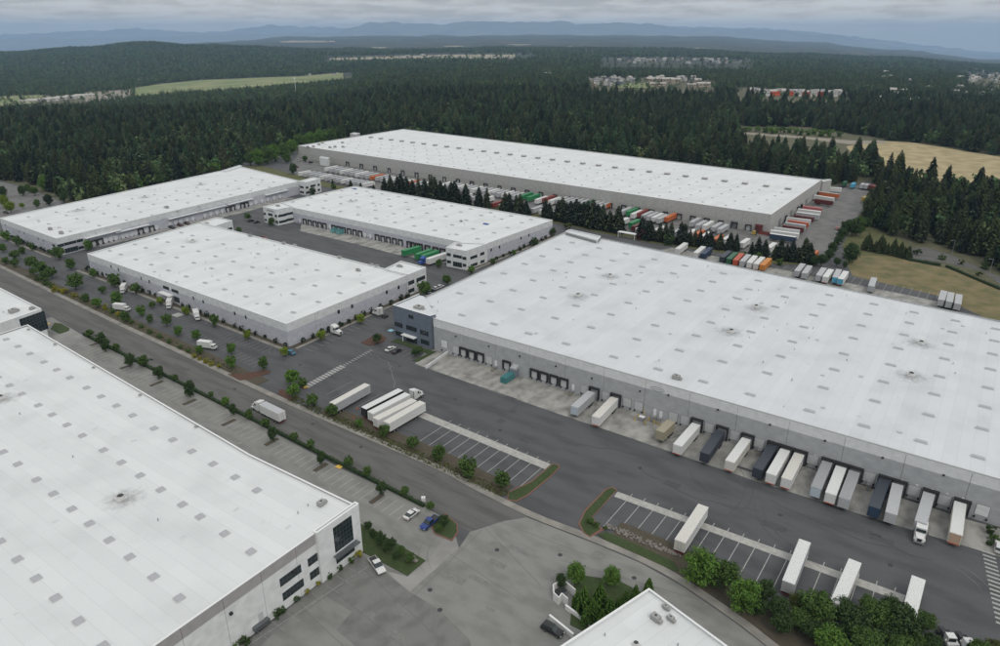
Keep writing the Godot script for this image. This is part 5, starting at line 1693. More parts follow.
	for q in far:
		var p := P(q[0], q[1], 4.1) + N1 * 7.3
		p.y = 0.05
		var nm: String = {"white": "white", "lightgrey": "pale grey"}.get(q[2], "")
		var lb: String = (nm + " trailer in the long rank docked at the far concrete-grey wall") if nm else {"orange": "orange trailer docked among pale ones at the far concrete-grey wall", "green": "bright green trailer docked at the far concrete-grey wall", "red": "red trailer docked next to white ones at the far warehouse", "darkgreen": "dark green trailer behind the firs at the far warehouse"}[q[2]]
		trailer_at(p, -N1, q[2], q[2], lb, gf, 14.6, 4.1, "semi_trailer", "", false)
	# parked in the yard in front of the firs
	var gy := "trailers parked in the yard behind the firs"
	var yard := []
	for k in 13:
		yard.append([300.0 + k * 5.3, 172.3 + k * 0.93, "lightgrey" if k % 4 else "white"])
	yard.append_array([[462, 196, "white"], [473, 197, "lightgrey"], [484, 198.5, "white"], [493, 203, "red"], [501, 204, "white"], [533, 208.5, "lightgrey"], [541, 210, "white"], [552, 212, "lightgrey"], [620, 221, "white"], [631, 222.5, "green"], [634, 226, "maroon"], [638, 228, "white"], [656, 229.5, "white"], [675, 231.5, "lightgrey"], [688, 233, "white"], [696, 233.5, "orange"], [703, 235.5, "white"], [715, 238.5, "orange"], [724.5, 239, "white"], [742, 242.5, "white"], [769, 247, "white"]])
	for q in yard:
		var p := P(q[0], q[1], 4.1) + N1 * 5.0
		p.y = 0.05
		var lb2: String = {"white": "white trailer parked in the yard behind the fir row", "lightgrey": "pale grey trailer parked in the yard behind the fir row", "pinkred": "faded red trailer parked in the yard behind the fir row", "red": "red trailer parked in the yard behind the fir row", "green": "green trailer parked in the yard behind the fir row", "maroon": "maroon trailer parked in the yard behind the fir row", "redorange": "red-orange trailer parked in the yard behind the fir row", "orange": "orange trailer parked in the yard behind the fir row"}[q[2]]
		trailer_at(p, -N1, q[2], q[2], lb2, gy, 12.2, 4.1, "semi_trailer", "", false)
	# along the end wall of the far warehouse, noses to the side yard
	var ge := "trailers docked at the end wall of the far warehouse"
	for q in [[821, 186.6, 841.5, 188, "white", "white", "white trailer farthest along the end wall, over an orange one"], [819, 191.4, 839, 194, "orange", "lightgrey", "pale-roofed orange trailer at the end wall of the far warehouse"], [814, 195, 833.6, 198, "white", "white", "white trailer beside a maroon one at the far end wall"], [816.7, 199, 831, 201, "maroon", "maroon", "maroon trailer at the far end wall beside a white one"], [804.7, 206, 820, 208, "pinkred", "pinkred", "faded red trailer at the middle of the far end wall"], [797.4, 208.6, 821, 211.5, "white", "white", "white trailer of a pair at the middle of the end wall"], [796.8, 211.8, 819, 214.8, "lightgrey", "white", "white trailer of a pair at the middle of the end wall"], [796, 215, 812, 217.4, "maroon", "maroon", "dark red trailer squeezed between white ones at the end wall"], [786, 217, 811.3, 220, "white", "lightgrey", "pale trailer beside an orange-red one at the end wall"], [790, 220.3, 806.5, 222.8, "redorange", "redorange", "orange-red trailer among pale ones at the end wall"], [786, 222.3, 804.7, 225, "lightgrey", "lightgrey", "grey trailer beside a second maroon one at the end wall"], [783, 225, 803.5, 228, "maroon", "maroon", "maroon trailer among the lower pale ones at the end wall"], [773.3, 227, 800.4, 230.4, "white", "lightgrey", "white trailer in the lowest group at the end wall"], [770.9, 230, 798.6, 233.6, "white", "white", "white trailer in the lowest group at the end wall"], [769.7, 233.2, 796.5, 237, "navy", "white", "white-roofed trailer with blue side, last at the end wall"]]:
		var n: Vector2 = V.call(q[2], q[3])
		var t: Vector2 = V.call(q[0], q[1])
		trailer(n, t, q[4], q[5], q[6], ge, meas(n, t), 4.1, "semi_trailer", "", false)
	# across the side yard under the trees
	for q in [[844.5, 183, "darkgreen", "dark green trailer under the trees across the side yard"], [853, 184.6, "sky_blue", "light blue trailer under the trees across the side yard"], [862.3, 185.2, "lightgrey", "pale grey trailer under the trees across the side yard"], [866.5, 185.7, "lightgrey", "pale grey trailer under the trees across the side yard"], [870.8, 186.2, "maroon", "maroon trailer under the trees across the side yard"], [874.5, 187, "red", "red trailer under the trees across the side yard"]]:
		var p := P(q[0], q[1], 3.0)
		p.y = 0.05
		trailer_at(p, -N1, q[2], q[2], q[3], "trailers across the side yard", 8.0, 4.1, "semi_trailer", "", false)
	trailer(Vector2(862.5, 197.5), Vector2(871, 195), "yellow_b", "yellow_b", "yellow trailer under the trees at the yard's edge", "", 12.2, 4.1, "semi_trailer", "", false)
	trailer(Vector2(811, 255.5), Vector2(816.5, 250), "orange", "orange", "orange trailer half hidden by the fir at the yard gate", "", 12.2, 4.1, "semi_trailer", "", false)
	# at the docks of the middle warehouse
	trailer(Vector2(403.5, 250.3), Vector2(419, 246), "green", "green", "bright green trailer standing apart in the dock court", "", 12.2)
	trailer(Vector2(416.5, 254), Vector2(431, 249), "green", "green", "bright green trailer of a touching pair in the dock court", "green trailers", 12.2)
	trailer(Vector2(422.5, 255.3), Vector2(437.5, 250.2), "green", "green", "bright green trailer of a touching pair in the dock court", "green trailers", 12.2)
	trailer(Vector2(428, 258.5), Vector2(446, 252.6), "white", "white", "white trailer with blue tractor in the dock court", "", 14.6)

func cars_and_trucks() -> void:
	tractor(P(920, 533, 1.5), P(919, 545) - P(922, 520), "white", "white tractor hitched to the pale trailer at the dock")
	tractor(P(415.5, 395, 1.5), N1, "white", "white tractor parked behind the row of four trailers")
	tractor(P(422.5, 261.5, 1.5), -N1, "blue", "blue tractor hitched to the white trailer in the dock court")
	tractor(P(378.5, 312.5, 1.5), -E1, "white", "white tractor parked facing the lavender-grey side wall")
	yard_tractor(P(947.5, 637.5, 1.0), "white yard tractor by the big trees, nearer the trees")
	yard_tractor(P(965, 642.5, 1.0), "white yard tractor by the big trees, out on the asphalt")
	tractor(P(336, 331.5, 1.2), E1, "white", "white flatbed tractor parked by the lavender-grey side wall")
	# rig driving on the street
	var d := P(255, 407) - P(281, 420)
	trailer_at(P(272, 407.5, 4.1) * Vector3(1, 0, 1) + Vector3(0, 0.05, 0), d, "white", "lightgrey", "white container trailer driving along the street", "", 10.0)
	tractor(P(259, 405.5, 2.0), d, "white", "white tractor hauling a white container along the street")
	box_truck(123.5, 287.5, Vector3(0.3, 0, 1), "white box truck backed up beside the first wall shrubs")
	box_truck(121.5, 306.5, Vector3(1, 0, 0.25), "white box truck parked crosswise beside yellow-green shrubs")
	box_truck(169.5, 302.5, Vector3(0.3, 0, 1), "white box truck in front of the canopied entrance")
	box_truck(196.5, 314.0, Vector3(0.55, 0, 1), "white box truck past the canopied entrance")
	box_truck(207, 344, Vector3(1, 0, 0.25), "white box truck parked crosswise near the red mulch bed")
	car(290.5, 352, -E1, "carteal", "sedan", "small blue car at the warehouse corner beside a grass island")
	car(411.5, 513.5, N1, "white", "sedan", "white car parked along the clipped hedge")
	car(429.5, 522.5, -N1, "carblue", "pickup", "dark blue pickup parked beside the corner island")
	car(377, 565, E1 * 0.8 - N1 * 0.3, "white", "pickup", "white pickup with black bed near the glazed entrance")
	car(552.5, 629.5, E1, "black", "suv", "black car parked along the low white wall")
	car(390.5, 348.5, N1, "white", "sedan", "white car in front of the blue office")
	car(397, 350.5, N1, "black", "sedan", "black car in front of the blue office")
	car(999, 547, N1, "white", "suv", "white car at the end of the crosswalk by the bushes")
	for q in [[431.5, 290, "black"], [436, 288, "white"], [440, 286.3, "white"], [428.5, 294, "lightgrey"]]:
		car(q[0], q[1], N1, q[2], "sedan", {"black": "black car by the trees at the warehouse corner", "white": "white car by the trees at the warehouse corner", "lightgrey": "silver car by the trees at the warehouse corner"}[q[2]], "cars at the warehouse corner")
	for q in [[172.5, 227.3], [180.5, 225], [187.5, 223.3]]:
		car(q[0], q[1], E1, "darkred" if q[0] > 179 else "black", "suv", "dark red car at the dock doors" if q[0] > 179 else "black car at the dock doors beside dark red ones", "cars at the dock doors")
	for q in [[251.5, 220.5], [257, 221.7]]:
		car(q[0], q[1], N1, "black", "sedan", "black car in front of the middle warehouse's corner office", "cars at the corner office")
	for q in [[299.5, 160, "white"], [305.5, 161, "white"], [311, 162.3, "black"]]:
		car(q[0], q[1], N1, q[2], "suv", "white car parked at the left end of the far warehouse" if q[2] == "white" else "black car parked at the left end of the far warehouse", "cars at the far warehouse")
	car(296.6, 167, N1, "red", "suv", "red car at the corner of the far yard")
	car(837.3, 228, N1, "pinkred", "sedan", "red and white car on the side yard asphalt")
	car(264, 237.2, E1, "red", "sedan", "red car peeking over the roof edge in the dock court")
	car(6, 212, E1, "black", "sedan", "black car at the forest clearing")
	car(874, 141.5, E1, "white", "suv", "white car on the dirt road by the tan field")

func small_things() -> void:
	# trash enclosure with its bin
	var b := P(563, 600)
	var t := thing("trash_enclosure", "white walled trash enclosure beside the clipped conifers", "enclosure", b)
	var pts := [P(553.5, 598.5), P(559, 606), P(566, 603.5), P(569, 610)]
	var wq := [[P(553, 592), P(553.5, 600)], [P(553.5, 600), P(558.5, 605)], [P(558.5, 605), P(561.5, 600.5)], [P(561.5, 600.5), P(567.5, 606)], [P(562, 586), P(575, 597)], [P(553, 592), P(562, 586)]]
	for q in wq:
		var m: Vector3 = (q[0] + q[1]) / 2
		var L: float = q[0].distance_to(q[1])
		pbox(t, "wall_panel", M.white_wall, m + Vector3(0, 1.05, 0) - b, Vector3(0.25, 2.1, L), heading(q[1] - q[0]))
	var bin := thing("dumpster", "dark dumpster inside the white walled enclosure", "dumpster", P(561, 595) + Vector3(0, 0.05, 0), 0.6)
	pbox(bin, "body", M.slate, Vector3(0, 0.65, 0), Vector3(2.0, 1.2, 1.4))
	pbox(bin, "lid", M.dark, Vector3(0, 1.3, 0), Vector3(2.1, 0.08, 1.5), Basis(Vector3.RIGHT, 0.12))
	for s in [-0.8, 0.8]:
		pbox(bin, "skid", M.chassis, Vector3(s, 0.03, 0), Vector3(0.15, 0.08, 1.4))
	for q in [[[565.5, 609], [590, 627], "low white wall beside the trash enclosure and conifers"], [[549.5, 619], [573, 638], "low white ramp wall with a black car beside it"]]:
		var a := P(q[0][0], q[0][1])
		var e := P(q[1][0], q[1][1])
		var w := thing("low_wall", q[2], "wall", (a + e) / 2)
		pbox(w, "wall_panel", M.white_wall, Vector3(0, 0.55, 0), Vector3(0.35, 1.1, a.distance_to(e)), heading(e - a))
		pbox(w, "coping", M.cap, Vector3(0, 1.14, 0), Vector3(0.45, 0.08, a.distance_to(e) + 0.1), heading(e - a))
	# trash compactor at the docks
	var cb := P(508.5, 380)
	t = thing("trash_compactor", "teal trash compactor with grey hood at the grey dock wall", "compactor", cb)
	t.basis = heading(-N1)
	pbox(t, "container", M.teal, Vector3(0, 1.25, 0.6), Vector3(2.4, 2.1, 5.4))
	pbox(t, "ram_box", M.slate, Vector3(0, 1.7, -3.6), Vector3(2.4, 3.0, 2.8))
	pbox(t, "hood", M.wall_grey, Vector3(0, 3.5, -3.9), Vector3(2.6, 0.8, 2.6), Basis(Vector3.RIGHT, 0.3))
	for s in [-0.9, 0.9]:
		pbox(t, "skid", M.chassis, Vector3(s, 0.1, 0.3), Vector3(0.2, 0.2, 6.0))
	for k in 6:
		pbox(t, "rib", M.teal_light, Vector3(1.22, 1.25, -1.7 + k * 0.9), Vector3(0.1, 2.0, 0.12))
	for q in [[336.5, 232, "teal roll-off bin next to its twin in the dock court"], [342, 233.5, "teal roll-off bin next to its twin in the dock court"]]:
		var r := thing("rolloff_bin", q[2], "bin", P(q[0], q[1]), 0.0, "teal bins in the dock court")
		r.basis = heading(-N1)
		pbox(r, "container", M.teal_light, Vector3(0, 1.4, 0), Vector3(2.5, 2.4, 6.5))
		pbox(r, "rim", M.teal, Vector3(0, 2.62, 0), Vector3(2.6, 0.12, 6.6))
		for k in 5:
			pbox(r, "rib", M.teal, Vector3(1.27, 1.4, -2.4 + k * 1.2), Vector3(0.08, 2.3, 0.14))
	# guard posts and fuel stand at the docks
	t = thing("pump_stand", "small grey stand between yellow guard posts at the dock", "stand", P(641.5, 420.5))
	t.basis = heading(-N1)
	pbox(t, "cabinet", M.steel, Vector3(0, 0.7, 0), Vector3(1.6, 1.4, 1.2))
	pbox(t, "cabinet_top", M.door_white, Vector3(0, 1.43, 0), Vector3(1.8, 0.08, 1.4))
	for x in [-1.8, 1.8]:
		for z in [-1.2, 1.4]:
			pbox(t, "guard_post", M.yellow, Vector3(x, 0.6, z), Vector3(0.22, 1.2, 0.22))
	pbox(t, "pole", M.yellow, Vector3(0, 1.8, -1.2), Vector3(0.12, 3.6, 0.12))
	for k in 4:
		var pz := thing("bollard", "yellow guard post standing at the dock stairs", "bollard", P(654 + k * 3.2, 424 + k * 1.3), 0.0, "yellow posts at the docks")
		part(pz, "post", SH.disc, M.yellow, Transform3D(Basis.from_scale(Vector3(0.25, 1.2, 0.25)), Vector3(0, 0.6, 0)))
		part(pz, "cap", SH.disc, M.paint, Transform3D(Basis.from_scale(Vector3(0.27, 0.1, 0.27)), Vector3(0, 1.22, 0)))
	# white shelter behind the largest warehouse
	t = thing("shelter", "small white open shelter on posts before the fir row", "shelter", P(627, 238))
	t.basis = heading(-N1)
	pbox(t, "canopy", M.door_white, Vector3(0, 3.2, 0), Vector3(11.5, 0.35, 3.2))
	for x in [-5.3, 5.3]:
		for z in [-1.3, 1.3]:
			pbox(t, "post", M.door_white, Vector3(x, 1.55, z), Vector3(0.3, 3.1, 0.3))
	pbox(t, "bench", M.steel, Vector3(0, 0.5, 0), Vector3(8.0, 0.1, 0.6))
	# equipment in the far yard
	t = thing("scrap_tank", "dark round tank standing on legs at the end of the far docks", "tank", P(758, 232.5))
	part(t, "tank", SH.disc, M.c_maroon, Transform3D(Basis.from_scale(Vector3(4.4, 3.4, 4.4)), Vector3(0, 3.2, 0)))
	for k in 4:
		pbox(t, "leg", M.chassis, Vector3(cos(k * 1.57 + 0.8) * 1.6, 0.8, sin(k * 1.57 + 0.8) * 1.6), Vector3(0.2, 1.6, 0.2))
	t = thing("rolloff_bin", "low red scrap bin beside the dark round tank", "bin", P(764.5, 234.5))
	t.basis = heading(E1)
	pbox(t, "container", M.c_red, Vector3(0, 0.8, 0), Vector3(2.4, 1.5, 7.0))
	pbox(t, "rim", M.c_maroon, Vector3(0, 1.6, 0), Vector3(2.5, 0.12, 7.1))
	t = thing("forklift", "yellow-green forklift beside the dark round tank", "forklift", P(754, 235))
	t.basis = heading(E1)
	pbox(t, "body", M.c_yellow_b, Vector3(0, 0.9, -0.3), Vector3(1.6, 1.2, 2.6))
	pbox(t, "cage", M.c_yellow_b, Vector3(0, 2.1, -0.2), Vector3(1.4, 1.2, 1.5))
	pbox(t, "mast", M.chassis, Vector3(0, 1.8, 1.2), Vector3(1.2, 3.2, 0.2))
	for s in [-1, 1]:
		wheel_part(t, "wheel", s * 0.75, 0.4, 0.8, 0.4, 0.35)
		wheel_part(t, "wheel", s * 0.75, 0.35, -1.2, 0.35, 0.3)
	# street lamps
	for q in [[951.5, 254.5, "grey street lamp at the curve of the side road"], [989, 274, "grey street lamp farther down the side road"], [44, 205, "grey street lamp at the forest clearing"], [59, 206, "grey street lamp beside the light green clearing trees"]]:
		var l := thing("street_lamp", q[2], "street lamp", P(q[0], q[1]))
		part(l, "pole", SH.disc, M.steel, Transform3D(Basis.from_scale(Vector3(0.22, 8.0, 0.22)), Vector3(0, 4.0, 0)))
		pbox(l, "arm", M.steel, Vector3(-0.9, 8.0, 0), Vector3(1.9, 0.12, 0.12))
		pbox(l, "lamp_head", M.steel, Vector3(-1.9, 7.95, 0), Vector3(1.0, 0.16, 0.4))
		pbox(l, "base", M.walk, Vector3(0, 0.2, 0), Vector3(0.6, 0.4, 0.6))
	# hydrant and sign near the car park
	t = thing("utility_box", "small pale utility box by the hedge and white car", "utility box", P(423.5, 501.5))
	pbox(t, "cabinet", M.door_white, Vector3(0, 0.7, 0), Vector3(1.0, 1.4, 0.9))
	pbox(t, "plinth", M.walk, Vector3(0, 0.1, 0), Vector3(1.4, 0.2, 1.3))
	pbox(t, "mast", M.steel, Vector3(0, 1.9, 0), Vector3(0.12, 1.2, 0.12))
	t = thing("boulder", "pale boulder on the lawn bed by the junction", "rock", P(410.5, 560.5) + Vector3(0, 0.2, 0))
	var bm := SphereMesh.new()
	bm.radius = 0.5
	bm.height = 1.0
	bm.radial_segments = 9
	bm.rings = 5
	SH.blob = bm
	part(t, "stone", bm, M.rock, Transform3D(Basis.from_scale(Vector3(2.6, 1.3, 2.0)), Vector3(0, 0.45, 0)))
	part(t, "small_stone", bm, M.rock, Transform3D(Basis.from_scale(Vector3(1.2, 0.8, 1.0)), Vector3(1.3, 0.25, 0.6)))
	for q in [[357.5, 409.2], [353.5, 418]]:
		var c := thing("traffic_cone", "orange traffic cone beside the parked trailers", "cone", P(q[0], q[1]) + Vector3(0, 0.08, 0), 0.0, "cones by the trailers")
		part(c, "cone", cyl(0.22, 0.05, 0.8), M.c_orange, Transform3D(Basis(), Vector3(0, 0.45, 0)))
		pbox(c, "foot", M.c_orange, Vector3(0, 0.03, 0), Vector3(0.5, 0.06, 0.5))
	# rocks along the trailer stalls
	var st := begin()
	var r := RandomNumberGenerator.new()
	r.seed = 5
	for k in 170:
		var f := r.randf()
		var p := P(608, 527).lerp(P(678, 556), f) + Vector3(r.randf_range(-0.9, 0.9), 0.25, r.randf_range(-0.9, 0.9))
		var s := r.randf_range(0.25, 0.6)
		sbox(st, p, Vector3(s, s * 0.7, s * r.randf_range(0.7, 1.3)), Basis(Vector3(r.randf(), r.randf(), r.randf()).normalized(), r.randf() * 3.0))
	var rk := struct("rock_border", st.commit(), M.rock, "grey-brown rocks heaped along the trailer stalls", "stuff")
	rk.set_meta("category", "rocks")

func street_plants() -> void:
	var gl := "trees of the car parks"
	var t_lab := "round green tree in the white warehouses' car park"
	for q in [[6, 235, 9], [2.5, 247, 8], [5, 260, 9], [17.5, 240, 9], [14, 254, 9], [14, 262, 10], [31, 261, 12], [32, 246, 8], [41, 267, 15], [51, 271, 12], [58, 252, 14], [70, 263, 10], [44, 275, 11], [74, 280, 15], [93, 272, 8], [114, 279, 12], [86, 297, 8], [116, 297.5, 12], [135, 287.5, 11], [141, 310, 11], [88, 244.5, 10], [125, 316, 10], [166, 319, 11], [97, 302, 10], [22, 250, 8], [102, 289, 8], [150, 318, 9], [178, 330, 9], [33, 271, 8], [152, 304, 7]]:
		leafy(q[0], q[1], q[2], "leaf" if rng.randf() < 0.65 else "leaf_bright", t_lab, gl)
	for q in [[196, 334, 11], [199, 349, 10], [231, 347.5, 11], [231, 361, 13]]:
		leafy(q[0], q[1], q[2], "leaf_bright", "light green tree near the crosswise box truck", "trees near the box truck")
	leafy(262.5, 362, 10, "leaf", "narrow dark green tree on the red mulch bed", "", "broadleaf_tree", 1.5)
	for q in [[160, 300, 9], [186, 310, 8], [247, 334, 8], [284, 351, 11], [320.5, 334, 10], [360, 318, 9], [214, 319, 9]]:
		leafy(q[0], q[1], q[2], "leaf_lime" if q[0] != 214 else "leaf", "young lime green tree beside the warehouse footpath" if q[0] != 214 else "columnar green tree beside the warehouse footpath", "young trees by the footpath", "broadleaf_tree", 1.0 if q[0] != 214 else 1.6)
	for q in [[292.5, 375.5, 19], [302.5, 382, 12], [292.5, 389.5, 17], [312, 399.5, 14], [332, 409, 14], [359.5, 422.5, 10], [384, 430, 13.5], [412.5, 441, 15.5], [438, 452, 15], [468, 466, 20], [502, 478, 19]]:
		leafy(q[0], q[1], q[2], "leaf_bright" if q[0] in [292.5, 384.0, 438.0, 468.0, 502.0, 359.5] else "leaf", "round bright green tree in the strip between street and trailer stalls", "trees between street and stalls", "broadleaf_tree", 0.95)
	# along the hedge
	for q in [[90, 332.5, 9, 0], [100, 338, 11, 1], [105, 344, 9, 1], [116, 346.5, 8, 0], [129, 359, 10, 1], [143, 360, 11, 0], [158, 371.5, 13, 1], [175, 377, 8, 0], [189, 388, 11, 1], [211, 394, 7, 0], [225.5, 400.5, 8, 2], [233, 408.5, 10, 1], [249, 413.5, 9, 0], [265.5, 422, 9.5, 0], [272, 433, 10, 1], [294, 435.5, 10, 0], [310.5, 443.5, 9.5, 0], [321, 456.5, 10.5, 1], [349, 460.5, 11, 0], [367, 470.5, 10, 0], [380.6, 487, 11, 1], [404.5, 490, 9, 0], [430, 505, 9, 0]]:
		leafy(q[0], q[1], q[2], ["leaf", "leaf_dark", "leaf_bright"][q[3]], ["small green tree standing in the clipped hedge", "dark purple-green tree on a small bed by the hedge", "light green tree standing in the clipped hedge"][q[3]], "trees along the hedge", "broadleaf_tree", [0.95, 1.3, 0.95][q[3]])
	for q in [[96, 344], [126, 367], [156, 384], [189, 402.5], [228, 423], [271, 442.5], [320, 468], [376, 499.5]]:
		var p := P(q[0], q[1])
		var sq := PackedVector2Array()
		for k in [[-0.7, -2.0], [0.7, -2.0], [0.7, 2.6], [-0.7, 2.6]]:
			sq.append(XZ(p + E1 * k[0] + N1 * k[1]))
		struct("planting_bed", sheet(sq, 0.17, 0.0), M.mulch)
	hedge(P(84, 335), P(424, 507), 1.15, 1.1, "leaf_dark", "long clipped hedge between the street and the car park")
	for q in [[443.5, 520, 13, "leaf_dark", "dark round tree on the corner island by the junction", 1.1], [438.5, 527, 8, "leaf", "small tree on the corner island beside the blue pickup", 1.0]]:
		leafy(q[0], q[1], q[2], q[3], q[4], "", "broadleaf_tree", q[5], true)
	for q in [[368, 525, 10], [380, 538, 12], [391, 543, 11], [401, 550, 11], [410, 557, 10], [373, 533, 9], [386, 548, 8], [396, 555, 8]]:
		leafy(q[0], q[1], q[2], "leaf_dark" if q[0] < 400 else "leaf", "leafy tree crowding the lawn bed by the glazed entrance", "trees of the lawn bed", "broadleaf_tree", 1.15, true)
	# shrubs under the wall of the near warehouse
	for q in [[358, 553.5, 9, "leaf_gold"], [352, 560, 8, "leaf"], [340, 568, 7, "leaf_dark"], [330, 575.5, 8, "leaf_dark"], [317.5, 583.5, 7, "leaf_gold"], [307, 591.5, 7, "leaf_gold"], [312, 583, 6, "leaf_dark"], [297, 598, 8, "leaf_dark"], [286, 603, 8, "leaf"], [277, 613, 12, "leaf_dark"], [283, 610, 8, "leaf_dark"], [245, 640, 12, "leaf_dark"], [235, 645, 10, "leaf"]]:
		leafy(q[0], q[1], q[2], q[3], {"leaf_gold": "golden shrub under the windows of the white wall", "leaf": "green shrub under the windows of the white wall", "leaf_dark": "dark green shrub under the windows of the white wall"}[q[3]], "shrubs under the white wall", "shrub", 0.9)
	# trimmed shrubs along the warehouses
	for q in [[88.6, 267], [98.4, 270.7], [104.3, 273], [109, 274.6], [125.6, 281.6], [133, 284], [138.7, 286.4], [143.5, 288.5], [150.5, 291], [157, 293], [184, 303.5], [189.3, 306], [202, 310.7], [207.4, 313], [224.5, 319.7], [235.5, 324.4], [242, 327], [249.4, 329.5], [255.7, 332], [265, 335.2], [276.3, 339.5], [286.2, 342.8], [301.7, 339], [311, 334.7], [320.6, 330], [327.6, 328], [339.3, 322.7], [346.6, 319.7], [354.7, 316], [362, 312.4], [370.5, 309.8], [379, 305.6], [389.8, 301.4], [399, 296.5], [405.5, 294.7]]:
		leafy(q[0] - (0.6 if q[0] < 290 else -1.8), q[1] + 1.2, 4.8 if q[0] < 290 else 5.6, "leaf_deep", "trimmed round dark shrub against the lavender-grey wall", "trimmed shrubs along the walls", "shrub", 1.15)
	for q in [[12, 235.8], [15.5, 237.2], [21.7, 240], [25, 241.2], [29, 243], [35.6, 246], [41, 247.6], [45, 249.2], [49, 250.8], [495, 257.5], [502, 254.7], [509, 252], [519, 247.7], [523, 245.5], [530, 242.5], [541, 238.3], [545, 236.3]]:
		leafy(q[0] + (1.0 if q[0] > 400 else -0.4), q[1] + 0.7, 4.0, "leaf_deep", "small trimmed dark shrub along a white warehouse wall", "small trimmed shrubs", "shrub", 1.15)
	# yellow-green shrubs of the street strip
	for q in [[54, 289, 7, 1], [60, 290, 7, 1], [65, 291, 7, 1], [74, 295, 7, 1], [83, 299, 6, 0], [105, 307, 8, 1], [112, 311, 7, 0], [119, 314, 7, 1], [46, 282, 8, 0], [38, 278, 8, 0], [52, 285, 7, 0], [194, 356, 5.5, 1], [200, 358.5, 6, 1], [206, 361, 6, 1], [212, 363.5, 6, 1], [218.5, 366, 6, 1], [132, 322, 6, 0], [142, 326, 6, 0], [150, 331, 6, 0], [160, 336, 6, 0], [170, 341, 6, 0], [180, 347, 6, 0], [188, 351, 6, 0]]:
		leafy(q[0], q[1], q[2], "leaf_gold" if q[3] else "leaf", "yellow-green shrub in the street strip" if q[3] else "green shrub in the street strip", "shrubs of the street strip", "shrub", 0.85)
	# trees of the dock court and the crossing
	for q in [[248, 216, 7, "leaf"], [271, 221, 8, "leaf"], [239, 230, 7, "leaf"], [312.5, 191, 7, "leaf_dark"], [424.5, 287.5, 14, "leaf"], [447, 279, 9, "leaf"], [439, 262.7, 9, "leaf"], [471, 269, 8, "leaf_bright"], [493, 261, 7, "leaf"], [514, 252, 6, "leaf_bright"], [535, 241.5, 10, "leaf_dark"], [552, 231, 9, "leaf_dark"], [377.5, 337.5, 11, "leaf_dark"], [419, 349, 9, "leaf"], [415, 352, 8, "leaf_dark"]]:
		leafy(q[0], q[1], q[2], q[3], {"leaf": "small green tree in the dock courts", "leaf_dark": "small dark green tree in the dock courts", "leaf_bright": "small bright green tree in the dock courts"}[q[3]], "trees of the dock courts")
	# big trees at the lower right
	for q in [[701, 566, 36, "leaf_bright", 1.0], [727, 572, 30, "leaf", 1.1], [744, 594, 38, "leaf_bright", 1.0], [765, 590, 26, "leaf_dark", 1.0], [778, 606, 27, "leaf_dark", 0.9], [783, 622, 24, "leaf_dark", 1.0], [797, 602, 18, "leaf_olive", 0.9], [818, 606, 44, "leaf", 0.85], [832, 640, 34, "leaf_bright", 0.9], [856, 618, 34, "leaf_dark", 0.9], [880, 615, 34, "leaf", 0.9], [866, 642, 36, "leaf", 0.9], [906, 624, 36, "leaf_dark", 1.0], [926, 620, 24, "leaf", 1.0], [900, 648, 34, "leaf", 0.9], [932, 642, 26, "leaf_dark", 0.9], [980, 650, 26, "leaf", 0.9], [995, 648, 20, "leaf_olive", 0.9], [842, 606, 26, "leaf_dark", 0.9], [868, 604, 22, "leaf", 0.9], [892, 606, 24, "leaf_dark", 0.9], [846, 632, 24, "leaf_dark", 0.9], [812, 628, 26, "leaf_dark", 0.9], [884, 636, 26, "leaf_dark", 0.9], [916, 640, 24, "leaf", 0.9], [715, 578, 20, "leaf_dark", 0.9], [758, 606, 20, "leaf_dark", 0.9], [800, 618, 22, "leaf", 0.9], [945, 656, 22, "leaf", 0.9]]:
		leafy(q[0], q[1], q[2], q[3], {"leaf": "big green tree in the dense row along the trailer stalls", "leaf_bright": "big bright green tree in the dense row along the trailer stalls", "leaf_dark": "big dark green tree in the dense row along the trailer stalls", "leaf_olive": "olive green tree in the dense row along the trailer stalls"}[q[3]], "big trees along the stalls", "broadleaf_tree", q[4], true, 0.17)
	for q in [[991, 530, 12, "leaf_dark"], [994, 538, 10, "leaf"], [990, 542, 8, "leaf_dark"]]:
		leafy(q[0], q[1], q[2], q[3], "bush beside the blue end office", "bushes by the end office", "shrub", 0.9)
	for q in [[590, 521.5, 9], [597, 525, 8], [605, 528, 6]]:
		leafy(q[0], q[1], q[2], "leaf", "green bush at the tip of the grass island", "bushes of the grass island", "shrub", 0.8)
	for q in [[576, 572, 25, "leaf_bright", "round bright green tree behind the trash enclosure"], [612, 575, 22, "leaf_bright", "round bright green tree standing alone by the road curve"]]:
		leafy(q[0], q[1], q[2], q[3], q[4], "", "broadleaf_tree", 1.0, true)
	leafy(561, 580, 12, "leaf_dark", "dark climbing shrub behind the enclosure wall", "", "broadleaf_tree", 1.4, true)
	for q in [[583, 614, 7.6], [599, 611, 7.6], [592, 622, 6.6], [609, 621, 6.2], [576, 609, 5.0], [586, 624, 5.0], [601, 628, 5.0], [618, 612, 4.0], [625, 606, 4.2], [635, 599, 4.0], [648, 594.5, 4.6], [632, 604, 3.4]]:
		fir(P(q[0], q[1]) + Vector3(0, 0.2, 0), q[2], "dense olive green conifer clipped beside the small white building", "clipped conifers", "leaf_bright", "clipped_conifer", "cone", 1.15)
	# the row of firs in front of the far yard
	var bx := [391, 435, 510, 560, 610, 650, 700, 735, 765, 808]
	var by := [195, 202, 213, 221, 231.5, 240.5, 247.5, 251.5, 259, 263]
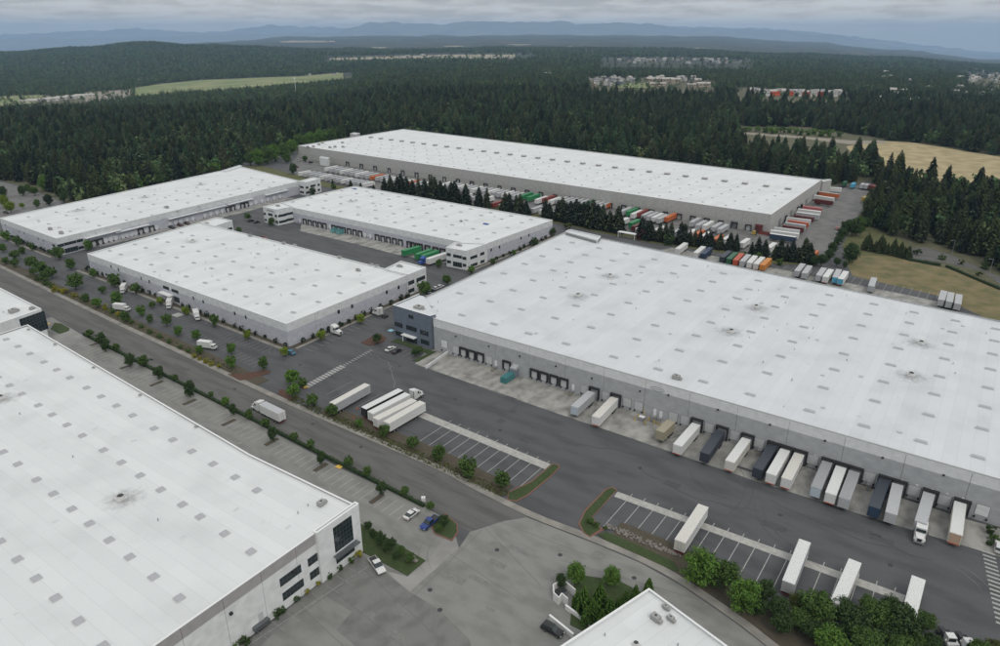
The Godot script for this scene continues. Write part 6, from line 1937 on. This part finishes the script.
	for q in [[391, 174], [398, 175], [401.5, 173], [407, 176], [413, 179], [419, 177], [425, 178], [431.6, 176], [435, 175], [441, 180], [445.5, 183], [451.6, 181], [455, 180], [466, 183], [479, 186], [487, 187], [505, 191], [509, 192], [516, 194], [520, 193], [526, 200], [545, 197.5], [549, 202], [558, 199], [562, 196.5], [566, 202], [570, 200], [575.5, 198], [578.5, 201], [583, 201], [587, 200], [592, 199], [596.6, 203], [602, 203.5], [609, 210], [617.3, 205], [641, 216], [646, 220], [650, 220], [659, 222], [664.6, 222], [670, 221], [679.7, 221], [683, 223], [689, 229], [694, 229], [699, 229], [705, 231], [709, 229.5], [719, 232], [729, 232], [735, 233], [750.7, 241], [756.7, 236], [763.4, 239], [779, 237], [785, 243], [790.5, 240], [796, 246], [802.6, 237], [807.5, 242], [774, 244], [333, 178.5], [351, 179.5], [361, 182], [374, 184], [385, 176]]:
		var k := 0
		while k < bx.size() - 2 and bx[k + 1] < q[0]:
			k += 1
		var yb := lerpf(by[k], by[k + 1], (q[0] - bx[k]) / float(bx[k + 1] - bx[k]))
		var p := P(q[0], yb)
		var h := H + ray(q[0], q[1]).y * (-p.z / -ray(q[0], q[1]).z)
		fir(p, clampf(h, 4.0, 19.0), "dark slender fir in the row before the far trailer yard", "row of firs before the far yard", "fir_dark" if rng.randf() < 0.7 else "fir", "fir_tree", "fir", rng.randf_range(1.45, 1.9))
	for q in [[477, 203, 5, "leaf_lime"], [491.5, 205, 5, "leaf_lime"], [501, 208, 6, "leaf_lime"], [561.5, 219, 7, "leaf_olive"], [567, 226, 9, "leaf_olive"], [608, 226.5, 10, "leaf"], [641, 235, 12, "leaf_red"], [669, 240, 13, "leaf_dark"], [334, 186.5, 6, "leaf"], [356, 189, 6, "leaf_lime"], [780, 262, 10, "leaf"], [745, 256, 10, "leaf_dark"], [760, 256, 10, "leaf"]]:
		leafy(q[0], q[1], q[2], q[3], {"leaf_lime": "lime green shrub at the foot of the fir row", "leaf_olive": "olive shrub at the foot of the fir row", "leaf": "green shrub at the foot of the fir row", "leaf_red": "dark red shrub at the foot of the fir row", "leaf_dark": "dark green shrub at the foot of the fir row"}[q[3]], "shrubs at the fir row", "shrub", 0.9)
	# edge of the side yard and the meadow
	for q in [[815, 260, 9], [822, 259, 10], [829, 254, 10], [833, 247, 10], [838, 240, 10], [842, 233, 10], [846, 227, 11], [837, 261, 8], [845, 264, 6], [851, 252, 15], [853, 226, 14], [858, 225, 17], [866, 222, 13], [877, 209, 14], [884, 216, 16], [895, 222, 16]]:
		leafy(q[0], q[1], q[2], "leaf_dark" if q[0] != 858 else "leaf", "dark broadleaf tree along the edge of the side yard" if q[0] != 858 else "tall green tree above the side yard hedge", "trees of the side yard edge", "broadleaf_tree", 1.2, true)
	for q in [[864, 250], [869, 251], [874, 252], [878, 253], [882, 253], [886, 254.5], [890, 255], [895, 256], [899, 257], [903, 258], [907, 259], [851, 259], [867, 246], [880, 248], [893, 252], [900, 254]]:
		fir(P(q[0], q[1]), rng.randf_range(7.0, 9.5), "young dense conifer in the clump beside the dry meadow", "young conifers by the meadow", "fir_light", "young_conifer", "cone", 1.3)
	for q in [[917, 252, 9, "leaf_dark"], [942, 257, 8, "leaf"], [961, 262, 7, "leaf_olive"], [985, 266, 9, "leaf_dark"], [979, 274, 7, "leaf_dark"]]:
		leafy(q[0], q[1], q[2], q[3], "low bush beside the side road", "bushes by the side road", "shrub", 0.8)
	hedge(P(908, 260.5), P(940, 266), 1.6, 2.2, "leaf_dark", "rough dark hedge between the side road and the dry meadow")
	hedge(P(946, 267), P(1000, 290), 1.4, 2.0, "leaf_dark", "rough hedge running down the side road past the lamps")
	# the clearing on the left
	for q in [[4, 200, 9, "leaf_lime"], [10, 206, 9, "leaf_lime"], [3, 191, 9, "leaf_dark"], [22, 190, 9, "leaf_dark"], [28, 188, 8, "leaf"], [34, 190, 8, "leaf"], [22, 205, 5, "leaf_lime"], [37, 203, 8, "leaf"], [48, 199, 10, "leaf_deep"], [44, 183, 12, "leaf_bright"], [52, 180, 14, "leaf_bright"], [60, 178, 14, "leaf_bright"], [68, 175, 14, "leaf_bright"], [74, 172, 12, "leaf_bright"], [63, 197, 8, "leaf_dark"], [73, 193, 10, "leaf_dark"], [82, 190, 12, "leaf_dark"], [250, 158, 12, "leaf"], [258, 156, 14, "leaf_bright"], [266, 154, 14, "leaf"], [274, 152, 14, "leaf_bright"], [283, 150, 13, "leaf"], [291, 146, 13, "leaf_bright"], [287, 157, 9, "leaf"], [300, 141, 12, "leaf"], [310, 139, 13, "leaf_bright"], [320, 137, 12, "leaf_bright"], [330, 135, 12, "leaf"], [340, 133.5, 12, "leaf_dark"], [305, 158, 5, "leaf"], [293, 168, 10, "leaf_dark"]]:
		leafy(q[0], q[1], q[2], q[3], {"leaf": "green broadleaf tree at the forest edge behind the white warehouses", "leaf_bright": "bright green broadleaf tree at the forest edge behind the white warehouses", "leaf_dark": "dark broadleaf tree at the forest edge behind the white warehouses", "leaf_lime": "lime green tree at the forest clearing", "leaf_deep": "very dark bush at the forest clearing"}[q[3]], "broadleaf trees at the forest edge", "broadleaf_tree", 1.15, true)
	for k in 34:
		var f := k / 33.0
		var kind: String = ["leaf_olive", "leaf", "leaf_bright", "leaf_dark"][rng.randi() % 4]
		leafy(lerpf(84, 238, f) + rng.randf_range(-2, 2), lerpf(194.5, 161.5, f) + rng.randf_range(-3.5, 1.5), 6.0 + rng.randf() * 6.0, kind, {"leaf_olive": "olive bushy tree hugging the back of the long white warehouse", "leaf": "green bushy tree hugging the back of the long white warehouse", "leaf_bright": "bright green bushy tree hugging the back of the long white warehouse", "leaf_dark": "dark green bushy tree hugging the back of the long white warehouse"}[kind], "bushy trees behind the long warehouse", "broadleaf_tree", 1.0)
	for k in 16:
		leafy(lerpf(745, 838, k / 15.0) + rng.randf_range(-2, 2), lerpf(128.5, 133.5, k / 15.0) + rng.randf_range(-1, 1), 7.0 + rng.randf() * 3.0, "leaf_bright" if k % 3 else "leaf", "light green bush on the far side of the dirt road", "bushes by the dirt road", "shrub", 0.8)
	# loose ground cover in the street strips
	var st := begin()
	var r := RandomNumberGenerator.new()
	r.seed = 8
	for k in 3200:
		var f := r.randf()
		var p: Vector3
		if k % 3 == 0:
			p = P(25, 276).lerp(P(236, 376), f)
		else:
			p = P(290, 400).lerp(P(505, 497), f)
		p += N1 * r.randf_range(-1.0, 2.6) if k % 3 else N1 * r.randf_range(0.0, 3.0)
		if r.randf() < 0.35:
			p += E1 * r.randf_range(-0.5, 0.5)
		var s := r.randf_range(0.15, 0.4)
		var a := Vector3(r.randfn(), r.randfn() * 0.5, r.randfn()).normalized() * s
		var b := Vector3(r.randfn(), r.randfn() + 1.0, r.randfn()).normalized() * s
		p.y = 0.3
		var v := r.randf_range(0.6, 1.4)
		st.set_color(Color(v, v, v))
		quad(st, p - a, p + b, p + a, p - b * 0.4)
	var o := struct("ground_cover", st.commit(), M.f_leaf_olive, "sparse low plants on the mulch of the street strips", "stuff")
	o.set_meta("category", "plants")
func hedge(a: Vector3, b: Vector3, h: float, w: float, m: String, label: String) -> void:
	var t := thing("hedge", label, "hedge", (a + b) / 2)
	var L := a.distance_to(b)
	var d := (b - a) / L
	var o := Vector3(d.z, 0, -d.x)
	var r := RandomNumberGenerator.new()
	r.seed = int(L * 10)
	var st := begin()
	for k in int(L * 26):
		var p := d * (r.randf_range(-0.5, 0.5) * L) + o * (r.randf_range(-0.5, 0.5) * w) + Vector3(0, r.randf_range(0.25, 1.0) * h, 0)
		var u := Vector3(r.randfn(), r.randfn() * 0.5, r.randfn()).normalized() * 0.22
		var v := Vector3(r.randfn(), r.randfn(), r.randfn()).normalized() * 0.16
		var c := r.randf_range(0.55, 1.35)
		st.set_color(Color(c, c, c))
		quad(st, p - u, p + v, p + u, p - v)
	part(t, "foliage", st.commit(), M["f_" + m])
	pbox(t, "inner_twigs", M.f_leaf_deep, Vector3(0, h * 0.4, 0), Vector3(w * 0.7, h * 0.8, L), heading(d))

func forest() -> void:
	var ko := []
	for a in [[-600, 330, -300, 206, -60, 180, 0, 179, 28, 184, 56, 195, 72, 205, 90, 202.5, 236, 169.5, 246, 160, 262, 152, 296, 146, 330, 142, 400, 134.5, 824, 186, 874, 179, 878, 193, 866, 206, 862, 222, 884, 232, 908, 244, 930, 245, 955, 252, 1000, 273, 1200, 345, 1200, 900, -600, 900],
		[846, 146, 877, 139.5, 915, 142.5, 1000, 156, 1150, 177, 1150, 214, 1000, 196, 930, 189, 885, 180, 868, 160, 850, 152],
		[735, 126, 800, 127.5, 835, 131.5, 885, 139.5, 880, 160, 850, 163, 800, 159, 740, 149],
		[135, 88, 165, 83.5, 200, 80, 260, 77.5, 300, 76, 352, 72, 354, 81, 300, 86, 260, 90, 200, 94, 150, 98, 135, 100],
		[588, 77.5, 660, 78.5, 715, 81, 714, 99, 640, 99, 590, 96],
		[735, 87.5, 850, 93, 850, 111, 735, 109],
		[600, 57.5, 680, 56.8, 755, 61, 752, 72, 600, 70],
		[965, 72, 1010, 74, 1010, 94, 968, 90],
		[325, 57, 390, 55.5, 440, 53.5, 535, 53, 535, 61, 440, 61, 325, 63],
		[855, 93, 900, 93, 900, 97.5, 855, 97.5],
		[-60, 99, 0, 96.8, 52, 95, 52, 105, 0, 112, -60, 114],
		[84, 93, 134, 89.5, 134, 100, 110, 103, 84, 106],
		[28, 98, 92, 95, 92, 108, 28, 112]]:
		ko.append(pxpoly(a))
	var clump := FastNoiseLite.new()
	clump.seed = 91
	clump.frequency = 0.006
	var near := []
	var buf := {}
	for k in 4:
		buf["fir%d" % k] = PackedFloat32Array()
	for k in 3:
		buf["far%d" % k] = PackedFloat32Array()
		buf["leaf%d" % k] = PackedFloat32Array()
	var r := RandomNumberGenerator.new()
	r.seed = 33
	var D := 330.0
	while D < 6200.0:
		var step := 7.4 if D < 1200.0 else (9.5 if D < 2000.0 else (11.0 if D < 3200.0 else 17.0))
		var half := (D + 60.0) * (0.86 if D < 2500.0 else 0.8)
		var x := -half
		while x < half:
			x += step
			var p := Vector3(x + r.randf_range(-0.5, 0.5) * step, 0, -D + r.randf_range(-0.5, 0.5) * step)
			p.y = hT(p.x, p.z)
			var q := to_px(p)
			if q.x < -60 or q.x > 1060 or q.y > 300.0:
				continue
			var bad := false
			for i in ko.size():
				if Geometry2D.is_point_in_polygon(q, ko[i]):
					bad = i < 4 or r.randf() < 0.94
					break
			if bad:
				continue
			var cn := clump.get_noise_2d(p.x, p.z)
			if D > 2400.0 and cn > 0.42:
				continue
			var gap := r.randf()
			if gap < 0.07:
				continue
			var h := r.randf_range(11.5, 24.0) * (1.0 + cn * 0.35)
			if step > 10.0:
				h *= 0.85
			var leafy_share := 0.22 + (0.35 if cn > 0.12 else 0.0)
			if q.x < 330.0 and D > 1350.0:
				leafy_share = 0.6
			if D > 2600.0:
				leafy_share = maxf(leafy_share, 0.3)
			var leafy_one := r.randf() < leafy_share
			var v := r.randf_range(0.5, 1.5) * (1.0 + cn * 0.35)
			if D < 1000.0 and q.x > 5.0 and q.x < 995.0 and not leafy_one:
				near.append([zdepth(p), p, h, v])
				continue
			var turn := r.randf() * TAU
			var key: String
			var sx := h
			var sy := h
			var hue := r.randf_range(-0.03, 0.012)
			var col := Color((0.105 + hue) * v, 0.135 * v, 0.07 * v)
			var oy := 0.0
			if leafy_one:
				key = "leaf%d" % (r.randi() % 3)
				sx = r.randf_range(7.5, 13.0) * (1.0 if step < 15.0 else 1.5)
				sy = sx * 1.25
				oy = sy * 0.55
				col = Color((0.095 + hue) * v, 0.132 * v, 0.055 * v)
			elif D < 1500.0:
				key = "fir%d" % (r.randi() % 4)
				sx = h * 1.55
			else:
				key = "far%d" % (r.randi() % 3)
				sx = h * (1.25 if step < 10.0 else 1.6)
			var c := cos(turn) * sx
			var s := sin(turn) * sx
			buf[key].append_array(PackedFloat32Array([c, 0, s, p.x, 0, sy, 0, p.y + oy, -s, 0, c, p.z, col.r, col.g, col.b, 1.0]))
		D += step
	near.sort_custom(func(a, b): return a[0] < b[0])
	var n := 0
	for a in near:
		var p: Vector3 = a[1]
		var h: float = a[2]
		if n < 300:
			n += 1
			var right := to_px(p).x > 600.0
			fir(p, h, "tall dark fir at the front of the forest beside the side yard" if right else "tall dark fir at the front of the forest behind the warehouses", "front firs of the forest", ["fir", "fir_dark", "fir_light", "fir_light"][int(a[3] * 40) % 4], "fir_tree", "fir", 1.3)
		else:
			var turn := r.randf() * TAU
			var sx := h * 1.55
			var c := cos(turn) * sx
			var s := sin(turn) * sx
			var v: float = a[3]
			buf["fir%d" % (r.randi() % 4)].append_array(PackedFloat32Array([c, 0, s, p.x, 0, h, 0, p.y, -s, 0, c, p.z, (0.105 + r.randf_range(-0.034, 0.014)) * v, 0.135 * v, 0.07 * v, 1.0]))
	var total := 0
	for key in buf:
		var b: PackedFloat32Array = buf[key]
		if b.is_empty():
			continue
		var mm := MultiMesh.new()
		mm.transform_format = MultiMesh.TRANSFORM_3D
		mm.use_colors = true
		var idx := int(key.right(1))
		mm.mesh = SH.fir[idx] if key.begins_with("fir") else (SH.fir_far[idx] if key.begins_with("far") else SH.crown_far[idx])
		mm.instance_count = b.size() / 16
		mm.buffer = b
		total += mm.instance_count
		var o := MultiMeshInstance3D.new()
		o.name = numbered("forest")
		o.multimesh = mm
		o.material_override = M.f_wood
		o.set_meta("kind", "stuff")
		o.set_meta("label", "deep forest of firs and broadleaf trees reaching to the hills")
		o.set_meta("category", "forest")
		add_child(o, true)
	print("trees: ", total, " single firs: ", n)

func house(px: float, py: float, w: float, d: float, h: float, wall: String, roof: String, label: String, group: String, turn: float, called := "house") -> void:
	var p := PT(px, py)
	var t := thing(called, label, "house" if called == "house" else "building", p, turn, group)
	pbox(t, "wall", M["c_" + wall], Vector3(0, h / 2 - 1.0, 0), Vector3(w, h + 2.0, d))
	if not SH.has("gable"):
		var st := begin()
		quad(st, Vector3(-0.55, 0, -0.55), Vector3(0.55, 0, -0.55), Vector3(0.55, 1, 0), Vector3(-0.55, 1, 0))
		quad(st, Vector3(-0.55, 0, 0.55), Vector3(0.55, 0, 0.55), Vector3(0.55, 1, 0), Vector3(-0.55, 1, 0))
		for s in [-0.55, 0.55]:
			tri(st, Vector3(s, 0, -0.55), Vector3(s, 0, 0.55), Vector3(s, 1, 0), Vector3(signf(s), 0, 0))
		SH.gable = st.commit()
	part(t, "roof", SH.gable, M["c_" + roof], Transform3D(Basis.from_scale(Vector3(w, h * 0.38, d)), Vector3(0, h, 0)))
	for k in 3:
		pbox(t, "window", M.glass, Vector3(w * (k - 1) * 0.28, h * 0.6, d / 2 + 0.03), Vector3(w * 0.14, h * 0.22, 0.1))
func far_houses() -> void:
	var r := RandomNumberGenerator.new()
	r.seed = 71
	var walls := ["house_white", "house_white", "house_grey", "house_tan", "house_blue"]
	var roofs := ["roof_mid", "roof_dark", "roof_pale", "roof_mid"]
	for k in 46:
		var x := r.randf_range(590, 632) if k < 26 else r.randf_range(600, 700)
		house(x, r.randf_range(80.5, 86.5) if k < 26 else r.randf_range(79, 83), r.randf_range(11, 16), r.randf_range(9, 12), r.randf_range(6.5, 9), walls[r.randi() % 5], roofs[r.randi() % 4], "small two-storey house of the estate in the forest clearing", "houses of the clearing estate", r.randf() * 3.0)
	for q in [[653, 82.5, 34, 9], [667, 82.5, 30, 9], [675, 83.2, 24, 9], [656, 86, 40, 6], [697, 83.5, 16, 9], [703, 87, 30, 8], [691, 87, 20, 6]]:
		house(q[0], q[1], q[2], 16, q[3], "house_tan", "roof_pale", "long pale apartment block in the forest clearing", "apartment blocks of the clearing", 0.05, "apartment_block")
	for k in 26:
		house(750 + k * 3.6 + r.randf(), 95.2 + k * 0.06 + r.randf_range(-0.7, 0.7), r.randf_range(11, 15), 11, r.randf_range(8, 10), "house_orange" if k % 4 != 1 and k > 4 and k < 22 else "house_white", "roof_mid" if k % 3 else "roof_pale", "orange-red walled house in the row beyond the forest" if k % 4 != 1 and k > 4 and k < 22 else "white house in the row beyond the forest", "row of houses beyond the forest", 0.1)
	for k in 40:
		house(r.randf_range(612, 750), r.randf_range(59.5, 64.0), r.randf_range(16, 26), 14, r.randf_range(7, 9), ["house_white", "house_tan", "house_grey"][r.randi() % 3], ["roof_pale", "roof_mid", "roof_mid"][r.randi() % 3], "pale house in the distant estate before the blue hills", "distant pale estate", r.randf() * 3.0)
	for k in 34:
		var x := r.randf_range(855, 1000)
		house(x, r.randf_range(90, 108) if k % 3 else r.randf_range(68, 84), r.randf_range(12, 18), 12, r.randf_range(8, 11), ["house_white", "house_white", "house_grey"][r.randi() % 3], "roof_pale", "pale house scattered among the woods beyond the tan field", "houses in the right-hand woods", r.randf() * 3.0)
	for k in 22:
		house(r.randf_range(968, 1004), r.randf_range(75, 83), r.randf_range(12, 18), 12, 8, "house_white", "roof_pale", "pale house of the cluster on the far wooded slope", "cluster on the wooded slope", r.randf() * 3.0)
	for k in 14:
		house(r.randf_range(132, 168), r.randf_range(78.5, 82.0), r.randf_range(14, 24), 14, 6, "house_white", "roof_pale", "white farm building at the edge of the valley field", "farm buildings of the valley", r.randf() * 3.0)
	for k in 7:
		house(32 + k * 9, 103 - k * 1.0, 46, 16, 6, "house_white", "roof_pale", "long white greenhouse on the valley field", "greenhouses of the valley", 0.3, "greenhouse")
	for k in 4:
		house(r.randf_range(308, 340), r.randf_range(74, 77), r.randf_range(10, 16), 9, 5, "house_white", "roof_mid", "pale barn at the far end of the valley field", "barns at the valley's end", r.randf() * 3.0)
	for k in 12:
		house(r.randf_range(400, 440), r.randf_range(56, 59.5), r.randf_range(18, 30), 16, 8, "house_tan", "roof_pale", "tiny pale building on the far pale field", "buildings on the far field", r.randf() * 3.0)
	house(546, 76.5, 26, 14, 8, "house_white", "roof_pale", "single white building in the middle of the forest", "", 0.2)
	house(10, 186, 22, 16, 6, "house_white", "roof_pale", "white shed at the forest clearing", "", 0.5)
	# radio mast above the forest
	var p := PT(296.5, 97)
	var t := thing("radio_mast", "thin white radio mast rising above the forest", "mast", p)
	part(t, "pole", SH.disc, M.door_white, Transform3D(Basis.from_scale(Vector3(1.0, 44.0, 1.0)), Vector3(0, 22, 0)))
	pbox(t, "antenna", M.door_white, Vector3(0, 41, 0), Vector3(4.0, 3.0, 1.2))
	pbox(t, "antenna", M.door_white, Vector3(0, 34, 0), Vector3(3.0, 1.6, 1.2))
	for q in [[586, 56.5], [592, 58]]:
		var pp := PT(q[0], q[1])
		var o := thing("pylon", "thin lattice pylon far off over the woods", "pylon", pp, 0.0, "far pylons")
		for s in [-1, 1]:
			pbox(o, "leg", M.steel, Vector3(s * 2.2, 22, 0), Vector3(0.5, 45, 0.5), Basis(Vector3.BACK, s * 0.08))
		pbox(o, "cross_arm", M.steel, Vector3(0, 38, 0), Vector3(16, 0.6, 0.6))
		pbox(o, "cross_arm", M.steel, Vector3(0, 32, 0), Vector3(12, 0.6, 0.6))
